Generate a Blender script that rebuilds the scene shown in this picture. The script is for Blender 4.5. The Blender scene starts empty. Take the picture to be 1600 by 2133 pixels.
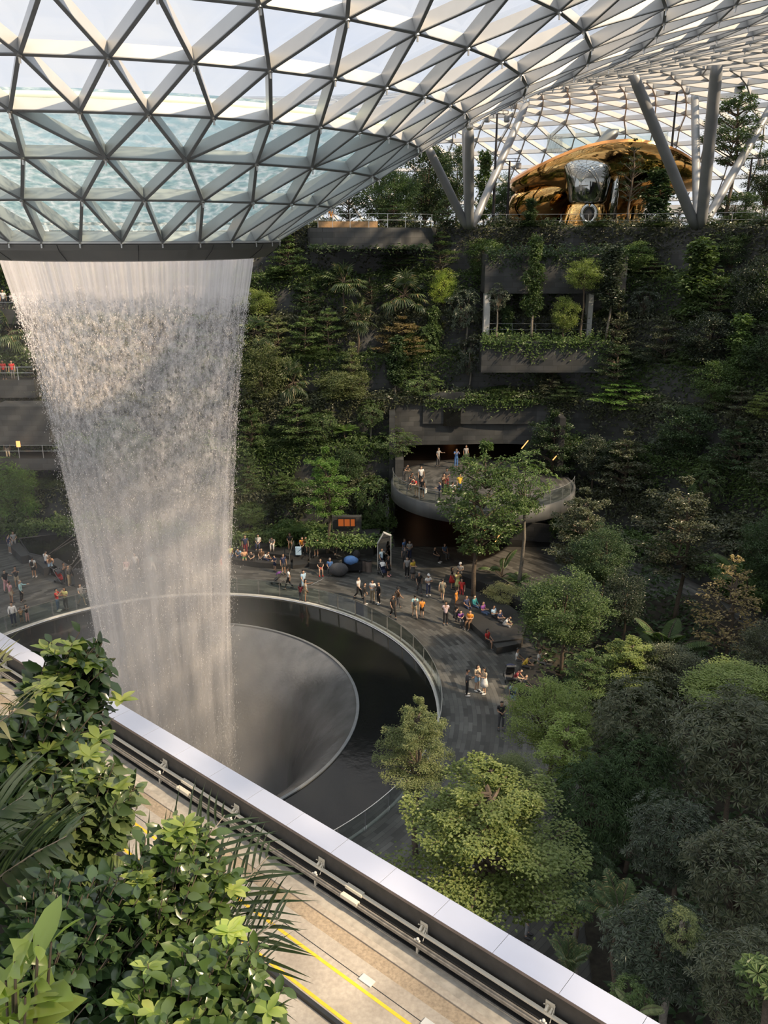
import bpy, math, random
import numpy as np
from mathutils import Vector, Matrix

random.seed(7)
RNG = np.random.default_rng(11)
SC = bpy.context.scene
COL = SC.collection
PI = math.pi
R = math.radians

# ---------------------------------------------------------------- camera model
F = 1743.0
PITCH = R(18.35)
EYE = 25.0
_c, _s = math.cos(PITCH), math.sin(PITCH)


def ray(px, py):
    u, v = px - 800.0, 1066.5 - py
    return np.array([u, F * _c + v * _s, v * _c - F * _s])


def gz(px, py, z=0.0):
    d = ray(px, py)
    t = (z - EYE) / d[2]
    return np.array([d[0] * t, d[1] * t, z])


def gy(px, py, Y):
    d = ray(px, py)
    t = Y / d[1]
    return np.array([d[0] * t, Y, EYE + d[2] * t])


def depth(p):
    return p[1] * _c - (p[2] - EYE) * _s


cam = bpy.data.cameras.new('camera')
cam.sensor_fit = 'VERTICAL'
cam.sensor_height = 24.0
cam.lens = 24.0 * F / 2133.0
cam.clip_start = 0.05
cam.clip_end = 1500
camo = bpy.data.objects.new('camera', cam)
camo.location = (0, 0, EYE)
camo.rotation_euler = (PI / 2 - PITCH, 0, 0)
COL.objects.link(camo)
SC.camera = camo
AX, AY = -12.4, 41.0          # vertical axis of the basin
OX, OY = -11.85, 41.0         # vertical axis of the oculus and the falling water

# ---------------------------------------------------------------- object helpers


def props(o, label=None, cat=None, group=None, kind=None):
    if label:
        o['label'] = label
    if cat:
        o['category'] = cat
    if group:
        o['group'] = group
    if kind:
        o['kind'] = kind
    return o


def link(name, data, mats=None, parent=None, loc=(0, 0, 0), rot=(0, 0, 0), scale=(1, 1, 1)):
    o = bpy.data.objects.new(name, data)
    o.location = loc
    o.rotation_euler = rot
    o.scale = scale
    if mats is not None:
        ms = mats if isinstance(mats, (list, tuple)) else [mats]
        if len(data.materials) == 0:
            for m in ms:
                data.materials.append(m)
        else:
            for i, m in enumerate(ms):
                if i < len(o.material_slots) and o.material_slots[i].material != m:
                    o.material_slots[i].link = 'OBJECT'
                    o.material_slots[i].material = m
    if parent is not None:
        o.parent = parent
    COL.objects.link(o)
    return o


def empty(name, loc, label, cat, group=None, rz=0.0):
    o = bpy.data.objects.new(name, None)
    o.empty_display_size = 0.2
    o.location = loc
    o.rotation_euler = (0, 0, rz)
    COL.objects.link(o)
    return props(o, label, cat, group)


def dup(root, loc=None, rz=None, label=None):
    r = root.copy()
    COL.objects.link(r)
    if loc is not None:
        r.location = loc
    if rz is not None:
        r.rotation_euler = (0, 0, rz)
    if label:
        r['label'] = label
    for ch in list(root.children):
        c = ch.copy()
        COL.objects.link(c)
        c.parent = r
        for g in list(ch.children):
            d = g.copy()
            COL.objects.link(d)
            d.parent = c
    return r


def fast_mesh(name, V, faces, mats=None, smooth=False):
    """V (n,3); faces: list of int arrays (m,k); mats: list of int or arrays, one per face array."""
    me = bpy.data.meshes.new(name)
    V = np.asarray(V, dtype=np.float32)
    me.vertices.add(len(V))
    me.vertices.foreach_set('co', V.ravel())
    faces = [np.asarray(f, dtype=np.int32) for f in faces if len(f)]
    nl = sum(f.size for f in faces)
    nf = sum(len(f) for f in faces)
    me.loops.add(nl)
    me.loops.foreach_set('vertex_index', np.concatenate([f.ravel() for f in faces]))
    me.polygons.add(nf)
    tot = np.concatenate([np.full(len(f), f.shape[1], np.int32) for f in faces])
    st = np.concatenate([[0], np.cumsum(tot)[:-1]]).astype(np.int32)
    me.polygons.foreach_set('loop_start', st)
    me.polygons.foreach_set('loop_total', tot)
    if mats is not None:
        mi = np.concatenate([np.full(len(f), m, np.int32) for f, m in zip(faces, mats)])
        me.polygons.foreach_set('material_index', mi)
    me.polygons.foreach_set('use_smooth', np.full(nf, bool(smooth)))
    me.update(calc_edges=True)
    return me


class MB:
    """collects shapes into one mesh"""

    def __init__(s):
        s.V, s.F4, s.F3, s.n = [], [], [], 0

    def add(s, V, F):
        V = np.asarray(V, float)
        for f in F:
            f = np.asarray(f, int)
            if f.ndim == 1:
                f = f[None]
            if f.size == 0:
                continue
            (s.F4 if f.shape[1] == 4 else s.F3).append(f + s.n)
        s.V.append(V)
        s.n += len(V)
        return s

    def hexa(s, P):
        """8 points: bottom 0-3 ccw, top 4-7"""
        return s.add(P, [np.array([[3, 2, 1, 0], [4, 5, 6, 7], [0, 1, 5, 4], [1, 2, 6, 5], [2, 3, 7, 6], [3, 0, 4, 7]])])

    def box(s, c, d, rz=0.0, M=None):
        x, y, z = np.array(d) / 2
        P = np.array([[-x, -y, -z], [x, -y, -z], [x, y, -z], [-x, y, -z], [-x, -y, z], [x, -y, z], [x, y, z], [-x, y, z]])
        if M is not None:
            P = P @ np.array(M).T
        if rz:
            a, b = math.cos(rz), math.sin(rz)
            P = P @ np.array([[a, b, 0], [-b, a, 0], [0, 0, 1]])
        return s.hexa(P + np.array(c))

    def prism(s, poly, z0, z1):
        """vertical prism over a convex or star-shaped ccw polygon (fan from centroid)"""
        poly = np.array(poly, float)
        n = len(poly)
        z0a = np.full(n, z0) if np.isscalar(z0) else np.array(z0)
        z1a = np.full(n, z1) if np.isscalar(z1) else np.array(z1)
        B = np.column_stack([poly, z0a])
        T = np.column_stack([poly, z1a])
        c = poly.mean(0)
        V = np.vstack([B, T, [[c[0], c[1], z0a.mean()], [c[0], c[1], z1a.mean()]]])
        i = np.arange(n)
        j = (i + 1) % n
        s.add(V, [np.column_stack([i, j, j + n, i + n]), np.column_stack([j, i, np.full(n, 2 * n)]), np.column_stack([i + n, j + n, np.full(n, 2 * n + 1)])])
        return s

    def tube(s, P, r, k=8, cap=True):
        P = np.array(P, float)
        n = len(P)
        r = np.full(n, r) if np.isscalar(r) else np.array(r, float)
        T = np.gradient(P, axis=0)
        T /= np.linalg.norm(T, axis=1)[:, None] + 1e-9
        up = np.array([0, 0, 1.0]) if abs(T[0, 2]) < 0.9 else np.array([1.0, 0, 0])
        A = np.cross(T, up)
        A /= np.linalg.norm(A, axis=1)[:, None] + 1e-9
        B = np.cross(T, A)
        a = np.arange(k) * 2 * PI / k
        ring = P[:, None] + r[:, None, None] * (np.cos(a)[None, :, None] * A[:, None] + np.sin(a)[None, :, None] * B[:, None])
        V = ring.reshape(-1, 3)
        i, j = np.meshgrid(np.arange(n - 1), np.arange(k), indexing='ij')
        a0 = (i * k + j).ravel()
        a1 = (i * k + (j + 1) % k).ravel()
        F = [np.column_stack([a0, a0 + k, a1 + k, a1])]
        if cap:
            V = np.vstack([V, P[0], P[-1]])
            m = np.arange(k)
            F.append(np.column_stack([m, (m + 1) % k, np.full(k, n * k)]))
            m2 = m + (n - 1) * k
            F.append(np.column_stack([(m + 1) % k + (n - 1) * k, m2, np.full(k, n * k + 1)]))
        return s.add(V, F)

    def lathe(s, prof, k=32, a0=0.0, a1=2 * PI, c=(0, 0)):
        prof = np.array(prof, float)
        full = abs(a1 - a0 - 2 * PI) < 1e-6
        m = k if full else k + 1
        a = a0 + (a1 - a0) * np.arange(m) / k
        V = np.stack([c[0] + prof[:, 0][:, None] * np.cos(a), c[1] + prof[:, 0][:, None] * np.sin(a), np.repeat(prof[:, 1][:, None], m, 1)], -1).reshape(-1, 3)
        i, j = np.meshgrid(np.arange(len(prof) - 1), np.arange(k), indexing='ij')
        x0 = (i * m + j).ravel()
        x1 = (i * m + (j + 1) % m).ravel()
        return s.add(V, [np.column_stack([x0, x1, x1 + m, x0 + m])])

    def grid(s, G):
        """G (a,b,3)"""
        a, b = G.shape[:2]
        i, j = np.meshgrid(np.arange(a - 1), np.arange(b - 1), indexing='ij')
        x = (i * b + j).ravel()
        return s.add(G.reshape(-1, 3), [np.column_stack([x, x + 1, x + b + 1, x + b])])

    def ball(s, c, r, k=10, m=7):
        r = np.array([r, r, r]) if np.isscalar(r) else np.array(r)
        th = np.linspace(0.02, PI - 0.02, m)
        prof = np.column_stack([np.sin(th), -np.cos(th)])
        q = MB().lathe(prof, k)
        return s.add(np.vstack(q.V) * r + np.array(c), q.F4)

    def mesh(s, name, smooth=False):
        V = np.vstack(s.V)
        fs = []
        if s.F4:
            fs.append(np.vstack(s.F4))
        if s.F3:
            fs.append(np.vstack(s.F3))
        return fast_mesh(name, V, fs, None, smooth)

    def put(s, name, mat, parent=None, loc=(0, 0, 0), rot=(0, 0, 0), smooth=False):
        return link(name, s.mesh(name, smooth), mat, parent, loc, rot)


# ---------------------------------------------------------------- materials


def nmat(name):
    m = bpy.data.materials.new(name)
    m.use_nodes = True
    nt = m.node_tree
    nt.nodes.clear()
    out = nt.nodes.new('ShaderNodeOutputMaterial')
    return m, nt, out


def N(nt, t, **kw):
    n = nt.nodes.new(t)
    for k, v in kw.items():
        if k[0] == '_':
            setattr(n, k[1:], v)
        else:
            n.inputs[k.replace('__', ' ')].default_value = v
    return n


def mixc(nt, fac, a, b, mode='MIX'):
    n = nt.nodes.new('ShaderNodeMix')
    n.data_type = 'RGBA'
    n.blend_type = mode
    for sock, v in ((n.inputs[0], fac), (n.inputs[6], a), (n.inputs[7], b)):
        if isinstance(v, bpy.types.NodeSocket):
            nt.links.new(v, sock)
        elif isinstance(v, (int, float)):
            sock.default_value = v
        else:
            sock.default_value = (*v, 1) if len(v) == 3 else v
    return n.outputs[2]


def math_(nt, op, a, b=0.0, clamp=False):
    n = nt.nodes.new('ShaderNodeMath')
    n.operation = op
    n.use_clamp = clamp
    for sock, v in ((n.inputs[0], a), (n.inputs[1], b)):
        if isinstance(v, bpy.types.NodeSocket):
            nt.links.new(v, sock)
        else:
            sock.default_value = v
    return n.outputs[0]


def ramp(nt, fac, stops):
    n = nt.nodes.new('ShaderNodeValToRGB')
    e = n.color_ramp.elements
    while len(e) < len(stops):
        e.new(0.5)
    for el, (p, c) in zip(e, stops):
        el.position = p
        el.color = (*c, 1) if len(c) == 3 else c
    nt.links.new(fac, n.inputs[0])
    return n.outputs[0]


def noise(nt, scale, detail=3, vec=None, rough=0.55, coord='Object', mapscale=None):
    tc = nt.nodes.new('ShaderNodeTexCoord')
    src = tc.outputs[coord] if vec is None else vec
    if mapscale is not None:
        mp = nt.nodes.new('ShaderNodeMapping')
        mp.inputs['Scale'].default_value = mapscale
        nt.links.new(src, mp.inputs[0])
        src = mp.outputs[0]
    n = nt.nodes.new('ShaderNodeTexNoise')
    n.inputs['Scale'].default_value = scale
    n.inputs['Detail'].default_value = detail
    n.inputs['Roughness'].default_value = rough
    nt.links.new(src, n.inputs['Vector'])
    return n.outputs[0]


def pmat(name, col, rough=0.6, metal=0.0, var=0.25, scale=3.0, bump=0.0, spec=0.5):
    m, nt, out = nmat(name)
    b = N(nt, 'ShaderNodeBsdfPrincipled', Roughness=rough, Metallic=metal)
    b.inputs['Specular IOR Level'].default_value = spec
    f = noise(nt, scale, 4)
    c2 = tuple(max(0.0, x * (1 - var)) for x in col)
    c1 = tuple(min(1.0, x * (1 + var)) for x in col)
    nt.links.new(ramp(nt, f, [(0.3, c2), (0.7, c1)]), b.inputs['Base Color'])
    if bump:
        bp = N(nt, 'ShaderNodeBump', Strength=bump, Distance=0.05)
        nt.links.new(f, bp.inputs['Height'])
        nt.links.new(bp.outputs[0], b.inputs['Normal'])
    nt.links.new(b.outputs[0], out.inputs[0])
    return m


def leafmat(name, a, b, rough=0.42, trans=0.3, spec=0.4, young=None):
    """leaf colours vary from leaf to leaf and a little from plant to plant"""
    m, nt, out = nmat(name)
    geo = nt.nodes.new('ShaderNodeNewGeometry')
    oi = nt.nodes.new('ShaderNodeObjectInfo')
    c = mixc(nt, geo.outputs['Random Per Island'], a, b)
    if young:
        g = math_(nt, 'GREATER_THAN', geo.outputs['Random Per Island'], 0.9)
        c = mixc(nt, g, c, young)
    hs = nt.nodes.new('ShaderNodeHueSaturation')
    nt.links.new(c, hs.inputs['Color'])
    v = math_(nt, 'MULTIPLY_ADD', oi.outputs['Random'], 0.5)
    v.node.inputs[2].default_value = 0.75
    nt.links.new(v, hs.inputs['Value'])
    hs.inputs['Saturation'].default_value = 0.86
    p = N(nt, 'ShaderNodeBsdfPrincipled', Roughness=rough)
    p.inputs['Specular IOR Level'].default_value = spec
    nt.links.new(hs.outputs[0], p.inputs['Base Color'])
    t = nt.nodes.new('ShaderNodeBsdfTranslucent')
    tcol = mixc(nt, 0.5, hs.outputs[0], (0.35, 0.45, 0.05), 'MULTIPLY')
    tc2 = mixc(nt, 1.0, hs.outputs[0], (1.3, 1.5, 0.6), 'MULTIPLY')
    nt.links.new(tc2, t.inputs[0])
    mx = nt.nodes.new('ShaderNodeMixShader')
    mx.inputs[0].default_value = trans
    nt.links.new(p.outputs[0], mx.inputs[1])
    nt.links.new(t.outputs[0], mx.inputs[2])
    nt.links.new(mx.outputs[0], out.inputs[0])
    return m


def emat(name, col, strength):
    m, nt, out = nmat(name)
    e = N(nt, 'ShaderNodeEmission', Strength=strength)
    e.inputs[0].default_value = (*col, 1)
    nt.links.new(e.outputs[0], out.inputs[0])
    return m


def tilemat(name, a, b, mortar, sx, sy, rough=0.5, coord='UV', spec=0.5, msize=0.012, stain=0.35):
    """rows of staggered stone tiles, each its own tone"""
    m, nt, out = nmat(name)
    tc = nt.nodes.new('ShaderNodeTexCoord')
    br = nt.nodes.new('ShaderNodeTexBrick')
    br.offset = 0.37
    br.inputs['Scale'].default_value = 1.0
    br.inputs['Brick Width'].default_value = sx
    br.inputs['Row Height'].default_value = sy
    br.inputs['Mortar Size'].default_value = msize
    br.inputs['Color1'].default_value = (*a, 1)
    br.inputs['Color2'].default_value = (*b, 1)
    br.inputs['Mortar'].default_value = (*mortar, 1)
    if coord == 'XZ':                       # upright faces: courses follow the height
        sp = nt.nodes.new('ShaderNodeSeparateXYZ')
        cb = nt.nodes.new('ShaderNodeCombineXYZ')
        nt.links.new(tc.outputs['Object'], sp.inputs[0])
        nt.links.new(math_(nt, 'ADD', sp.outputs[0], sp.outputs[1]), cb.inputs[0])
        nt.links.new(sp.outputs[2], cb.inputs[1])
        nt.links.new(cb.outputs[0], br.inputs['Vector'])
    else:
        nt.links.new(tc.outputs[coord], br.inputs['Vector'])
    f = noise(nt, 0.5, 5)
    c = mixc(nt, 1.0, br.outputs[0], ramp(nt, f, [(0.3, (1 - stain,) * 3), (0.7, (1 + stain * 0.5,) * 3)]), 'MULTIPLY')
    p = N(nt, 'ShaderNodeBsdfPrincipled', Roughness=rough)
    p.inputs['Specular IOR Level'].default_value = spec
    nt.links.new(c, p.inputs['Base Color'])
    nt.links.new(p.outputs[0], out.inputs[0])
    return m


def glassmat(name, tint=(0.93, 0.97, 0.97), refl=0.10, rough=0.0, ior=1.45):
    m, nt, out = nmat(name)
    t = nt.nodes.new('ShaderNodeBsdfTransparent')
    t.inputs[0].default_value = (*tint, 1)
    g = N(nt, 'ShaderNodeBsdfGlossy', Roughness=rough)
    fr = N(nt, 'ShaderNodeFresnel', IOR=ior)
    k = math_(nt, 'MULTIPLY', fr.outputs[0], refl * 10)
    k = math_(nt, 'MINIMUM', k, 0.6)
    mx = nt.nodes.new('ShaderNodeMixShader')
    nt.links.new(k, mx.inputs[0])
    nt.links.new(t.outputs[0], mx.inputs[1])
    nt.links.new(g.outputs[0], mx.inputs[2])
    nt.links.new(mx.outputs[0], out.inputs[0])
    return m


M = {}
M['slate'] = tilemat('slate_paving', (0.045, 0.045, 0.042), (0.13, 0.128, 0.118), (0.04, 0.04, 0.04), 1.1, 0.24, 0.55, msize=0.008)
M['wallstone'] = tilemat('dark_stone_cladding', (0.040, 0.043, 0.044), (0.075, 0.078, 0.080), (0.03, 0.03, 0.03), 1.2, 0.45, 0.6)
M['blockstone'] = tilemat('dark_stone_blocks', (0.036, 0.039, 0.040), (0.066, 0.069, 0.070), (0.024, 0.024, 0.024), 1.2, 0.45, 0.6, 'XZ')
M['balconystone'] = tilemat('balcony_stone', (0.07, 0.075, 0.078), (0.10, 0.105, 0.108), (0.06, 0.06, 0.06), 1.4, 0.5, 0.6)
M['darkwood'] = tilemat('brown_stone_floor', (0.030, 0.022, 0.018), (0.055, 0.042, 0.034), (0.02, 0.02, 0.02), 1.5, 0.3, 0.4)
M['soil'] = pmat('soil', (0.03, 0.026, 0.018), 0.95, scale=4, var=0.5)
M['black'] = pmat('black_granite', (0.012, 0.013, 0.013), 0.12, scale=2, var=0.3)
M['steel'] = pmat('painted_steel', (0.52, 0.52, 0.51), 0.38, 0.25, var=0.06, scale=1.0)
M['steel_dark'] = pmat('grey_steel', (0.22, 0.23, 0.235), 0.5, 0.3, var=0.1)
M['column'] = pmat('column_steel', (0.25, 0.26, 0.27), 0.45, 0.2, var=0.1, scale=0.6)
M['ring'] = pmat('oculus_metal', (0.22, 0.22, 0.21), 0.5, 0.4, var=0.1, scale=0.4)
M['glass'] = glassmat('roof_glass', (0.93, 0.96, 0.97), 0.08)
M['railglass'] = glassmat('railing_glass', (0.86, 0.92, 0.90), 0.06)
M['white_edge'] = pmat('pale_stone_edge', (0.55, 0.55, 0.52), 0.5, var=0.1)
M['coping'] = pmat('white_coping_panel', (0.52, 0.55, 0.66), 0.30, 0.3, var=0.03, scale=0.5)
M['parapet'] = pmat('dark_parapet', (0.05, 0.047, 0.043), 0.6, var=0.2, scale=6)
M['rail'] = pmat('cream_rail', (0.72, 0.66, 0.54), 0.4, 0.1, var=0.08)
M['railgrey'] = pmat('grey_rail', (0.26, 0.24, 0.21), 0.45, 0.3, var=0.25, scale=8)
M['railblack'] = pmat('plain_black', (0.02, 0.02, 0.02), 0.5)
M['brownstone'] = pmat('brown_metal_edge', (0.20, 0.16, 0.14), 0.5)
M['yellow'] = pmat('yellow_paint', (0.75, 0.48, 0.03), 0.6, var=0.12, scale=9)
M['bark'] = pmat('bark', (0.11, 0.085, 0.062), 0.85, var=0.35, scale=3, bump=0.4)
M['barkpale'] = pmat('pale_bark', (0.20, 0.18, 0.15), 0.85, var=0.35, scale=3, bump=0.3)
M['lamp'] = pmat('black_metal', (0.018, 0.018, 0.022), 0.45, 0.3)
M['warm'] = emat('warm_light', (1.0, 0.42, 0.13), 2.2)
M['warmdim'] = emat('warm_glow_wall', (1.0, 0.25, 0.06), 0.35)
M['stainless'] = pmat('stainless_steel', (0.6, 0.6, 0.58), 0.3, 0.9, var=0.05)
# ---------------------------------------------------------------- render look and light
SC.view_settings.view_transform = 'Standard'
SC.view_settings.look = 'None'
SC.view_settings.gamma = 1
SC.view_settings.use_curve_mapping = False
SC.view_settings.exposure = 0.0
cy = SC.cycles
cy.max_bounces = 5
cy.diffuse_bounces = 3
cy.glossy_bounces = 3
cy.transmission_bounces = 4
cy.transparent_max_bounces = 20
cy.volume_bounces = 0
cy.caustics_reflective = False
cy.caustics_refractive = False
cy.sample_clamp_indirect = 4.0
cy.use_denoising = True
cy.use_adaptive_sampling = True
cy.adaptive_threshold = 0.04

w = bpy.data.worlds.new('sky')
SC.world = w
w.use_nodes = True
nt = w.node_tree
nt.nodes.clear()
wo = nt.nodes.new('ShaderNodeOutputWorld')
bg = nt.nodes.new('ShaderNodeBackground')
tc = nt.nodes.new('ShaderNodeTexCoord')
sep = nt.nodes.new('ShaderNodeSeparateXYZ')
nt.links.new(tc.outputs['Generated'], sep.inputs[0])
grad = ramp(nt, sep.outputs[2], [(0.0, (0.88, 0.91, 0.95)), (0.12, (0.84, 0.88, 0.98)), (0.30, (0.74, 0.80, 0.98)), (0.55, (0.80, 0.88, 1.0)), (1.0, (0.86, 0.92, 1.0))])
cl = noise(nt, 2.2, 6, tc.outputs['Generated'], 0.6, mapscale=(1, 1, 2.2))
clf = ramp(nt, cl, [(0.42, (0, 0, 0)), (0.62, (1, 1, 1))])
skyc = mixc(nt, clf, grad, (0.98, 0.96, 0.98))
nt.links.new(skyc, bg.inputs[0])
bs = nt.nodes.new('ShaderNodeMapRange')          # an overcast sky is brighter overhead than at the horizon
bs.interpolation_type = 'SMOOTHSTEP'
bs.inputs[1].default_value = 0.26
bs.inputs[2].default_value = 0.75
bs.inputs[3].default_value = 0.98
bs.inputs[4].default_value = 1.55
nt.links.new(sep.outputs[2], bs.inputs[0])
nt.links.new(bs.outputs[0], bg.inputs[1])
nt.links.new(bg.outputs[0], wo.inputs[0])

SUNDIR = Vector((0.88, -0.50, 0.84)).normalized()
sl = bpy.data.lights.new('sun', 'SUN')
sl.energy = 9.5
sl.angle = R(2.0)
sl.color = (1.0, 0.75, 0.50)
so = bpy.data.objects.new('sun', sl)
so.rotation_euler = SUNDIR.to_track_quat('Z', 'Y').to_euler()
so.location = (40, -20, 70)
COL.objects.link(so)

# ---------------------------------------------------------------- hillside shape (plan measured around the basin)
TH = np.array([-60, 0, 30, 45, 55, 65, 75, 90, 105, 120, 135, 160, 200])
R0 = np.array([40, 40, 40, 37, 33, 28.5, 25, 23, 25, 30, 35, 40, 42.0])
TIERS = [(0.0, 1.3), (1.7, 4.3), (3.7, 7.6), (5.6, 11.3), (7.5, 14.5), (9.3, 17.8), (11.1, 21.2), (12.7, 25.6)]
DECK = 25.6


def r0(th):
    return np.interp(np.degrees(th), TH, R0)


def ground(x, y):
    rr = math.hypot(x - AX, y - AY)
    th = math.atan2(y - AY, x - AX)
    if th < R(-60):
        th += 2 * PI
    if 1.2 < x < 13.8 and y < 72.5:
        return 0.0
    d = rr - r0(th)
    z = 0.0
    for dd, zz in TIERS:
        if d >= dd:
            z = zz
    return z


def hit(px, py):
    """where the line of sight through a photo pixel meets the ground, terraces included"""
    d = ray(px, py)
    d = d / d[1]
    y = 12.0
    while y < 100:
        p = np.array([d[0] * y, y, EYE + d[2] * y])
        if p[2] <= ground(p[0], p[1]):
            return np.array([p[0], y, ground(p[0], p[1])])
        y += 0.06
    p = np.array([d[0] * 88, 88.0, DECK])
    return p


# ---------------------------------------------------------------- plaza floor and basin
def uvring(name, prof, k, mat, kind, uv=1.0, a0=0.0, a1=2 * PI, smooth=True):
    b = MB().lathe(prof, k, a0, a1)
    me = b.mesh(name, smooth)
    uvl = me.uv_layers.new(name='UVMap')
    co = np.zeros(len(me.vertices) * 3, np.float32)
    me.vertices.foreach_get('co', co)
    co = co.reshape(-1, 3)
    li = np.zeros(len(me.loops), np.int32)
    me.loops.foreach_get('vertex_index', li)
    ang = np.arctan2(co[:, 1], co[:, 0])[li]
    a4 = ang.reshape(-1, 4)
    fix = (a4.max(1) - a4.min(1)) > PI
    a4[fix] = np.where(a4[fix] < 0, a4[fix] + 2 * PI, a4[fix])
    rr = np.hypot(co[:, 0], co[:, 1])[li]
    UV = np.column_stack([a4.ravel() * uv, rr])
    uvl.data.foreach_set('uv', UV.astype(np.float32).ravel())
    o = link(name, me, mat, None, (AX, AY, 0))
    return props(o, kind=kind)


RB, RL = 15.45, 10.85
uvring('floor_plaza', [(RB, 0.0), (24, 0.0), (34, 0.0), (52, 0.0)], 128, M['slate'], 'structure', 22.0)
uvring('trim_basin_edge', [(RB - 0.10, -0.08), (RB - 0.10, 0.03), (RB + 0.06, 0.03), (RB + 0.06, 0.0)], 160, M['white_edge'], 'structure')

# black sheet of water sliding from the rim to the lip
m, nt, out = nmat('black_water')
p = N(nt, 'ShaderNodeBsdfPrincipled', Roughness=0.10, Base__Color=(0.010, 0.011, 0.011, 1))
p.inputs['Specular IOR Level'].default_value = 0.35
f = noise(nt, 1.6, 4)
bp = N(nt, 'ShaderNodeBump', Strength=0.12, Distance=0.06)
nt.links.new(f, bp.inputs['Height'])
nt.links.new(bp.outputs[0], p.inputs['Normal'])
nt.links.new(p.outputs[0], out.inputs[0])
M['blackwater'] = m

m, nt, out = nmat('wet_funnel')
p = N(nt, 'ShaderNodeBsdfPrincipled', Roughness=0.24)
p.inputs['Specular IOR Level'].default_value = 0.9
tcn = nt.nodes.new('ShaderNodeTexCoord')
f = noise(nt, 0.8, 6, mapscale=(1, 1, 0.25))
nt.links.new(ramp(nt, f, [(0.3, (0.07, 0.07, 0.07)), (0.7, (0.15, 0.15, 0.15))]), p.inputs['Base Color'])
bp = N(nt, 'ShaderNodeBump', Strength=0.25, Distance=0.05)
nt.links.new(noise(nt, 5, 4), bp.inputs['Height'])
nt.links.new(bp.outputs[0], p.inputs['Normal'])
nt.links.new(p.outputs[0], out.inputs[0])
M['funnel'] = m

basin = empty('whirlpool_basin', (AX, AY, 0), 'round black basin sunk in the plaza beneath the falling water', 'basin')
MB().lathe([(RB - 0.10, -0.10), (14.5, -0.16), (13, -0.2), (12, -0.22), (RL + 0.15, -0.24)], 160).put('outer_pool', M['blackwater'], basin, smooth=True)
MB().lathe([(RL + 0.16, -0.26), (RL + 0.16, -0.17), (RL, -0.17), (RL, -0.30)], 160).put('lip_trim', M['steel_dark'], basin, smooth=False)['label'] = 'thin grey lip ring'
MB().lathe([(RL, -0.28), (10.3, -0.55), (9.5, -1.2), (8.6, -2.2), (7.8, -3.6), (7.2, -5.4), (6.9, -8.0), (4.0, -9.0), (0.05, -9.1)], 128).put('inner_funnel', M['funnel'], basin, smooth=True)['label'] = 'grey wet inner funnel'

# glass balustrade around the rim, one pane per bay
bal = empty('glass_balustrade', (AX, AY, 0), 'curved clear glass balustrade standing on the rim of the black basin', 'balustrade')
NB = 60
pane = None
for k in range(NB):
    a = 2 * PI * k / NB
    if pane is None:
        b = MB().lathe([(RB + 0.13, 0.04), (RB + 0.13, 1.12), (RB + 0.15, 1.12), (RB + 0.15, 0.04)], 4, 0.004, 2 * PI / NB - 0.004)
        pane = b.mesh('glass_pane')
    o = link('glass_pane', pane, M['railglass'], bal, rot=(0, 0, a))
MB().lathe([(RB + 0.12, 1.11), (RB + 0.12, 1.14), (RB + 0.16, 1.14), (RB + 0.16, 1.11)], 160).put('top_rail', M['stainless'], bal, smooth=False)
b = MB()
for k in range(NB):
    a = 2 * PI * k / NB
    b.box(((RB + 0.14) * math.cos(a), (RB + 0.14) * math.sin(a), 0.56), (0.03, 0.022, 1.1), a)
o = b.put('post', M['steel_dark'], bal)
o['kind'] = 'stuff'
# dark notice board fixed behind the glass
g = gz(739, 1288)
nb = MB().box((0, 0, 0.55), (0.75, 0.04, 1.0)).box((0, 0, 1.04), (0.8, 0.06, 0.05))
ang = math.atan2(g[1] - AY, g[0] - AX)
o = nb.put('notice_board', M['lamp'], None, (AX + (RB + 0.32) * math.cos(ang), AY + (RB + 0.32) * math.sin(ang), 0), (0, 0, ang + PI / 2))
props(o, 'dark grey notice panel standing behind the basin glass balustrade', 'sign')

# ---------------------------------------------------------------- gridshell roof
PROF = [(6.75, 25.05, 28), (9.3, 26.5, 28), (11.4, 27.7, 28), (13.3, 28.85, 42), (15.4, 30.0, 42), (17.8, 31.1, 42), (20.3, 32.1, 42),
        (22.9, 32.95, 63), (25.6, 33.7, 63), (28.4, 34.35, 63), (31.3, 34.95, 63), (34.3, 35.5, 94), (37.4, 35.95, 94), (40.5, 36.35, 94),
        (44, 36.7, 94), (47.5, 37.0, 126), (51, 37.1, 126), (54.5, 37.0, 126), (58, 36.7, 126), (61.5, 36.1, 126), (65, 35.2, 148), (68.4, 34.1, 148),
        (71.7, 32.7, 148), (74.8, 31.0, 148), (77.6, 29.0, 148), (80.1, 26.7, 148), (82.2, 24.1, 148), (83.9, 21.3, 148), (85.2, 18.4, 148)]
OFF0 = -1.335
nodes, start = [], []
offs = []
for i, (r_, z_, n_) in enumerate(PROF):
    start.append(sum(p[2] for p in PROF[:i]))
    da = 2 * PI / n_
    if i == 0:
        off = OFF0
    elif n_ == PROF[i - 1][2]:
        off = offs[-1] + da / 2
    else:
        off = offs[-1] + da * 0.25
    offs.append(off)
    a = off + da * np.arange(n_)
    nodes.append(np.column_stack([r_ * np.cos(a), r_ * np.sin(a), np.full(n_, z_)]))
NODE = np.vstack(nodes)
pr_ = np.array([(p[0], p[1]) for p in PROF])
tg = np.gradient(pr_, axis=0)
tg /= np.linalg.norm(tg, axis=1)[:, None]
ring_n = np.column_stack([-tg[:, 1], tg[:, 0]])      # outward (up) normal in (r, z)
NRM = np.vstack([np.column_stack([ring_n[i, 0] * nodes[i][:, 0] / PROF[i][0], ring_n[i, 0] * nodes[i][:, 1] / PROF[i][0], np.full(PROF[i][2], ring_n[i, 1])]) for i in range(len(PROF))])
edges, tris = [], []
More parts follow.
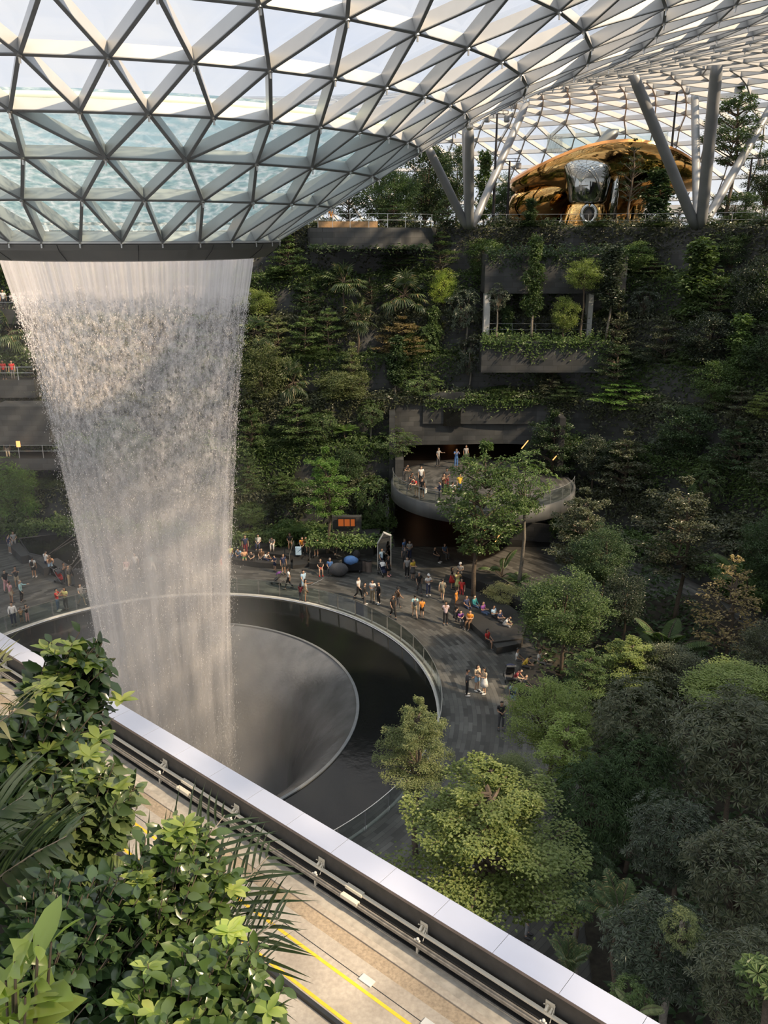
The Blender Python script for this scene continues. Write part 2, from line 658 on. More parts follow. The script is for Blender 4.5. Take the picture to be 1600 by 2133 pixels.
for i, (r_, z_, n_) in enumerate(PROF):
    for j in range(n_):
        edges.append((start[i] + j, start[i] + (j + 1) % n_))
    if i + 1 == len(PROF):
        break
    m_ = PROF[i + 1][2]
    A = offs[i] + 2 * PI / n_ * np.arange(n_ + 1)
    k0 = int(np.argmin(np.abs(((offs[i + 1] + 2 * PI / m_ * np.arange(m_)) - A[0] + PI) % (2 * PI) - PI)))
    B0 = A[0] + ((offs[i + 1] + 2 * PI / m_ * k0 - A[0] + PI) % (2 * PI) - PI)
    B = B0 + 2 * PI / m_ * np.arange(m_ + 1)
    a = b_ = 0
    edges.append((start[i], start[i + 1] + k0))
    while a < n_ or b_ < m_:
        ia, ib = start[i] + a % n_, start[i + 1] + (k0 + b_) % m_
        if b_ >= m_ or (a < n_ and A[a] + A[a + 1] <= B[b_] + B[min(b_ + 1, m_)]):
            na = start[i] + (a + 1) % n_
            tris.append((ia, na, ib))
            a += 1
            edges.append((na, ib))
        else:
            nb_ = start[i + 1] + (k0 + b_ + 1) % m_
            tris.append((ia, nb_, ib))
            b_ += 1
            edges.append((ia, nb_))
edges = np.array(sorted(set(tuple(sorted(e)) for e in edges)))


def struts(E, wid, dep, lift):
    P, Q = NODE[E[:, 0]], NODE[E[:, 1]]
    n = NRM[E[:, 0]] + NRM[E[:, 1]]
    n /= np.linalg.norm(n, axis=1)[:, None]
    t = Q - P
    t /= np.linalg.norm(t, axis=1)[:, None]
    sd = np.cross(t, n)
    sd /= np.linalg.norm(sd, axis=1)[:, None]
    V = []
    for base in (-dep + lift, lift):
        for X, sg in ((P, -1), (P, 1), (Q, 1), (Q, -1)):
            V.append(X + n * base + sd * sg * wid / 2)
    V = np.stack(V, 1).reshape(-1, 3)
    o8 = (np.arange(len(E)) * 8)[:, None, None] + np.array([[3, 2, 1, 0], [4, 5, 6, 7], [0, 1, 5, 4], [1, 2, 6, 5], [2, 3, 7, 6], [3, 0, 4, 7]])[None]
    return V, o8.reshape(-1, 4)


shell = bpy.data.objects.new('ceiling', None)
shell.location = (OX, OY, 0)
COL.objects.link(shell)
props(shell, 'great curving glass and white steel triangular lattice roof dipping into a funnel', 'roof', kind='structure')
V, Fc = struts(edges, 0.11, 0.42, 0.05)
link('steel_lattice', fast_mesh('steel_lattice', V, [Fc]), M['steel'], shell)
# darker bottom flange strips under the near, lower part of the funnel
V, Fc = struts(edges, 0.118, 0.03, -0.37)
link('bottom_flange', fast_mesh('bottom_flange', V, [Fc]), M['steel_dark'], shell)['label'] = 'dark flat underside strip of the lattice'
Vg = NODE + NRM * 0.16
link('roof_glazing', fast_mesh('roof_glazing', Vg, [np.array(tris)], smooth=False), M['glass'], shell)
b = MB()
for i in range(len(PROF)):
    if PROF[i][0] > 40:
        break
    for j in range(PROF[i][2]):
        q = nodes[i][j] - NRM[start[i] + j] * 0.46
        b.tube([q + NRM[start[i] + j] * 0.10, q], 0.075, 8)
        b.tube([q + NRM[start[i] + j] * 0.0, q - np.array([0, 0, 0.16])], 0.035, 6)
b.put('node_fitting', M['stainless'], shell)['kind'] = 'stuff'

# water running down over the glass of the funnel, and the pale pipe that feeds it
m, nt, out = nmat('running_water')
tcn = nt.nodes.new('ShaderNodeTexCoord')
uvn = tcn.outputs['UV']
mp = nt.nodes.new('ShaderNodeMapping')
mp.inputs['Scale'].default_value = (1.0, 1.7, 1)
nt.links.new(uvn, mp.inputs[0])
wn = nt.nodes.new('ShaderNodeTexNoise')
wn.inputs['Scale'].default_value = 1.5
wn.inputs['Detail'].default_value = 4
nt.links.new(mp.outputs[0], wn.inputs[0])
dist = mixc(nt, 0.35, mp.outputs[0], wn.outputs[1], 'ADD')
vo = nt.nodes.new('ShaderNodeTexVoronoi')
vo.feature = 'DISTANCE_TO_EDGE'
vo.inputs['Scale'].default_value = 1.25
nt.links.new(dist, vo.inputs[0])
line = ramp(nt, vo.outputs[0], [(0.0, (1, 1, 1)), (0.09, (0.6, 0.6, 0.6)), (0.24, (0, 0, 0))])
f2 = noise(nt, 4.0, 5, mp.outputs[0])
line = math_(nt, 'MULTIPLY', line, ramp(nt, f2, [(0.35, (0.1,) * 3), (0.6, (1,) * 3)]))
tr = nt.nodes.new('ShaderNodeBsdfTransparent')
tr.inputs[0].default_value = (0.66, 0.80, 0.83, 1)
df = N(nt, 'ShaderNodeBsdfDiffuse')
df.inputs[0].default_value = (0.80, 0.84, 0.85, 1)
tl = N(nt, 'ShaderNodeBsdfTranslucent')
tl.inputs[0].default_value = (0.72, 0.78, 0.80, 1)
ad = nt.nodes.new('ShaderNodeMixShader')
ad.inputs[0].default_value = 0.6
nt.links.new(df.outputs[0], ad.inputs[1])
nt.links.new(tl.outputs[0], ad.inputs[2])
body = N(nt, 'ShaderNodeBsdfTranslucent')
body.inputs[0].default_value = (0.20, 0.32, 0.35, 1)
mb = nt.nodes.new('ShaderNodeMixShader')
mb.inputs[0].default_value = 0.55
nt.links.new(tr.outputs[0], mb.inputs[1])
nt.links.new(body.outputs[0], mb.inputs[2])
mx = nt.nodes.new('ShaderNodeMixShader')
nt.links.new(math_(nt, 'MULTIPLY', line, 0.9), mx.inputs[0])
nt.links.new(mb.outputs[0], mx.inputs[1])
nt.links.new(ad.outputs[0], mx.inputs[2])
nt.links.new(mx.outputs[0], out.inputs[0])
M['running'] = m
pw = [(13.2, 29.2), (12.3, 28.65), (11.4, 28.1), (10.4, 27.5), (9.3, 26.9), (8.0, 26.2), (6.75, 25.45)]
o = uvring('water', pw, 96, M['running'], 'structure', 9.0)
o.location = (OX, OY, 0)
o.name = 'water_surface'
props(o, 'turquoise sheet of water with white wave lines running down the glass funnel', 'water', kind='thing')
fm, nt, out = nmat('pale_green_pipe')
p = N(nt, 'ShaderNodeBsdfPrincipled', Roughness=0.4, Base__Color=(0.62, 0.72, 0.60, 1))
nt.links.new(p.outputs[0], out.inputs[0])
M['pipe'] = fm
b = MB()
a = np.linspace(0, 2 * PI, 97)
b.tube(np.column_stack([13.15 * np.cos(a), 13.15 * np.sin(a), np.full(97, 28.95)]), 0.17, 8, False)
props(b.put('feed_pipe', M['pipe'], None, (OX, OY, 0), smooth=True), 'pale green ring pipe feeding the water above the glass funnel', 'pipe')

# oculus rim
oc = empty('oculus_rim', (OX, OY, 0), 'grey metal ring at the foot of the glass funnel where water drops through', 'ring')
MB().lathe([(6.85, 24.72), (6.95, 24.62), (6.80, 24.40), (6.25, 24.0), (5.82, 23.95), (5.76, 24.25), (6.1, 24.7), (6.85, 24.72)], 112).put('ring_casing', M['ring'], oc, smooth=False)
b = MB()
for k in range(14):
    a = 2 * PI * k / 14 + 0.1
    b.tube([(6.96 * math.cos(a), 6.96 * math.sin(a), 24.6), (6.82 * math.cos(a), 6.82 * math.sin(a), 24.38), (6.27 * math.cos(a), 6.27 * math.sin(a), 23.99)], 0.012, 4)
b.put('panel_seam', M['lamp'], oc)['kind'] = 'stuff'
MB().lathe([(7.0, 24.66), (7.0, 24.74), (6.5, 24.76), (6.5, 24.70)], 112).put('top_flange', M['steel'], oc)

# ---------------------------------------------------------------- falling water
def watermat(name, seed, dens, top):
    """alpha from stretched noise: unbroken film with streaks at the top, clots below, soft spray at the foot. UV = (arc, height)"""
    m, nt, out = nmat(name)
    tcn = nt.nodes.new('ShaderNodeTexCoord')
    sep = nt.nodes.new('ShaderNodeSeparateXYZ')
    nt.links.new(tcn.outputs['UV'], sep.inputs[0])
    z = sep.outputs[1]

    def nz(sx, sy, scale, detail, off):
        mp = nt.nodes.new('ShaderNodeMapping')
        mp.inputs['Scale'].default_value = (sx, sy, 1)
        mp.inputs['Location'].default_value = (off + seed * 3.1, off * 1.7 + seed, 0)
        nt.links.new(tcn.outputs['UV'], mp.inputs[0])
        n = nt.nodes.new('ShaderNodeTexNoise')
        n.inputs['Scale'].default_value = scale
        n.inputs['Detail'].default_value = detail
        n.inputs['Roughness'].default_value = 0.62
        nt.links.new(mp.outputs[0], n.inputs[0])
        return n.outputs[0]

    streak = ramp(nt, nz(5.5, 0.05, 1, 2, 1), [(0.40, (0.0,) * 3), (0.50, (0.45,) * 3), (0.66, (1,) * 3)])
    film = math_(nt, 'MULTIPLY_ADD', streak, 0.55)
    film.node.inputs[2].default_value = 0.52
    clots = ramp(nt, nz(2.3, 1.3, 1.5, 5, 2), [(0.47, (0,) * 3), (0.60, (1,) * 3)])
    fine = ramp(nt, nz(6, 3.2, 1.7, 3, 3), [(0.44, (0,) * 3), (0.60, (1,) * 3)])
    strand = ramp(nt, nz(1.5, 0.09, 1, 4, 4), [(0.30, (0.25,) * 3), (0.70, (1,) * 3)])
    cl = math_(nt, 'MULTIPLY', math_(nt, 'ADD', math_(nt, 'MULTIPLY', clots, 0.65), math_(nt, 'MULTIPLY', fine, 0.35)), strand)
    soft = math_(nt, 'MULTIPLY', ramp(nt, nz(0.9, 0.10, 1.3, 5, 5), [(0.33, (0.05,) * 3), (0.68, (1.0,) * 3)]), 0.85)

    def band(lo, hi):
        n = nt.nodes.new('ShaderNodeMapRange')
        n.interpolation_type = 'SMOOTHSTEP'
        n.inputs[1].default_value = lo
        n.inputs[2].default_value = hi
        nt.links.new(z, n.inputs[0])
        return n.outputs[0]

    jag = math_(nt, 'MULTIPLY_ADD', nz(1.3, 0.5, 1, 4, 6), 2.4)
    jag.node.inputs[2].default_value = -1.2
    zz = math_(nt, 'ADD', z, jag)
    n = nt.nodes.new('ShaderNodeMapRange')
    n.inputs[1].default_value = 21.5
    n.inputs[2].default_value = 22.2
    nt.links.new(zz, n.inputs[0])
    t_top = n.outputs[0]
    t_low = band(7.0, 17.0)
    a = mixc(nt, t_low, soft, cl)
    a = mixc(nt, t_top, a, film if top else math_(nt, 'MULTIPLY', film, 0.35))
    foot = math_(nt, 'MULTIPLY_ADD', band(-7.5, 5.0), 0.75)
    foot.node.inputs[2].default_value = 0.0
    a = math_(nt, 'MULTIPLY', a, foot)
    a = math_(nt, 'MULTIPLY', a, dens, True)
    tr = nt.nodes.new('ShaderNodeBsdfTransparent')
    d = N(nt, 'ShaderNodeBsdfDiffuse')
    d.inputs[0].default_value = (0.97, 0.95, 0.95, 1)
    t = N(nt, 'ShaderNodeBsdfTranslucent')
    t.inputs[0].default_value = (0.97, 0.95, 0.95, 1)
    mw_ = nt.nodes.new('ShaderNodeMixShader')
    mw_.inputs[0].default_value = 0.5
    nt.links.new(d.outputs[0], mw_.inputs[1])
    nt.links.new(t.outputs[0], mw_.inputs[2])
    mx = nt.nodes.new('ShaderNodeMixShader')
    nt.links.new(a, mx.inputs[0])
    nt.links.new(tr.outputs[0], mx.inputs[1])
    nt.links.new(mw_.outputs[0], mx.inputs[2])
    nt.links.new(mx.outputs[0], out.inputs[0])
    return m


FALL = [(5.72, 24.1), (5.55, 23.2), (5.30, 22), (5.02, 20.5), (4.76, 18.8), (4.52, 16.8), (4.28, 14.5), (4.02, 12), (3.76, 9), (3.55, 6), (3.38, 3), (3.25, 0), (3.15, -3), (3.0, -8.5)]
fall = empty('waterfall', (OX, OY, 0), 'tall white curtain of water pouring from the oculus into the basin', 'waterfall')


def curtain(name, k, mat, wob, seed):
    rg = np.random.default_rng(seed)
    prof = np.array([(r * k, z) for r, z in FALL])
    zs = np.linspace(24.1, -8.5, 60)
    rs = np.interp(-zs, -prof[:, 1], prof[:, 0])
    kk = 120
    a = 2 * PI * np.arange(kk + 1) / kk
    ph = rg.uniform(0, 6, 8)
    amp = np.interp(-zs, [-24, -20, -8, 8], [0.0, 0.5, 1.6, 3.2]) * wob
    G = np.zeros((60, kk + 1, 3))
    for i, (r, z) in enumerate(zip(rs, zs)):
        rr = r + amp[i] * (np.sin(a * 7 + ph[0] + z * 0.12) * 0.5 + np.sin(a * 13 + ph[1] - z * 0.07) * 0.3 + np.sin(a * 29 + ph[2]) * 0.2)
        G[i] = np.column_stack([rr * np.cos(a), rr * np.sin(a), np.full(kk + 1, z)])
    me = MB().grid(G).mesh(name, True)
    uvl = me.uv_layers.new(name='UVMap')
    li = np.zeros(len(me.loops), np.int32)
    me.loops.foreach_get('vertex_index', li)
    i, j = li // (kk + 1), li % (kk + 1)
    uvl.data.foreach_set('uv', np.column_stack([a[j] * 4.6 * k, zs[i]]).astype(np.float32).ravel())
    o = link(name, me, mat, fall)
    return o


curtain('outer_curtain', 1.0, watermat('water_outer', 0, 0.72, True), 0.10, 1)
curtain('middle_curtain', 0.95, watermat('water_middle', 7, 0.55, False), 0.22, 2)
curtain('inner_curtain', 0.86, watermat('water_inner', 13, 0.42, False), 0.30, 3)
# loose drops around the curtain
m, nt, out = nmat('water_drops')
d = N(nt, 'ShaderNodeBsdfDiffuse')
d.inputs[0].default_value = (0.95, 0.93, 0.93, 1)
t = N(nt, 'ShaderNodeBsdfTranslucent')
t.inputs[0].default_value = (0.95, 0.93, 0.93, 1)
mx = nt.nodes.new('ShaderNodeMixShader')
nt.links.new(d.outputs[0], mx.inputs[1])
nt.links.new(t.outputs[0], mx.inputs[2])
nt.links.new(mx.outputs[0], out.inputs[0])
M['drops'] = m
nd = 30000
z = 22.4 - 30 * RNG.random(nd) ** 1.5
a = RNG.uniform(0, 2 * PI, nd)
rad = np.interp(-z, [-p[1] for p in FALL], [p[0] for p in FALL]) + RNG.normal(0, 0.13, nd) * np.interp(z, [-8, 22], [2.4, 0.6])
Pd = np.column_stack([rad * np.cos(a), rad * np.sin(a), z])
sz = RNG.uniform(0.006, 0.017, nd)
ln = sz * RNG.uniform(1.2, 3.5, nd)
O = np.array([[1, 0, 0], [-0.5, 0.87, 0], [-0.5, -0.87, 0], [0, 0, 1], [0, 0, -1]])
V = (Pd[:, None] + O[None] * np.stack([sz, sz, ln], 1)[:, None]).reshape(-1, 3)
T = np.array([[0, 1, 3], [1, 2, 3], [2, 0, 3], [1, 0, 4], [2, 1, 4], [0, 2, 4]])
Fd = ((np.arange(nd) * 5)[:, None, None] + T[None]).reshape(-1, 3)
o = link('droplets', fast_mesh('droplets', V, [Fd]), M['drops'], fall)
o['kind'] = 'stuff'

# spray hanging around the foot of the fall, thinning outwards
m, nt, out = nmat('spray_air')
v = nt.nodes.new('ShaderNodeVolumeScatter')
v.inputs['Color'].default_value = (0.97, 0.96, 0.95, 1)
v.inputs['Anisotropy'].default_value = 0.2
tcn = nt.nodes.new('ShaderNodeTexCoord')
sp = nt.nodes.new('ShaderNodeSeparateXYZ')
nt.links.new(tcn.outputs['Object'], sp.inputs[0])
r2 = math_(nt, 'SQRT', math_(nt, 'ADD', math_(nt, 'MULTIPLY', sp.outputs[0], sp.outputs[0]), math_(nt, 'MULTIPLY', sp.outputs[1], sp.outputs[1])))


def fall_off(sock, a, b, lo, hi):
    n = nt.nodes.new('ShaderNodeMapRange')
    n.interpolation_type = 'SMOOTHSTEP'
    for k_, v_ in enumerate((a, b, lo, hi)):
        n.inputs[k_ + 1].default_value = v_
    nt.links.new(sock, n.inputs[0])
    return n.outputs[0]


reach = fall_off(sp.outputs[2], 0.0, 14.0, 7.8, 5.0)          # the spray is widest at the basin
rel = math_(nt, 'DIVIDE', r2, reach)
dn = math_(nt, 'MULTIPLY', fall_off(rel, 0.25, 1.0, 1.0, 0.0), fall_off(sp.outputs[2], -2.0, 15.0, 1.0, 0.0))
wis = noise(nt, 0.55, 3, tcn.outputs['Object'], mapscale=(1, 1, 0.45))
dn = math_(nt, 'MULTIPLY', dn, ramp(nt, wis, [(0.30, (0.25,) * 3), (0.70, (1,) * 3)]))
nt.links.new(math_(nt, 'MULTIPLY', dn, 0.23), v.inputs['Density'])
nt.links.new(v.outputs[0], out.inputs['Volume'])
o = MB().lathe([(0.01, -8.7), (6.6, -8.6), (7.5, -4.2), (10.0, -0.9), (9.9, 2.0), (9.0, 6.0), (7, 11.0), (5.2, 15.0), (0.01, 15.2)], 32).put('mist', m, None, (OX, OY, 0))
props(o, 'white spray hanging around the foot of the falling water', 'mist', kind='stuff')
m, nt, out = nmat('humid_air')
v = nt.nodes.new('ShaderNodeVolumeScatter')
v.inputs['Color'].default_value = (0.97, 0.96, 0.95, 1)
v.inputs['Density'].default_value = 0.0022
nt.links.new(v.outputs[0], out.inputs['Volume'])
o = MB().lathe([(0.01, 0.02), (20, 0.02), (20, 10), (16, 20.0), (0.01, 22)], 64).put('haze', m, None, (OX - 15, OY + 6, 0))
props(o, 'thin humid haze filling the valley around the falling water', 'haze', kind='stuff')
cy.volume_step_rate = 2.0
cy.volume_max_steps = 48
# ---------------------------------------------------------------- terraced hillside
def arc(dr, th0, th1, step=3.0, jit=0.0, seed=0):
    """plan points along the hillside, dr metres behind its foot"""
    n = max(2, int(abs(th1 - th0) / step) + 1)
    out = []
    rg = np.random.default_rng(seed)
    for t in np.linspace(th0, th1, n):
        rr = r0(R(t)) + dr + (rg.uniform(-jit, jit) if jit else 0)
        out.append((AX + rr * math.cos(R(t)), AY + rr * math.sin(R(t))))
    return np.array(out)


def uvwall(me, nper):
    """UV = (metres along, height) for wall meshes built by terrace()"""


def terrace(name, d0, z0, z1, d1, th0, th1, seed):
    """one planter step: stone face, coping and soil top"""
    A = arc(d0, th0, th1, 3.0, 0.18, seed)
    n = len(A)
    B = arc(d0 + 0.28, th0, th1, 3.0, 0.0)
    C_ = arc(d1 + 0.4, th0, th1, 3.0, 0.0)
    s_ = np.concatenate([[0], np.cumsum(np.linalg.norm(np.diff(A, axis=0), axis=1))])
    rows = [(A, z0 - 0.3), (A, z1 + 0.35), (B, z1 + 0.35), (B, z1 + 0.02), (C_, z1 + 0.02)]
    V = np.vstack([np.column_stack([P, np.full(n, z)]) for P, z in rows])
    fs, mi = [], []
    for r in range(4):
        j = np.arange(n - 1)
        fs.append(np.column_stack([r * n + j + 1, r * n + j, (r + 1) * n + j, (r + 1) * n + j + 1]))
        mi.append(1 if r == 3 else 0)
    # end caps
    for e, o in ((0, 1), (n - 1, -1)):
        f = np.array([[e, n + e, 4 * n + e, 4 * n + e]])
    me = fast_mesh(name, V, fs, mi)
    uvl = me.uv_layers.new(name='UVMap')
    li = np.zeros(len(me.loops), np.int32)
    me.loops.foreach_get('vertex_index', li)
    uvl.data.foreach_set('uv', np.column_stack([s_[li % n], V[li][:, 2]]).astype(np.float32).ravel())
    return props(link(name, me, [M['wallstone'], M['soil']]), kind='structure')


NT = len(TIERS)
for k, (d0, z1) in enumerate(TIERS[:-1]):
    z0 = TIERS[k - 1][1] if k else 0.0
    d1 = TIERS[k + 1][0]
    if z1 < 11:
        terrace('wall_terrace', d0, z0, z1, d1, -30, 50.5, 10 + k)
        terrace('wall_terrace', d0, z0, z1, d1, 65.5, 165, 30 + k)
    else:
        terrace('wall_terrace', d0, z0, z1, d1, -30, 165, 50 + k)
terrace('wall_deck', TIERS[-1][0], TIERS[-2][1], DECK - 0.35, 50, -30, 165, 70)
A = arc(13.0, -30, 165)
B = np.array([(AX + 88 * math.cos(R(t)), AY + 88 * math.sin(R(t))) for t in np.linspace(-30, 165, len(A))])
G = np.stack([np.column_stack([A, np.full(len(A), DECK)]), np.column_stack([B, np.full(len(A), DECK)])])
M['deckfloor'] = pmat('deck_paving', (0.16, 0.14, 0.12), 0.7, var=0.2)
props(MB().grid(G[::-1]).put('floor_upper_deck', M['deckfloor']), kind='structure')

# curved stone balcony jutting from the upper deck beside the funnel
bc = np.array([-1.2, 79.0])
a = np.linspace(PI + 0.25, 2 * PI - 0.25, 25)
poly = np.column_stack([bc[0] + 6.0 * np.cos(a), bc[1] + 4.6 * np.sin(a)])
b = MB().prism(poly, DECK - 1.75, DECK - 0.05)
props(b.put('slab_upper_terrace', M['blockstone']), kind='structure')


def railing(name, pts, z, label, h=1.1, step=2.0, glass=False, mat=None, rails=(1.0, 0.55)):
    """posts and rails, optionally glass, along a plan polyline"""
    pts = np.array(pts, float)
    e = empty(name, (pts[0][0], pts[0][1], z), label, 'railing')
    Lc = pts - pts[0]
    s_ = np.concatenate([[0], np.cumsum(np.linalg.norm(np.diff(Lc, axis=0), axis=1))])
    mt = mat or M['stainless']
    for f in rails:
        MB().tube(np.column_stack([Lc, np.full(len(Lc), h * f)]), 0.02, 6).put('handrail', mt, e)
    b = MB()
    for q in np.arange(0, s_[-1] + 0.01, step):
        x, y = np.interp(q, s_, Lc[:, 0]), np.interp(q, s_, Lc[:, 1])
        b.box((x, y, h / 2), (0.045, 0.045, h))
    b.put('post', mt, e)['kind'] = 'stuff'
    if glass:
        G = np.stack([np.column_stack([Lc, np.full(len(Lc), 0.06)]), np.column_stack([Lc, np.full(len(Lc), h * 0.97)])])
        MB().grid(G).put('glass_pane', M['railglass'], e)
    return e


railing('deck_railing', poly[1:-1] + (poly[1:-1] - bc) * -0.03, DECK - 0.05, 'thin steel railing around the small curved upper stone terrace', step=1.6)
railing('deck_railing', arc(13.3, 64, 20, 2), DECK, 'thin steel railing along the upper deck below the golden pavilion', step=2.4, mat=M['column'], rails=(1.0, 0.5))
# timber bench on the small terrace
b = MB().box((0, 0, 0.28), (5.2, 0.8, 0.5))
wood = pmat('timber', (0.35, 0.22, 0.11), 0.6, var=0.2, scale=6)
g = gy(725, 470, 77.5)
be = b.put('timber_bench', wood, None, (g[0], 77.3, DECK - 0.05))
props(be, 'long timber box bench on the small upper terrace behind its railing', 'bench')

# ---------------------------------------------------------------- level two balcony and the passages behind it
BC = np.array([8.1, 66.2])
BR = 7.5
BZ = 5.6
a = np.linspace(0, 2 * PI, 65)[:-1]
ring = np.column_stack([BC[0] + BR * np.cos(a), BC[1] + BR * np.sin(a)])
b = MB()
prof = [(0.02, 0.02), (BR, 0.02), (BR, 0.06), (BR + 0.03, 0.06), (BR + 0.03, -1.15), (BR - 0.4, -1.25), (0.02, -1.25)]
o = uvring('floor_balcony', [(0.05, 0.0), (3.5, 0.0), (BR - 0.02, 0.0)], 96, M['slate'], 'structure', 7.5)
o.location = (BC[0], BC[1], BZ)
o = uvring('trim_balcony_edge', [(BR - 0.2, 0.04), (BR + 0.02, 0.04), (BR + 0.02, -0.55), (BR + 0.02, -1.1), (BR - 0.3, -1.2), (0.05, -1.2)], 96, M['balconystone'], 'structure', 7.5)
o.location = (BC[0], BC[1], BZ)
aa = np.linspace(R(175), R(345), 40)
railing('balcony_railing', np.column_stack([BC[0] + (BR - 0.12) * np.cos(aa), BC[1] + (BR - 0.12) * np.sin(aa)]), BZ, 'glass railing with dark posts curving round the viewing balcony', glass=True, step=1.55, mat=M['steel_dark'], rails=(1.0,))
# passages: floors, side walls, back walls, ceilings
x0, x1 = 0.9, 14.5
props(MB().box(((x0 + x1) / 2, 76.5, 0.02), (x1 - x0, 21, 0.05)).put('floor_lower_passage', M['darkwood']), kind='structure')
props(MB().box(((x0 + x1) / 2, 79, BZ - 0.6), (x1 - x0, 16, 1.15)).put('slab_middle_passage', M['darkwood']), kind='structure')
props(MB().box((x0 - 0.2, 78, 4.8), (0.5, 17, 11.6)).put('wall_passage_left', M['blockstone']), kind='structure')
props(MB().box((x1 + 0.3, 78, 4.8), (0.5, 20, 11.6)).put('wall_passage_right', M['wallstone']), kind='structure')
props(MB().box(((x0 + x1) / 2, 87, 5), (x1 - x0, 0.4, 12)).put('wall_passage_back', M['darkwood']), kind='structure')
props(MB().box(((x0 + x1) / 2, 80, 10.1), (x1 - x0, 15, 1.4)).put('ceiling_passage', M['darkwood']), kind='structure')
# stone fascia with planter above the passage, stepping up at the left
fz = MB().box((9.6, 72.6, 10.25), (12.4, 0.7, 2.1)).box((5.2, 72.5, 10.6), (3.6, 0.85, 2.7))
props(fz.put('wall_planter_fascia', M['blockstone']), kind='structure')
g = gy(942, 869, 72.0)
props(MB().box((0, 0, 0), (1.5, 0.14, 1.55)).put('square_window', M['black'], None, (g[0], 72.02, g[2])), 'black square opening in the stone fascia above the balcony', 'window')
# planter on the left edge of the balcony
props(MB().box((1.3, 70.3, 6.3), (0.7, 4.6, 1.5)).put('wall_balcony_side', M['blockstone']), kind='structure')


def lightbar(px0, py0, px1, py1, y, label):
    p, q = gy(px0, py0, y), gy(px1, py1, y + 1.5)
    b = MB().tube([p * 0, q - p], 0.045, 6)
    o = b.put('light_strip', M['warm'], None, tuple(p))
    return props(o, label, 'light')


lightbar(1000, 1124, 1019, 1090, 63.5, 'upper warm orange light strip slanting in the lower passage beside the slim trunk')
lightbar(1032, 1128, 1042, 1112, 63.5, 'short warm orange light strip to the right in the lower passage')
lightbar(990, 1128, 998, 1112, 64.5, 'faint warm light strip partly behind the slim trunk below the balcony')
lightbar(1087, 934, 1100, 918, 66, 'warm orange light strip among leaves right of the balcony')
lightbar(1152, 958, 1159, 950, 66, 'tiny warm light strip farthest right of the balcony among branches')
# glowing wall panels deep inside
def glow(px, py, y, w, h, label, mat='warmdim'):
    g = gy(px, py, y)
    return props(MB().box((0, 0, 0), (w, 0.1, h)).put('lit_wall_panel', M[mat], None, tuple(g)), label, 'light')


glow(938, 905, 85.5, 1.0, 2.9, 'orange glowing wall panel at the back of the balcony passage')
glow(942, 890, 85.2, 0.3, 0.8, 'small bright lantern in front of the orange wall panel', 'warm')
sw = glow(722, 1088, 64.4, 1.35, 0.62, 'orange lit slot window in the low stone wall behind the trees')
fr = MB()
for x in (-0.7, -0.2, 0.3, 0.7):
    fr.box((x, -0.08, 0), (0.07, 0.08, 0.70))
for z_ in (-0.35, 0.35):
    fr.box((0, -0.08, z_), (1.5, 0.10, 0.08))
fr.put('window_frame', M['lamp'], sw)
props(MB().box((sw.location[0], 64.75, sw.location[2] - 0.4), (2.4, 0.5, 1.7)).put('wall_slot_window', M['blockstone']), kind='structure')
for X in (3.4, 9.5):
    for (yy, zz) in ((78, 9.2), (80, 4.3)):
        pl = bpy.data.lights.new('passage_lamp', 'POINT')
        pl.energy = 12
        pl.color = (1, 0.55, 0.3)
        pl.shadow_soft_size = 0.2
        o = bpy.data.objects.new('passage_lamp', pl)
        o.location = (X, yy, zz)
        COL.objects.link(o)

# gallery on level four: recess with pale end posts
g0, g1 = gy(1018, 700, 73.8), gy(1225, 700, 73.8)
zf, zt = 16.6, 20.2
gx0, gx1 = g0[0], g1[0]
props(MB().box(((gx0 + gx1) / 2, 75.6, zf - 0.2), (gx1 - gx0 + 1, 4.4, 0.4)).put('floor_gallery', M['balconystone']), kind='structure')
props(MB().box(((gx0 + gx1) / 2, 77.4, (zf + zt) / 2), (gx1 - gx0 + 1, 0.3, zt - zf)).put('wall_gallery_back', M['railblack']), kind='structure')
props(MB().box(((gx0 + gx1) / 2 + 1.2, 75.6, zt + 1.6), (gx1 - gx0 + 3.4, 3.6, 3.2)).put('wall_gallery_fascia', M['blockstone']), kind='structure')
props(MB().box(((gx0 + gx1) / 2 + 0.4, 72.7, zf - 1.5), (gx1 - gx0 + 2.4, 2.2, 2.6)).put('wall_gallery_planter', M['blockstone']), kind='structure')
palewall = pmat('pale_plaster', (0.55, 0.55, 0.53), 0.6, var=0.1)
props(MB().box((gx0 - 0.2, 74.4, (zf + zt) / 2), (0.5, 1.0, zt - zf)).put('pillar_gallery_left', palewall), kind='structure')
props(MB().box((gx1 + 0.1, 74.6, (zf + zt) / 2), (0.4, 1.2, zt - zf)).put('pillar_gallery_right', palewall), kind='structure')
railing('gallery_railing', [(gx0, 73.6), (gx1, 73.6)], zf, 'slim railing across the dark gallery opening on the hillside', mat=M['steel_dark'])

# plaza seating: stone plinths, steps and planter walls
def plinth(name, pts_px, z, h, label, cat, mat='wallstone', out=None):
    P = np.array([gz(x, y, z)[:2] for x, y in pts_px])
    if out is not None:
        P = np.vstack([P, out])
    c = P.mean(0)
    a = np.arctan2(P[:, 1] - c[1], P[:, 0] - c[0])
    P = P[np.argsort(a)]
    o = MB().prism(P - c, 0, h).put(name, M[mat], None, (c[0], c[1], z - h))
    return props(o, label, cat)


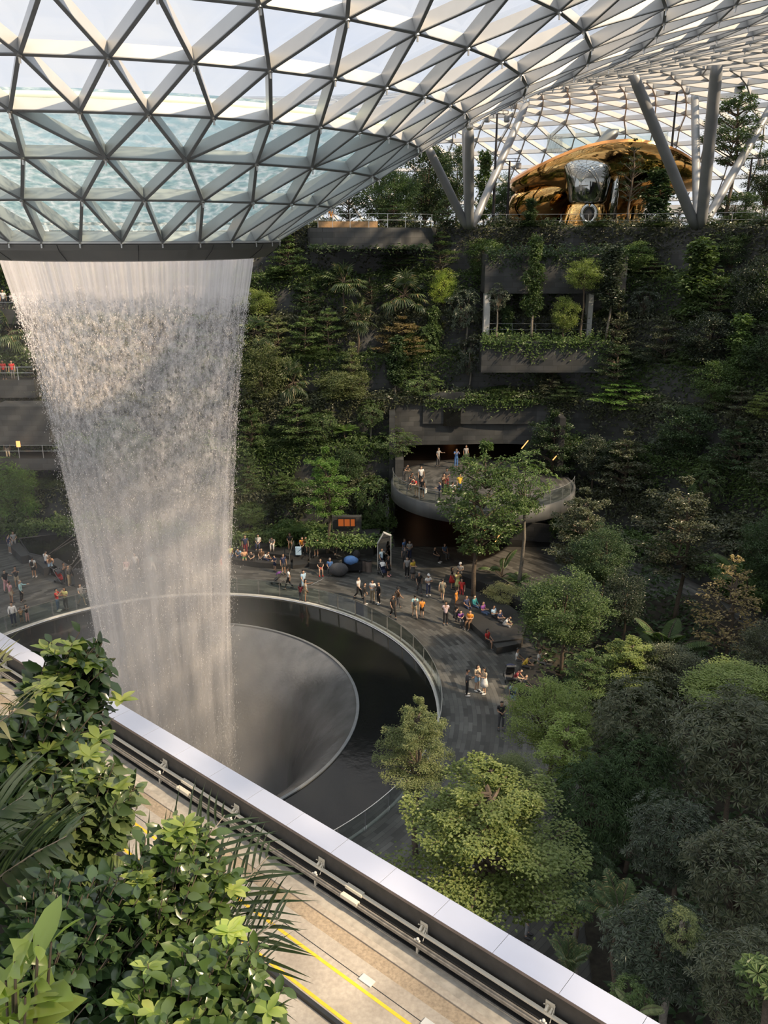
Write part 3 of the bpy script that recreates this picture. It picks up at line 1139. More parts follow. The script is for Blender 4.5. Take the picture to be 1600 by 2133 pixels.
plinth('stone_platform', [(984, 1300), (1019, 1332), (1035, 1350), (1085, 1340), (1100, 1290), (1040, 1245), (960, 1225), (947, 1262)], 0.45, 0.45, 'low dark stone seating platform under the slim tree right of the plaza', 'platform', 'slate')
plinth('stone_steps', [(1075, 1352), (1110, 1345), (1130, 1372), (1100, 1382)], 0.15, 0.15, 'low stone step beside the platform behind the seated yellow shirt', 'step', 'slate')
g = gz(1054, 1346)
props(MB().box((0, 0, 0.28), (2.1, 0.5, 0.55)).put('stone_bench', M['parapet'], None, (g[0], g[1], 0), (0, 0, 0.25)), 'dark brown stone bench block at the platform end beside the red seated woman', 'bench')
plinth('stone_platform', [(1085, 1385), (1150, 1380), (1165, 1420), (1150, 1460), (1085, 1440), (1070, 1410)], 0.42, 0.42, 'low stone seat under the yellow green tree right of the pushchair', 'platform', 'wallstone')
plinth('planter_wall', [(950, 1195), (1010, 1215), (1100, 1260), (1120, 1250), (1030, 1195), (955, 1180)], 0.85, 0.85, 'long low planter wall behind the people resting under the slim tree', 'planter', 'wallstone')
plinth('stone_steps', [(610, 1162), (640, 1160), (642, 1174), (610, 1178)], 0.3, 0.3, 'short dark steps between two handrails on the far plaza', 'step', 'wallstone')
plinth('stone_bench', [(478, 1152), (560, 1158), (605, 1166), (605, 1176), (540, 1172), (475, 1164)], 0.45, 0.45, 'long curved stone bench on the far plaza nearest the falling water', 'bench', 'wallstone')
plinth('stone_bench', [(645, 1163), (705, 1166), (708, 1178), (645, 1174)], 0.45, 0.45, 'stone bench on the far plaza holding the couple by the trunk', 'bench', 'wallstone')
plinth('stone_platform', [(470, 1128), (690, 1130), (700, 1152), (605, 1158), (540, 1150), (470, 1144)], 0.55, 0.55, 'raised stone terrace seating people on the far plaza', 'platform', 'wallstone')
# angled planter in front of the passage with a pale top edge
P = [(590, 1098), (700, 1110), (778, 1122), (790, 1112), (800, 1085), (700, 1078), (600, 1075)]
plinth('stone_planter', P, 1.5, 1.5, 'dark angular stone planter with trees beside the tall mirror frame', 'planter', 'balconystone')
for (xa, ya, xb, yb, lab) in ((604, 1168, 612, 1140, 'thin steel handrail at the left of the far plaza steps'), (646, 1166, 654, 1142, 'thin steel handrail at the right of the far plaza steps')):
    p = gz(xa, ya + 10)
    q = p + np.array([0.15, 2.2, 0.35])
    e = MB().tube([(0, 0, 0.05), (0, 0, 0.95), (0.15, 2.0, 1.35), (0.15, 2.0, 0.4)], 0.03, 6).put('handrail', M['stainless'], None, tuple(p))
    props(e, lab, 'handrail')

# stepped black pools on the left of the plaza
def pool(px_pts, z, label):
    P = np.array([gz(x, y, z)[:2] for x, y in px_pts])
    c = P.mean(0)
    a = np.arctan2(P[:, 1] - c[1], P[:, 0] - c[0])
    P = P[np.argsort(a)]
    e = empty('stepped_pool', (c[0], c[1], 0), label, 'pool')
    MB().prism(P - c, 0, z - 0.02).put('stone_basin', M['black'], e)
    MB().prism((P - c) * 0.93, z - 0.02, z + 0.012).put('water_surface', M['blackwater'], e)
    Q = np.vstack([P - c, (P - c)[:1]])
    MB().tube(np.column_stack([Q, np.full(len(Q), z)]), 0.05, 4).put('stone_rim', M['balconystone'], e)
    return e


pool([(40, 1122), (120, 1112), (150, 1118), (95, 1160), (60, 1152)], 0.7, 'black stepped pool nearest the bamboo on the left plaza')
pool([(75, 1166), (110, 1150), (160, 1120), (180, 1135), (150, 1175), (120, 1190)], 0.6, 'black stepped pool behind the man with a backpack on the left plaza')
pool([(160, 1205), (150, 1185), (190, 1140), (300, 1140), (300, 1195), (200, 1208)], 0.5, 'wide black pool partly veiled by the falling water')
for i, (x, y, ln, rz, lab) in enumerate(((44, 1160, 3.4, -0.9, 'sloping stone block edging the pool nearest the bamboo'), (88, 1183, 3.6, -0.9, 'sloping stone block edging the pool behind the backpack man'), (126, 1190, 2.6, -0.8, 'sloping stone block beside the left pushchair'))):
    g = gz(x, y)
    props(MB().box((0, 0, 0.32), (ln, 0.8, 0.64), rz).put('stone_block', M['balconystone'], None, tuple(g)), lab, 'block')
g = gz(168, 1222)
props(MB().box((0, 0, 0.7), (0.7, 0.3, 1.4)).put('stone_post', M['balconystone'], None, tuple(g)), 'squat grey stone post at the pool edge beside the falling water', 'post')

# left hillside walkway ledges glimpsed beside the water
def ledge(px0, px1, py, y, h, name, label, rail=True):
    p, q = gy(px0, py, y), gy(px1, py, y)
    o = MB().box(((q[0] - p[0]) / 2, 0, -h / 2), (q[0] - p[0], 3.0, h)).put(name, M['blockstone'], None, (p[0], y + 1.5, p[2]))
    props(o, kind='structure')
    if rail:
        railing('walkway_railing', [(p[0], y + 0.1), (q[0], y + 0.1)], p[2], label, mat=M['stainless'])


ledge(-60, 60, 645, 74, 1.2, 'slab_walkway_high', 'steel railing on the highest left walkway behind the water')
ledge(-60, 70, 792, 71, 1.5, 'slab_walkway_middle', 'steel railing on the middle left walkway with red figures')
ledge(-60, 125, 955, 67.5, 1.0, 'slab_walkway_low', 'steel railing on the lowest left walkway above the bamboo')
props(MB().box((0, 0, 0), (4.5, 2.5, 3.2)).put('wall_left_block', M['blockstone'], None, tuple(gy(58, 880, 69))), kind='structure')
glow(4, 866, 69.5, 0.35, 0.7, 'small amber lamp in the dark recess left of the water', 'warm')
glow(12, 876, 69.5, 0.3, 0.5, 'second small amber lamp lower in the dark left recess', 'warm')
glow(38, 925, 66.9, 0.3, 0.5, 'amber lamp on the lowest left walkway', 'warm')

# added wall outside the view, blocking the sun from the grove
props(MB().box((25.5, 2, 13.0), (2.0, 56, 26)).put('wall_sun_blocker', M['wallstone']), kind='structure')
# planting bed under the grove on the right
P = np.array([(6.3, 14), (7.6, 25), (9.2, 33), (11, 40), (9.6, 47), (10, 54), (24, 56), (24, 14)])
props(MB().prism(P, 0.0, 0.12).put('ground_grove', M['soil']), kind='structure')
# ---------------------------------------------------------------- roof columns
def column_group(px, py, y, tops, lab):
    base = gy(px, py, y)
    base[2] = DECK
    for k, (tx, ty, tyy, rad, mat) in enumerate(tops):
        t = gy(tx, ty, tyy)
        off = np.array([(tx - px) * 0.0025, 0.25 if tyy > y else -0.25, 0])
        e = empty('roof_column', tuple(base + off), lab[k], 'column', 'slanting columns holding up the glass roof')
        v = t - base - off
        sh = MB().tube([(0, 0, 0), v * 0.08, v * 0.9, v * 0.985], [rad * 0.8, rad, rad * 0.95, rad * 0.72], 16).put('shaft', M['column'], e, smooth=True)
        b = MB().ball(v * 0.99, rad * 0.8).tube([v * 0.985, v * 1.02], rad * 0.5, 10)
        b.put('head', M['stainless'], sh, smooth=True)


column_group(977, 470, 77, [(888, 300, 72, 0.36, 'column'), (978, 262, 71, 0.40, 'column'), (969, 262, 79, 0.34, 'column'), (1098, 212, 84, 0.36, 'column')],
             ['slanting grey roof column leaning left beside the funnel edge', 'upright grey roof column nearest in the cluster left of the pavilion', 'upright pale roof column just behind the near one left of the pavilion', 'slanting pale roof column rising right towards the golden pavilion'])
column_group(1455, 478, 74, [(1312, 138, 67, 0.42, 'column'), (1496, 112, 66, 0.46, 'column'), (1447, 182, 82, 0.36, 'column'), (1625, 190, 80, 0.36, 'column')],
             ['slanting grey roof column crossing in front of the golden pavilion', 'tall dark near upright roof column right of the pavilion', 'bright white upright roof column behind the dark one', 'slanting pale roof column leaning right behind the layered deck tree'])

# ---------------------------------------------------------------- lamp masts
def mast(px, py0, py1, y, lab, arms=2):
    top = gy(px, py0, y)
    h = top[2] - DECK
    e = empty('lamp_mast', (top[0], y, DECK), lab, 'lamp')
    MB().tube([(0, 0, 0), (0, 0, h * 0.35), (0, 0, h)], [0.16, 0.12, 0.08], 8).put('pole', M['lamp'], e)
    b = MB().tube([(-0.95, 0, h - 0.05), (0.95, 0, h - 0.05)], 0.04, 6).tube([(-0.95, 0, h + 0.2), (0.95, 0, h + 0.2)], 0.03, 6)
    for x in (-0.95, -0.5, 0.5, 0.95):
        b.tube([(x, 0, h - 0.05), (x, 0, h + 0.2)], 0.03, 6)
    bar = b.put('crossbar', M['lamp'], e)
    for x in (-0.85, 0.85)[:arms]:
        MB().lathe([(0.02, 0), (0.24, -0.1), (0.26, -0.5), (0.2, -0.62), (0.02, -0.62)], 12).put('lamp_head', M['column'], bar, (x, 0, h - 0.1))


mast(1412, 178, 480, 80, 'tall black twin headed lamp mast standing before the golden pavilion')
mast(1036, 236, 470, 80, 'black lamp mast left of the golden pavilion beside the pale slanting column')
mast(1062, 335, 470, 84, 'shorter black lamp mast at the left edge of the golden pavilion')
mast(1567, 328, 470, 82, 'short black lamp mast at the far right among the deck trees')

# ---------------------------------------------------------------- mirrored golden pavilion with slides
m, nt, out = nmat('mirror_gold')
p = N(nt, 'ShaderNodeBsdfPrincipled', Roughness=0.06, Metallic=1.0)
tcn = nt.nodes.new('ShaderNodeTexCoord')
mp = nt.nodes.new('ShaderNodeMapping')
mp.inputs['Scale'].default_value = (0.35, 0.35, 1.3)
nt.links.new(tcn.outputs['Object'], mp.inputs[0])
wv = nt.nodes.new('ShaderNodeTexNoise')
wv.inputs['Scale'].default_value = 0.9
wv.inputs['Detail'].default_value = 3
nt.links.new(mp.outputs[0], wv.inputs[0])
nt.links.new(ramp(nt, wv.outputs[0], [(0.3, (0.30, 0.17, 0.06)), (0.5, (0.58, 0.34, 0.12)), (0.7, (0.80, 0.54, 0.22))]), p.inputs['Base Color'])
bp = N(nt, 'ShaderNodeBump', Strength=0.10, Distance=0.5)
nt.links.new(wv.outputs[0], bp.inputs['Height'])
nt.links.new(bp.outputs[0], p.inputs['Normal'])
nt.links.new(p.outputs[0], out.inputs[0])
M['gold'] = m
m2 = pmat('mirror_chrome', (0.36, 0.37, 0.36), 0.07, 1.0, var=0.2, scale=0.8)
dk = pmat('dark_mirror', (0.10, 0.09, 0.08), 0.08, 0.9, var=0.3)

pc = gy(1255, 470, 86)
pav = empty('golden_pavilion', (pc[0], 86, DECK), 'mirrored golden mushroom shaped slide pavilion on the upper deck', 'pavilion')
k86 = depth((pc[0], 86, DECK)) / F


def P2(px, py, D=80.5):           # where the line of sight crosses the pavilion's front
    g = gy(px, py, D)
    return g[0] - pc[0], g[2] - DECK


# canopy: a flattened, lopsided disc with a rolled rim, swelling into the body
def blob(rows, k=56):
    """rows: (z, cx, cy, rx, ry, power) -> closed lofted surface"""
    a = 2 * PI * np.arange(k + 1) / k
    G = []
    for z, cx, cyy, rx, ry, pw_ in rows:
        c, s = np.cos(a), np.sin(a)
        x = np.sign(c) * np.abs(c) ** pw_ * rx + cx
        y = np.sign(s) * np.abs(s) ** pw_ * ry + cyy
        zz = z if not callable(z) else z(x, y)
        G.append(np.column_stack([x, y, np.full(k + 1, zz) if np.isscalar(zz) else zz]))
    return MB().grid(np.array(G))


def tilt(z0, sl, cv=0.0):
    return lambda x, y: z0 + sl * x + cv * x * x


rows = [(tilt(0.05, 0), -0.6, 0, 3.6, 3.0, 1), (tilt(0.9, 0.0), -0.6, 0, 3.3, 2.8, 1), (tilt(1.9, 0.0), -0.5, 0, 3.7, 3.1, 1),
        (tilt(2.5, 0.02, -0.003), -0.4, 0, 5.0, 4.0, 1), (tilt(3.3, 0.02, -0.009), -0.2, 0, 6.8, 5.1, 0.97), (tilt(4.4, 0.015, -0.018), 0.0, 0, 8.3, 6.1, 0.94),
        (tilt(5.6, 0.01, -0.027), 0.0, 0, 9.0, 6.7, 0.92), (tilt(6.6, 0.0, -0.033), 0.0, 0, 9.2, 6.9, 0.92), (tilt(7.1, 0.0, -0.036), 0.0, 0, 9.1, 6.8, 0.92)]
blob(rows).put('canopy_shell', M['gold'], pav, smooth=True)
rim = [(tilt(7.05, 0.0, -0.036), 0, 0, 9.15, 6.85, 0.92), (tilt(7.3, 0.0, -0.036), 0, 0, 9.05, 6.75, 0.92), (tilt(7.3, 0.0, -0.036), 0, 0, 8.7, 6.5, 0.92), (tilt(6.9, 0.0, -0.03), 0, 0, 0.1, 0.1, 1)]
copper = pmat('copper_rim', (0.80, 0.36, 0.12), 0.3, 0.6, var=0.1)
blob(rim).put('roof_rim', copper, pav)['label'] = 'coppery rim of the pavilion roof'
# skirts: the swollen left lobe and the right lobe that come down to the deck
rows = [(0.0, -6.4, 0.0, 1.9, 2.2, 1), (0.8, -6.7, -0.2, 2.5, 2.8, 1), (1.8, -6.4, -0.4, 3.0, 3.4, 1), (2.8, -5.8, -0.5, 3.3, 3.8, 1), (3.7, -5.0, -0.5, 3.2, 3.9, 1), (4.5, -4.2, -0.4, 2.4, 3.2, 1), (5.0, -3.6, -0.2, 1.0, 1.6, 1)]
blob(rows, 36).put('side_lobe', M['gold'], pav, smooth=True)
rows = [(0.0, 2.4, -1.0, 1.7, 1.7, 1), (0.8, 2.2, -0.9, 1.3, 1.4, 1), (2.0, 2.4, -0.6, 1.4, 1.5, 1), (3.2, 3.2, -0.3, 2.2, 2.2, 1), (4.2, 3.8, 0, 3.2, 3.0, 1), (5.0, 3.8, 0, 3.6, 3.4, 1)]
blob(rows, 36).put('side_lobe', M['gold'], pav, smooth=True)
# chrome bowl hanging at the front over the slide mouth
bx0, bz0 = P2(1222, 425)
bx1, bz1 = P2(1226, 335)
rows = [(bz0, bx0, -5.6, 1.5, 1.2, 1), (bz0 + 0.25, bx0, -5.6, 1.75, 1.45, 1), (bz0 + 2.0, bx0, -5.4, 2.05, 1.7, 1), (bz1 - 0.5, bx1, -5.2, 2.3, 1.9, 1), (bz1 + 0.1, bx1, -4.8, 2.15, 1.8, 1), (bz1 + 0.35, bx1, -4.4, 1.2, 1.2, 1)]
blob(rows, 40).put('chrome_bowl', m2, pav, smooth=True)['label'] = 'silver mirrored bowl at the front of the pavilion'
# golden plinth under the bowl and the round slide mouth
rows = [(0.0, bx0 - 0.1, -5.4, 2.3, 1.6, 0.8), (1.0, bx0 - 0.1, -5.4, 1.95, 1.5, 0.8), (bz0 - 0.1, bx0, -5.5, 1.75, 1.4, 0.8), (bz0 + 0.1, bx0, -5.5, 1.2, 1.0, 0.8)]
blob(rows, 36).put('front_plinth', M['gold'], pav, smooth=True)
mx_, mz_ = P2(1219, 447)
q = MB()
a = np.linspace(0, 2 * PI, 33)
q.tube(np.column_stack([mx_ + 0.62 * np.cos(a), np.full(33, -6.95), mz_ + 0.72 * np.sin(a)]), 0.22, 8, False)
q.put('slide_mouth', m2, pav, smooth=True)
q = MB().ball((mx_, -6.85, mz_), (0.55, 0.18, 0.66), 16, 10)
q.put('slide_opening', M['railblack'], pav, smooth=True)['label'] = 'dark round opening of the slide'
mx2, mz2 = P2(1262, 468)
q = MB()
q.tube(np.column_stack([mx2 + 0.45 * np.cos(a), np.full(33, -7.1), mz2 + 0.35 * np.sin(a)]), 0.14, 8, False)
q.put('slide_mouth', dk, pav, smooth=True)
# glass guard and funnel on top
q = MB().lathe([(5.6, 0), (5.6, 1.6)], 40)
v = np.vstack(q.V) * np.array([1, 0.75, 1]) + np.array([-0.2, 0, 6.9])
MB().add(v, q.F4).put('glass_guard', M['railglass'], pav, smooth=True)
tx, tz = P2(1280, 268, 86)
rows = [(6.7, tx - 1.6, 0.5, 1.0, 0.8, 1), (tz - 0.6, tx - 0.3, 0.5, 0.8, 0.7, 1), (tz, tx, 0.5, 0.55, 0.5, 1), (tz + 0.02, tx, 0.5, 0.02, 0.02, 1)]
blob(rows, 20).put('slide_chimney', M['column'], pav, smooth=True)
# slanted mirror strip in front, right of the bowl
p0, p1 = P2(1268, 455), P2(1288, 345)
MB().tube([(p0[0], -6.4, p0[1]), (p1[0], -5.6, p1[1])], [0.42, 0.3], 12).put('slide_tube', m2, pav, smooth=True)
# pale building band behind the deck at right
props(MB().box((0, 0, 0), (16, 0.6, 0.9)).put('wall_deck_back', M['column'], None, tuple(gy(1470, 435, 110))), kind='structure')

# ---------------------------------------------------------------- elevated train guideway in the foreground
A0 = np.array([-11.189, 22.035])
DD = np.array([0.7673, -0.6413])
NN = np.array([-0.6413, -0.7673])
ANG = math.atan2(DD[1], DD[0])
ZP, ZD = 14.0, 13.2


def gw(s, t, z):
    p = A0 + DD * t + NN * s
    return (p[0], p[1], z)


def strip(name, s0, s1, z0, z1, mat, t0=-22, t1=34, **k):
    P = [gw(s0, t0, z0), gw(s0, t1, z0), gw(s1, t1, z0), gw(s1, t0, z0), gw(s0, t0, z1), gw(s0, t1, z1), gw(s1, t1, z1), gw(s1, t0, z1)]
    b = MB().hexa([P[3], P[2], P[1], P[0], P[7], P[6], P[5], P[4]])
    return b


m, nt, out = nmat('concrete_track')
p = N(nt, 'ShaderNodeBsdfPrincipled', Roughness=0.85)
f1 = noise(nt, 1.2, 6)
f3 = noise(nt, 14, 4)
c = ramp(nt, f1, [(0.3, (0.33, 0.285, 0.23)), (0.7, (0.46, 0.41, 0.34))])
c = mixc(nt, 0.5, c, ramp(nt, f3, [(0.35, (0.7,) * 3), (0.65, (1.1,) * 3)]), 'MULTIPLY')
nt.links.new(c, p.inputs['Base Color'])
nt.links.new(p.outputs[0], out.inputs[0])
M['concrete'] = m
M['tanconcrete'] = pmat('tan_aggregate_concrete', (0.33, 0.26, 0.18), 0.9, var=0.25, scale=22)
props(strip('', -0.0, 5.2, ZD - 0.9, ZD - 0.03, M['concrete']).put('slab_guideway', M['concrete']), kind='structure')
wall = props(strip('', 0.04, 0.46, ZD - 2.2, ZP - 0.06, M['parapet']).put('wall_parapet', M['parapet']), kind='structure')
props(strip('', 0.44, 0.50, ZP - 0.07, ZP - 0.005, M['brownstone']).put('trim_parapet_lip', M['brownstone']), kind='structure')
cop = empty('parapet_coping', gw(0.25, 0, ZP), 'row of smooth white coping panels capping the guideway parapet', 'coping')
pm = None
for k in range(-18, 28):
    t = 8.912 + 1.195 * k
    if pm is None:
        pm = MB().box((0, 0, 0), (1.187, 0.50, 0.05)).mesh('coping_panel')
    c0 = np.array(gw(0.25, t + 0.6, ZP)) - np.array(gw(0.25, 0, ZP))
    link('coping_panel', pm, M['coping'], cop, tuple(c0 - np.array([0, 0, 0.025])), (0, 0, ANG))
# track surface bands
def band(name, s0, s1, mat, h=0.0, kind='structure'):
    return props(strip('', s0, s1, ZD - 0.03, ZD + h, None).put(name, mat), kind=kind)


M['greyconcrete'] = pmat('grey_concrete', (0.36, 0.33, 0.28), 0.85, var=0.25, scale=5)
band('floor_track_inner', 0.46, 0.98, M['greyconcrete'], 0.0)
band('trim_track_ledge', 0.98, 1.10, M['concrete'], 0.03)
band('floor_track_tan', 1.10, 1.38, M['tanconcrete'], 0.0)
band('floor_track_main', 1.38, 5.0, M['concrete'], 0.012)
for s_, lab in ((1.84, 'yellow painted line on the concrete track nearer the parapet'), (2.44, 'yellow painted line on the concrete track nearer the shrubs')):
    o = strip('', s_ - 0.03, s_ + 0.03, ZD + 0.012, ZD + 0.016, None).put('painted_line', M['yellow'])
    props(o, lab, 'line')
o = strip('', 1.675, 1.69, ZD + 0.012, ZD + 0.0145, None).put('trim_joint', M['railblack'])
props(o, kind='structure')
b = strip('', 2.55, 2.62, ZD + 0.012, ZD + 0.10, None)
props(b.put('trim_track_kerb', M['railblack']), kind='structure')
# small cover plates on the joint
for k, t in enumerate((15.6, 16.9, 21.0)):
    P = np.array(gw(1.66, t, ZD + 0.025))
    props(MB().box((0, 0, 0), (0.26, 0.14, 0.02)).put('cover_plate', M['white_edge'], None, tuple(P), (0, 0, ANG)), ['small pale cover plate on the track joint nearest the palm tips', 'small pale cover plate in the middle of the track joint', 'small pale cover plate on the track joint near the lower frame edge'][k], 'plate')

# conductor rail on insulators
cr = empty('conductor_rail', gw(0.6, 0, ZD), 'cream power rail on bracket insulators running along the parapet', 'rail')


def loc(b_):
    o_ = np.array(gw(0.6, 0, ZD))
    b_.V = [v - o_ for v in b_.V]
    return b_


loc(strip('', 0.525, 0.590, ZD + 0.345, ZD + 0.375, None)).put('upper_rail', M['rail'], cr)['label'] = 'cream upper rail'
loc(strip('', 0.545, 0.57, ZD + 0.27, ZD + 0.345, None)).put('rail_web', M['railblack'], cr)
loc(strip('', 0.60, 0.64, ZD + 0.20, ZD + 0.25, None)).put('lower_conductor', M['railblack'], cr)
loc(strip('', 0.655, 0.735, ZD + 0.20, ZD + 0.255, None)).put('lower_rail', M['railgrey'], cr)['label'] = 'grey lower rail'
loc(strip('', 0.685, 0.705, ZD + 0.255, ZD + 0.285, None)).put('rail_head', M['railgrey'], cr)
loc(strip('', 0.47, 0.66, ZD + 0.0, ZD + 0.02, None)).put('floor_shade_strip', M['railblack'], cr)  # black strip puts the shade under the rails into the floor colour
bm_ = MB()
# x runs along the rail, y towards the wall
bm_.box((0, 0.085, 0.36), (0.12, 0.09, 0.04)).box((0, 0.125, 0.42), (0.16, 0.012, 0.20)).tube([(-0.03, 0.03, 0.40), (-0.03, 0.12, 0.44)], 0.028, 8).tube([(0.04, 0.04, 0.39), (0.04, 0.12, 0.42)], 0.022, 8)
for q in (-0.07, 0.0, 0.07):
    bm_.tube([(q, 0.11, 0.44), (q, 0.05, 0.50)], 0.010, 5)
bm_.tube([(0.085, 0.12, 0.50), (0.085, 0.03, 0.36), (0.085, -0.02, 0.28)], 0.007, 5)
bi_ = MB().ball((-0.01, -0.045, 0.285), 0.032).ball((0.035, -0.06, 0.275), 0.024).ball((-0.05, -0.07, 0.27), 0.022)
ii = bi_.mesh('insulator', True)
bm_.box((0, -0.05, 0.13), (0.04, 0.05, 0.26))
im = bm_.mesh('insulator_bracket')
o_ = np.array(gw(0.6, 0, ZD))
for k in range(-8, 12):
    t = 8.64 + 2.455 * k - 0.12
    br_ = link('insulator_bracket', im, M['rail'], cr, tuple(np.array(gw(0.6, t, ZD)) - o_), (0, 0, ANG))
    link('insulator', ii, M['white_edge'], br_)
jm = MB().box((0, 0.042, 0.365), (0.40, 0.10, 0.06)).box((0, -0.095, 0.255), (0.40, 0.09, 0.07)).mesh('joint_cover')
for t in (9.45, 14.35, 19.8, 4.2):
    link('joint_cover', jm, M['rail'], cr, tuple(np.array(gw(0.6, t, ZD)) - o_), (0, 0, ANG))
# ---------------------------------------------------------------- foliage prototypes
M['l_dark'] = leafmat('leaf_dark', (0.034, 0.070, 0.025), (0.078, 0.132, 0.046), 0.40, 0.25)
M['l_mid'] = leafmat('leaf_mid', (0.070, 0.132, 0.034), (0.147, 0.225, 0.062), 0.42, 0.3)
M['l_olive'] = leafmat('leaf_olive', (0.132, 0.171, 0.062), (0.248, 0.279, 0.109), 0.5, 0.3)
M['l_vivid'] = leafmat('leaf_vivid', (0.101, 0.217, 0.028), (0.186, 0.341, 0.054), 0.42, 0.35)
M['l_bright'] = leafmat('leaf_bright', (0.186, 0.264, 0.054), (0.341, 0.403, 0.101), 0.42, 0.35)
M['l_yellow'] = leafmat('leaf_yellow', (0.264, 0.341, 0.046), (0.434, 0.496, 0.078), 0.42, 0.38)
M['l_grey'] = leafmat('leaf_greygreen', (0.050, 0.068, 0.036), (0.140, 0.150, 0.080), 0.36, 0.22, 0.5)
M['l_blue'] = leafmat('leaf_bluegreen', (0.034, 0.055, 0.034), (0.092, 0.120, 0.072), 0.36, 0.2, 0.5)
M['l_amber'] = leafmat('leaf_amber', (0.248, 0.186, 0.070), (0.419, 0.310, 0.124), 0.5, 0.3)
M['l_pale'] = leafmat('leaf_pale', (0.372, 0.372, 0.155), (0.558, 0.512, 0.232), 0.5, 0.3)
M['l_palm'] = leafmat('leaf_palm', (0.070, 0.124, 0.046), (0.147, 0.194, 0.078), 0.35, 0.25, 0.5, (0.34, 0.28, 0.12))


def nrm(a):
    return a / (np.linalg.norm(a, axis=-1, keepdims=True) + 1e-9)


class LB:
    """collects leaves (material 0) and twigs (material 1)"""

    def __init__(s, seed):
        s.g = np.random.default_rng(seed)
        s.V, s.T, s.n = [], [], 0
        s.tw = MB()

    def leaves(s, P, D, U, L, W, fold=0.25, mid=0.5):
        n = len(P)
        D = nrm(D)
        S = nrm(np.cross(D, U))
        U = np.cross(S, D)
        L = np.broadcast_to(L, n)[:, None]
        W = np.broadcast_to(W, n)[:, None]
        V = np.stack([P, P + D * L * mid + S * W / 2 + U * W * fold, P + D * L - U * L * 0.12, P + D * L * mid - S * W / 2 + U * W * fold], 1).reshape(-1, 3)
        T = (np.arange(n) * 4)[:, None, None] + np.array([[0, 1, 2], [0, 2, 3]])[None]
        s.V.append(V)
        s.T.append(T.reshape(-1, 3) + s.n)
        s.n += len(V)

    def mesh(s, name):
        V, T = np.vstack(s.V), np.vstack(s.T)
        fs, mi = [T], [0]
        if s.tw.n:
            fs += [np.vstack(s.tw.F4) + s.n]
            mi += [1]
            if s.tw.F3:
                fs += [np.vstack(s.tw.F3) + s.n]
                mi += [1]
            V = np.vstack([V] + s.tw.V)
        return fast_mesh(name, V, fs, mi)


def rnd_dir(g, n, flat=0.3):
    a = g.uniform(0, 2 * PI, n)
    return nrm(np.column_stack([np.cos(a), np.sin(a), g.normal(0, flat, n)]))


def rnd_up(g, n, k=0.45):
    return nrm(np.column_stack([g.normal(0, k, n), g.normal(0, k, n), np.ones(n)]))


def c_layered(seed, W=6.0, H=6.0, tiers=10, per=85, L=0.24, Wd=0.12, cone=0.55, sag=0.0, nb=(5, 8), gap=0.08, wild=0.2):
    q = LB(seed)
    g = q.g
    for i in range(tiers):
        t = i / (tiers - 1)
        h = H * (0.04 + 0.93 * t) + g.normal(0, H * 0.015)
        Rr = W / 2 * max(0.12, min(1.0, 1.15 * (1 - t) ** cone) * (0.6 + 0.4 * min(1, t / 0.22)))
        m = g.integers(*nb)
        a0 = g.uniform(0, 6)
        for k in range(m):
            a = a0 + 2 * PI * k / m + g.normal(0, 0.25)
            ln = Rr * g.uniform(0.88 - wild, 1.08)
            h = h + g.normal(0, H * 0.012)
            d = np.array([math.cos(a), math.sin(a), 0])
            rise = g.uniform(0.02, 0.16) * ln
            b0 = np.array([0, 0, max(0.0, h - 0.28 * ln)])
            b1 = d * ln + np.array([0, 0, h + rise])
            q.tw.tube([b0, b0 * 0.4 + b1 * 0.6 + np.array([0, 0, 0.06 * ln]), b1], [0.012 * W, 0.006 * W, 0.002 * W], 4, False)
            n = int(per * (0.35 + ln / (W / 2)))
            u = g.uniform(0.22, 1.05, n) ** 0.75
            lat = g.normal(0, 0.20, n) * ln * (1.15 - 0.6 * u)
            sd = np.array([-d[1], d[0], 0])
            P = d * (u * ln)[:, None] + sd * lat[:, None]
            P[:, 2] = h + rise * u - sag * (u ** 2) * ln + g.normal(0, gap, n) - np.abs(lat) * 0.12
            q.leaves(P, nrm(rnd_dir(g, n, 0.25) + d * 0.7), rnd_up(g, n, 0.38), L * g.uniform(0.7, 1.2, n), Wd * g.uniform(0.8, 1.2, n))
    return q.mesh('crown'), W, H


def c_round(seed, W=6.0, H=6.0, ncl=130, per=60, L=0.24, Wd=0.13, pad=0.12, hollow=0.55, flat=0.45, twigs=26, up=0.45):
    q = LB(seed)
    g = q.g
    for k in range(ncl):
        d = nrm(g.normal(0, 1, (1, 3)))[0]
        rr = g.uniform(hollow, 1.0) ** 0.7
        bump = 1 + 0.22 * math.sin(d[0] * 5 + seed) * math.cos(d[2] * 4 + seed) + 0.1 * math.sin(d[1] * 9)
        c = d * rr * bump * np.array([W / 2, W / 2, H / 2]) * 0.9 + np.array([0, 0, H / 2])
        if c[2] < 0.02 * H:
            continue
        n = int(per * g.uniform(0.6, 1.4))
        P = c + g.normal(0, 1, (n, 3)) * np.array([pad * W, pad * W, pad * W * flat]) * 0.62
        out = nrm(P - np.array([0, 0, H * 0.35]))
        q.leaves(P, nrm(rnd_dir(g, n, 0.35) + out * 0.5), rnd_up(g, n, up), L * g.uniform(0.7, 1.25, n), Wd * g.uniform(0.8, 1.2, n))
        if k < twigs:
            q.tw.tube([(0, 0, H * 0.02), c * np.array([0.35, 0.35, 0.5]), c], [0.010 * W, 0.006 * W, 0.002 * W], 4, False)
    return q.mesh('crown'), W, H


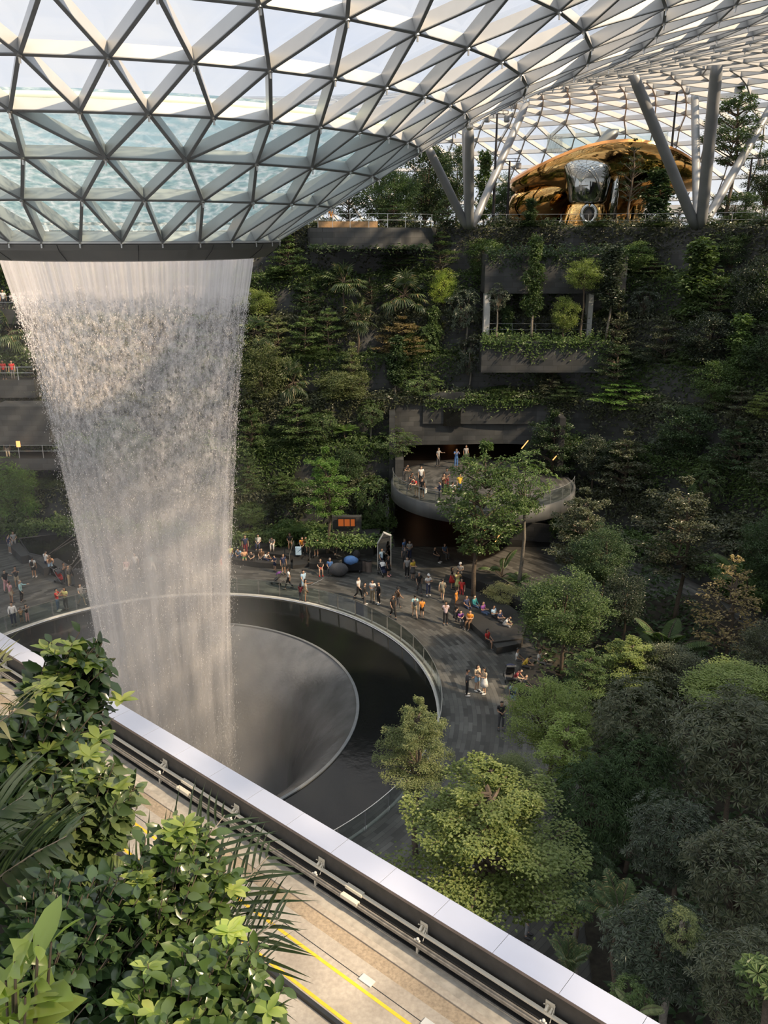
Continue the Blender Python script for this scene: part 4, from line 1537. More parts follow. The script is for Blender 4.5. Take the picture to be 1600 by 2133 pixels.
def c_rosette(seed, W=5.0, H=5.0, nr=170, leaf=8, L=0.42, Wd=0.13, droop=-0.15, hollow=0.6, twigs=24, mid=0.55, fold=0.2):
    q = LB(seed)
    g = q.g
    for k in range(nr):
        d = nrm(g.normal(0, 1, (1, 3)) + np.array([0, 0, 0.25]))[0]
        rr = g.uniform(hollow, 1.0) ** 0.6
        bump = 1 + 0.25 * math.sin(d[0] * 4 + seed) * math.cos(d[2] * 5 + seed)
        c = d * rr * bump * np.array([W / 2, W / 2, H / 2]) * 0.92 + np.array([0, 0, H / 2])
        axis = nrm(d * 0.8 + np.array([0, 0, 0.7]) + g.normal(0, 0.2, 3))
        e1 = nrm(np.cross(axis, [0.3, 0.8, 0.1]))
        e2 = np.cross(axis, e1)
        n = leaf + int(g.integers(-1, 3))
        a = g.uniform(0, 6) + 2 * PI * np.arange(n) / n + g.normal(0, 0.15, n)
        D = np.cos(a)[:, None] * e1 + np.sin(a)[:, None] * e2 + axis * (droop + g.uniform(0.0, 0.5, n))[:, None]
        P = np.repeat(c[None], n, 0) + nrm(D) * 0.05
        q.leaves(P, D, np.repeat(axis[None], n, 0) + g.normal(0, 0.15, (n, 3)), L * g.uniform(0.75, 1.2, n), Wd * g.uniform(0.85, 1.15, n), fold, mid)
        if k < twigs:
            q.tw.tube([(0, 0, H * 0.05), c * np.array([0.4, 0.4, 0.6]), c], [0.010 * W, 0.006 * W, 0.002 * W], 4, False)
    return q.mesh('crown'), W, H


def c_column(seed, W=2.4, H=7.0, ncl=110, per=36, L=0.30, Wd=0.17):
    q = LB(seed)
    g = q.g
    for k in range(ncl):
        t = (k + g.uniform(0, 1)) / ncl
        Rr = W / 2 * (0.45 + 0.55 * math.sin(PI * min(1, t * 1.05 + 0.08))) * (0.75 + 0.35 * math.sin(t * 17 + seed))
        a = g.uniform(0, 2 * PI)
        c = np.array([math.cos(a) * Rr * g.uniform(0.3, 1), math.sin(a) * Rr * g.uniform(0.3, 1), H * t])
        n = int(per * g.uniform(0.6, 1.4))
        P = c + g.normal(0, 0.16, (n, 3)) * W * 0.5
        q.leaves(P, nrm(rnd_dir(g, n, 0.4) + np.array([0, 0, -0.3])), rnd_up(g, n, 0.6), L * g.uniform(0.7, 1.2, n), Wd * g.uniform(0.8, 1.2, n))
    q.tw.tube([(0, 0, 0), (0.05, 0, H * 0.5), (0, 0.05, H * 0.95)], [0.05, 0.04, 0.015], 5, False)
    return q.mesh('crown'), W, H


def c_fan(seed, W=4.6, H=4.0, fans=26, segs=15, L=1.05, petiole=1.25):
    q = LB(seed)
    g = q.g
    o = np.array([0, 0, H * 0.42])
    for k in range(fans):
        el = R(g.uniform(-38, 75))
        a = k * 2.4 + g.normal(0, 0.2)
        d = np.array([math.cos(a) * math.cos(el), math.sin(a) * math.cos(el), math.sin(el)])
        pl = petiole * g.uniform(0.8, 1.15)
        hub = o + d * pl + np.array([0, 0, -0.16 * pl * math.cos(el)])
        q.tw.tube([o, o + d * pl * 0.5, hub], [0.03, 0.02, 0.015], 4, False)
        sd = nrm(np.cross(d, [0, 0, 1.0]))
        up = np.cross(sd, d)
        n = segs
        th = np.linspace(-2.0, 2.0, n)
        D = np.cos(th)[:, None] * (d + np.array([0, 0, -0.25])) + np.sin(th)[:, None] * sd + up * 0.12
        ln = L * (1 - 0.25 * np.abs(th) / 2.0) * g.uniform(0.9, 1.1)
        P = np.repeat(hub[None], n, 0)
        q.leaves(P, D, np.repeat(up[None], n, 0), ln * 0.62, 0.16, 0.2, 0.7)
        D2 = nrm(nrm(D) + np.array([0, 0, -0.55]))
        q.leaves(P + nrm(D) * (ln * 0.5)[:, None], D2, np.repeat(up[None], n, 0), ln * 0.6, 0.13, 0.2, 0.25)
    return q.mesh('crown'), W, H


def frond(q, o, a, el, Lf, leaf, nl, wd, bend=1.0, twist=0.0, vee=0.35):
    g = q.g
    ts = np.linspace(0, 1, 9)
    az = np.array([math.cos(a), math.sin(a), 0])
    pts = [np.array(o, float)]
    for i in range(8):
        e = el - bend * ts[i] * 1.1
        pts.append(pts[-1] + (az * math.cos(e) + np.array([0, 0, math.sin(e)])) * Lf / 8)
    pts = np.array(pts)
    q.tw.tube(pts, np.linspace(0.03, 0.006, 9) * Lf / 2.5, 4, False)
    u = np.linspace(0.16, 0.99, nl)
    P = np.column_stack([np.interp(u, ts, pts[:, k]) for k in range(3)])
    T = nrm(np.column_stack([np.interp(u, ts, np.gradient(pts[:, k])) for k in range(3)]))
    sd = nrm(np.cross(T, [0, 0, 1.0]))
    up = np.cross(sd, T)
    for sg in (-1, 1):
        ln = leaf * np.sin(PI * np.clip(u * 0.9 + 0.12, 0, 1)) ** 0.6 * g.uniform(0.9, 1.1, nl)
        D = sd * sg + T * 0.75 + up * vee + np.array([0, 0, -0.15])
        q.leaves(P, D, up + sd * sg * -0.3, ln * 0.6, wd, 0.15, 0.6)
        D2 = nrm(D) + np.array([0, 0, -0.55])
        q.leaves(P + nrm(D) * (ln * 0.5)[:, None], D2, up, ln * 0.55, wd * 0.85, 0.15, 0.3)


def c_feather(seed, W=4.5, H=3.2, fr=14, Lf=2.6, leaf=0.75, nl=34, wd=0.065):
    q = LB(seed)
    for k in range(fr):
        frond(q, (0, 0, H * 0.15), k * 2.4 + q.g.normal(0, 0.2), R(q.g.uniform(30, 80)), Lf * q.g.uniform(0.8, 1.1), leaf, nl, wd)
    return q.mesh('crown'), W, H


def c_banana(seed, W=4.0, H=3.6, blades=9, L=2.3, wid=0.75):
    q = LB(seed)
    g = q.g
    for k in range(blades):
        a = k * 2.4 + g.normal(0, 0.3)
        el = R(g.uniform(35, 85))
        az = np.array([math.cos(a), math.sin(a), 0])
        pts = [np.array([0, 0, 0.2])]
        for i in range(10):
            e = el - 1.3 * (i / 10) ** 1.5
            pts.append(pts[-1] + (az * math.cos(e) + np.array([0, 0, math.sin(e)])) * (L + 0.9) / 10)
        pts = np.array(pts)
        q.tw.tube(pts, np.linspace(0.05, 0.012, 11), 4, False)
        u = np.linspace(0.32, 0.98, 22)
        ts = np.linspace(0, 1, 11)
        P = np.column_stack([np.interp(u, ts, pts[:, j]) for j in range(3)])
        T = nrm(np.column_stack([np.interp(u, ts, np.gradient(pts[:, j])) for j in range(3)]))
        sd = nrm(np.cross(T, [0, 0, 1.0]))
        up = np.cross(sd, T)
        for sg in (-1, 1):
            ln = wid * np.sin(PI * np.clip((u - 0.28) / 0.72, 0.04, 0.96)) ** 0.5 * 0.62
            q.leaves(P, sd * sg + T * 0.35 + np.array([0, 0, -0.25]), up, ln * 1.3, 0.20, 0.05, 0.5)
    return q.mesh('crown'), W, H


def c_spiky(seed, W=1.6, H=1.0, n=40, L=0.8):
    q = LB(seed)
    g = q.g
    a = g.uniform(0, 2 * PI, n)
    el = g.uniform(0.2, 1.4, n)
    D = np.column_stack([np.cos(a) * np.cos(el), np.sin(a) * np.cos(el), np.sin(el)])
    q.leaves(np.zeros((n, 3)) + [0, 0, 0.05], D, np.column_stack([-D[:, 0], -D[:, 1], np.ones(n)]), L * g.uniform(0.7, 1.1, n), 0.1, 0.2, 0.4)
    return q.mesh('crown'), W, H


_cache = {}
GEN = {
    'layered': [lambda: c_layered(21), lambda: c_layered(22, tiers=9, cone=0.42), lambda: c_layered(23, tiers=12, per=70, cone=0.8)],
    'open': [lambda: c_layered(31, tiers=8, per=120, cone=0.35, nb=(6, 9), gap=0.12), lambda: c_layered(32, tiers=7, per=130, cone=0.3, nb=(6, 9), gap=0.14)],
    'round': [lambda: c_round(41), lambda: c_round(42, ncl=150, flat=0.35), lambda: c_round(43, pad=0.10, ncl=170, per=48)],
    'bigleaf': [lambda: c_rosette(51), lambda: c_rosette(52, nr=150, H=5.5), lambda: c_rosette(53, nr=190, L=0.36, Wd=0.12)],
    'column': [lambda: c_column(61), lambda: c_column(62, ncl=130)],
    'fan': [lambda: c_fan(71), lambda: c_fan(72, fans=22), lambda: c_fan(73, fans=30)],
    'feather': [lambda: c_feather(81), lambda: c_feather(82, fr=11)],
    'banana': [lambda: c_banana(91), lambda: c_banana(92, blades=7)],
    'narrow': [lambda: c_rosette(101, W=6, H=6, nr=620, leaf=9, L=0.34, Wd=0.082, droop=-0.05, hollow=0.5, mid=0.45), lambda: c_rosette(102, W=6, H=6, nr=700, leaf=8, L=0.36, Wd=0.085, droop=-0.1, hollow=0.5, mid=0.45)],
    'fine': [lambda: c_layered(111, W=7, H=7, tiers=9, per=480, L=0.13, Wd=0.085, cone=0.45, nb=(6, 9), gap=0.10, wild=0.4), lambda: c_round(112, W=7, H=7, ncl=190, per=120, L=0.13, Wd=0.085, pad=0.075, hollow=0.45, flat=0.32, twigs=60)],
    'midfine': [lambda: c_layered(121, W=6, H=6, tiers=9, per=190, L=0.17, Wd=0.095, cone=0.5, nb=(5, 8), gap=0.09, wild=0.35), lambda: c_round(122, W=6, H=6, ncl=240, per=80, L=0.16, Wd=0.09, pad=0.085, hollow=0.5)],
    'bamboo': [lambda: c_round(131, W=3, H=5, ncl=110, per=40, L=0.34, Wd=0.07, pad=0.15, hollow=0.2, flat=0.7)],
    'lobed': [lambda: c_rosette(141, W=3, H=3, nr=40, leaf=11, L=0.62, Wd=0.20, droop=0.0, hollow=0.7, mid=0.65)],
    'spiky': [lambda: c_spiky(151)],
    'sparse': [lambda: c_layered(161, tiers=8, per=34, cone=0.6, gap=0.05)],
}


def proto(kind, v):
    key = (kind, v % len(GEN[kind]))
    if key not in _cache:
        _cache[key] = GEN[kind][key[1]]()
    return _cache[key]


def trunk_mesh(v, slender=True):
    key = ('trunk', v)
    if key not in _cache:
        g = np.random.default_rng(900 + v)
        z = np.linspace(0, 1, 9)
        x = np.cumsum(g.normal(0, 0.010, 9)) * (z > 0)
        y = np.cumsum(g.normal(0, 0.010, 9)) * (z > 0)
        x -= x[-1] * z
        y -= y[-1] * z
        b = MB().tube(np.column_stack([x * 6, y * 6, z]), np.linspace(1.0, 0.55, 9), 8)
        _cache[key] = b
    return _cache[key]


DEFMAT = {'layered': 'l_dark', 'open': 'l_mid', 'round': 'l_dark', 'bigleaf': 'l_mid', 'column': 'l_mid', 'fan': 'l_palm', 'feather': 'l_palm', 'banana': 'l_mid',
          'narrow': 'l_grey', 'fine': 'l_bright', 'midfine': 'l_olive', 'bamboo': 'l_vivid', 'lobed': 'l_mid', 'spiky': 'l_yellow', 'sparse': 'l_dark'}
NAMES = {'layered': 'layered_tree', 'open': 'layered_tree', 'round': 'leafy_tree', 'bigleaf': 'umbrella_leaf_tree', 'column': 'columnar_tree', 'fan': 'fan_palm', 'feather': 'feather_palm',
         'banana': 'banana_plant', 'narrow': 'narrow_leaf_tree', 'fine': 'small_leaf_tree', 'midfine': 'small_leaf_tree', 'bamboo': 'bamboo', 'lobed': 'rosette_plant', 'spiky': 'spiky_plant', 'sparse': 'layered_tree'}
CATS = {'fan': 'palm', 'feather': 'palm', 'banana': 'plant', 'lobed': 'plant', 'spiky': 'plant', 'bamboo': 'bamboo'}
_tn = [0]


def tree(kind, x0, y0, x1, y1, where, label, mat=None, v=None, zb=None, tx=None, tr=None):
    """crown fills the photo box x0..x1, y0..y1; 'where' = pixel row of the trunk foot (met with the ground), or ('Y', distance)"""
    _tn[0] += 1
    i = _tn[0]
    v = i if v is None else v
    cx = (x0 + x1) / 2
    fx = tx if tx is not None else cx
    if isinstance(where, tuple):
        Y = where[1]
        base = gy(fx, y1, Y)
        base[2] = zb if zb is not None else ground(base[0], Y)
    else:
        base = hit(fx, where)
        # stand in the middle of the planter step, not on its edge
        base = np.array([base[0] * (base[1] + 0.7) / base[1], base[1] + 0.7, base[2]])
        base[2] = max(base[2], ground(base[0], base[1]))
        Y = base[1]
    me, W0, H0 = proto(kind, v)
    pt, pb = gy(cx, y0, Y), gy(cx, y1, Y)
    wd = (x1 - x0) * depth(gy(cx, (y0 + y1) / 2, Y)) / F
    # a crown seen from above spreads up and down the picture by its own depth
    ang = (0.5 * (y0 + y1) - 489) / F
    hh = max(pt[2] - pb[2], 0.3)
    hh2 = max(hh - wd * 0.55 * max(0.0, ang), hh * 0.55)
    zt = pt[2] - (hh - hh2) * 0.4
    zc = zt - hh2
    if zc < base[2]:
        zc = base[2] + 0.02
        hh2 = max(0.5, zt - zc)
    e = empty(NAMES[kind], tuple(base), label, CATS.get(kind, 'tree'), rz=0.0)
    cxw = (gy(cx, y1, Y)[0] - base[0]) * (0.55 if tx is not None else 1.0)
    sx = wd / W0
    sz_ = hh2 / H0
    rz = (i * 2.399) % (2 * PI)
    link('crown', me, [M[mat or DEFMAT[kind]], M['bark']], e, (cxw, 0, zc - base[2]), (0, 0, rz), (sx, sx, sz_))
    top = zc - base[2] + hh2 * (0.8 if kind in ('layered', 'open', 'fine', 'midfine', 'sparse') else 0.42 if kind == 'fan' else 0.3 if kind in ('feather', 'banana', 'spiky', 'lobed') else 0.6)
    if kind not in ('spiky',) and top > 0.25:
        rad = tr or (min(0.16, 0.035 + 0.012 * top) * (1.4 if kind == 'fan' else 1))
        # unit tube: scale the radius and height apart
        key = ('tm', i % 5)
        if key not in _cache:
            g = np.random.default_rng(900 + i % 5)
            z = np.linspace(0, 1, 9)
            w1 = np.cumsum(g.normal(0, 0.6, 9)); w1 -= w1[0]; w1 -= w1[-1] * z
            w2 = np.cumsum(g.normal(0, 0.6, 9)); w2 -= w2[0]; w2 -= w2[-1] * z
            _cache[key] = MB().tube(np.column_stack([w1, w2, z * 60]), np.linspace(1.15, 0.5, 9), 8).mesh('trunk', True)
        t = link('trunk', _cache[key], M['barkpale'] if kind in ('bigleaf', 'bamboo', 'column') else M['bark'], e, (0, 0, -0.05), (0, 0, 0), (rad, rad, (top + 0.05) / 60))
    return e


# ---------------------------------------------------------------- undergrowth and climbers on the terraces
def undergrowth(k, th0, th1, seed, label, dens=46):
    g = np.random.default_rng(seed)
    d0, z1 = TIERS[k]
    z0 = TIERS[k - 1][1] if k else 0.0
    d1 = TIERS[k + 1][0] if k + 1 < len(TIERS) else d0 + 1.2
    q = LB(seed)
    if k + 1 < len(TIERS):
        zz = z1
    else:
        zz = DECK - 0.3
    n = int(dens * abs(th1 - th0) * 12)
    t = g.uniform(th0, th1, n)
    cl = 0.5 + 0.5 * np.sin(t * 0.9 + seed) * np.sin(t * 0.37 + 2 * seed)
    keep = g.random(n) < 0.25 + 0.75 * cl
    t = t[keep]
    cl = cl[keep]
    n = len(t)
    r_ = np.interp(t, TH, R0) + d0
    mode = g.random(n)
    dd = np.where(mode < 0.55, g.uniform(0.15, d1 - d0, n), -0.03 - np.abs(g.normal(0, 0.14, n)))
    hang = np.abs(g.normal(0, 0.45, n)) * (z1 - z0) * (0.3 + cl)
    z = np.where(mode < 0.55, zz + np.abs(g.normal(0, 0.35, n)) * (0.4 + 1.2 * cl) + 0.1, np.maximum(zz + 0.45 - hang, z0 + 0.1))
    rr = r_ + dd
    a = np.radians(t)
    P = np.column_stack([AX + rr * np.cos(a), AY + rr * np.sin(a), z])
    out = np.column_stack([-np.cos(a), -np.sin(a), np.zeros(n)])
    D = nrm(rnd_dir(g, n, 0.5) + out * 0.7)
    U = nrm(rnd_up(g, n, 0.5) + out * 0.5)
    ok = ~((P[:, 0] > 1.0) & (P[:, 0] < 14.2) & (P[:, 2] < 11) & (P[:, 1] < 75))
    s_ = g.uniform(0.6, 1.3, n)
    q.leaves(P[ok], D[ok], U[ok], (0.30 * s_)[ok], (0.15 * s_)[ok])
    o = link('undergrowth', q.mesh('undergrowth'), [M[('l_mid', 'l_dark', 'l_grey', 'l_dark')[(k + seed) % 4]]])
    return props(o, label, 'undergrowth', kind='stuff')


names_ = ['lowest', 'second', 'third', 'fourth', 'fifth', 'sixth', 'seventh', 'topmost']
for k in range(len(TIERS)):
    undergrowth(k, -5, 150, 300 + k, 'low leafy plants and climbers along the %s step of the planted hillside' % names_[k])
# grove floor
g = np.random.default_rng(77)
q = LB(77)
n = 9000
P = np.column_stack([g.uniform(6.6, 22, n), g.uniform(15, 62, n), np.abs(g.normal(0, 0.45, n)) + 0.12])
rr = np.hypot(P[:, 0] - AX, P[:, 1] - AY)
ok = (rr > 21.6) & ((P[:, 0] > 9.2) | (P[:, 1] < 22))
ok &= ~((P[:, 0] < 15) & (P[:, 1] > 53))
P = P[ok]
n = len(P)
s_ = g.uniform(0.7, 1.5, n)
q.leaves(P, rnd_dir(g, n, 0.4), rnd_up(g, n, 0.5), 0.36 * s_, 0.19 * s_)
props(link('undergrowth', q.mesh('undergrowth'), [M['l_dark']]), 'dark leafy ground plants beneath the grove on the right of the plaza', 'undergrowth', kind='stuff')
# deck edge hedge
g = np.random.default_rng(78)
q = LB(78)
n = 9000
t = g.uniform(15, 92, n)
a = np.radians(t)
rr = np.interp(t, TH, R0) + 12.85 + np.abs(g.normal(0, 0.5, n))
P = np.column_stack([AX + rr * np.cos(a), AY + rr * np.sin(a), DECK - 0.2 + np.abs(g.normal(0, 0.38, n)) * (0.7 + 0.5 * np.sin(t * 1.3))])
q.leaves(P, rnd_dir(g, n, 0.5), rnd_up(g, n, 0.6), 0.26, 0.14)
props(link('hedge', q.mesh('hedge'), [M['l_dark']]), 'ragged dark hedge along the edge of the upper deck', 'hedge', kind='stuff')


def trailing(x0, x1, y0, y1, z, hang, n, seed, mat, label, lift=0.35):
    """plants filling a planter box and trailing over its front"""
    g = np.random.default_rng(seed)
    q = LB(seed)
    top = g.random(n) < 0.55
    x = g.uniform(x0, x1, n)
    y = np.where(top, g.uniform(y0, y1, n), y0 - np.abs(g.normal(0, 0.10, n)) - 0.02)
    w_ = 0.45 + 0.55 * np.sin(x * 1.7 + seed) * np.sin(x * 0.6)
    zz = np.where(top, z + np.abs(g.normal(0, lift, n)), z + 0.1 - np.abs(g.normal(0, 0.45, n)) * hang * (0.4 + np.abs(w_)))
    P = np.column_stack([x, y, zz])
    D = nrm(rnd_dir(g, n, 0.5) + np.array([0, -0.6, -0.1]))
    s_ = g.uniform(0.6, 1.3, n)
    q.leaves(P, D, rnd_up(g, n, 0.5) + np.array([0, -0.4, 0]), 0.28 * s_, 0.14 * s_)
    return props(link('undergrowth', q.mesh('undergrowth'), [M[mat]]), label, 'undergrowth', kind='stuff')


trailing(gx0 - 0.8, gx1 + 1.4, 71.65, 73.6, zf - 0.2, 1.6, 2600, 401, 'l_mid', 'plants trailing over the planter below the dark gallery')
trailing(gx0 - 0.4, gx1 + 2.8, 73.85, 75.5, zt + 3.2, 1.8, 2600, 402, 'l_dark', 'plants trailing over the stone band above the dark gallery')
trailing(3.5, 15.6, 72.1, 73.0, 11.35, 1.0, 2600, 403, 'l_mid', 'grassy plants trailing over the stone fascia above the balcony')
trailing(-6.5, 4.0, 74.6, 76.0, DECK - 1.6, 0.8, 900, 404, 'l_dark', 'leaves hanging below the small upper stone terrace', 0.1)
trailing(-6.2, 0.6, 62.6, 64.0, 1.55, 0.5, 1500, 405, 'l_mid', 'low plants in the angular planter beside the mirror frame')
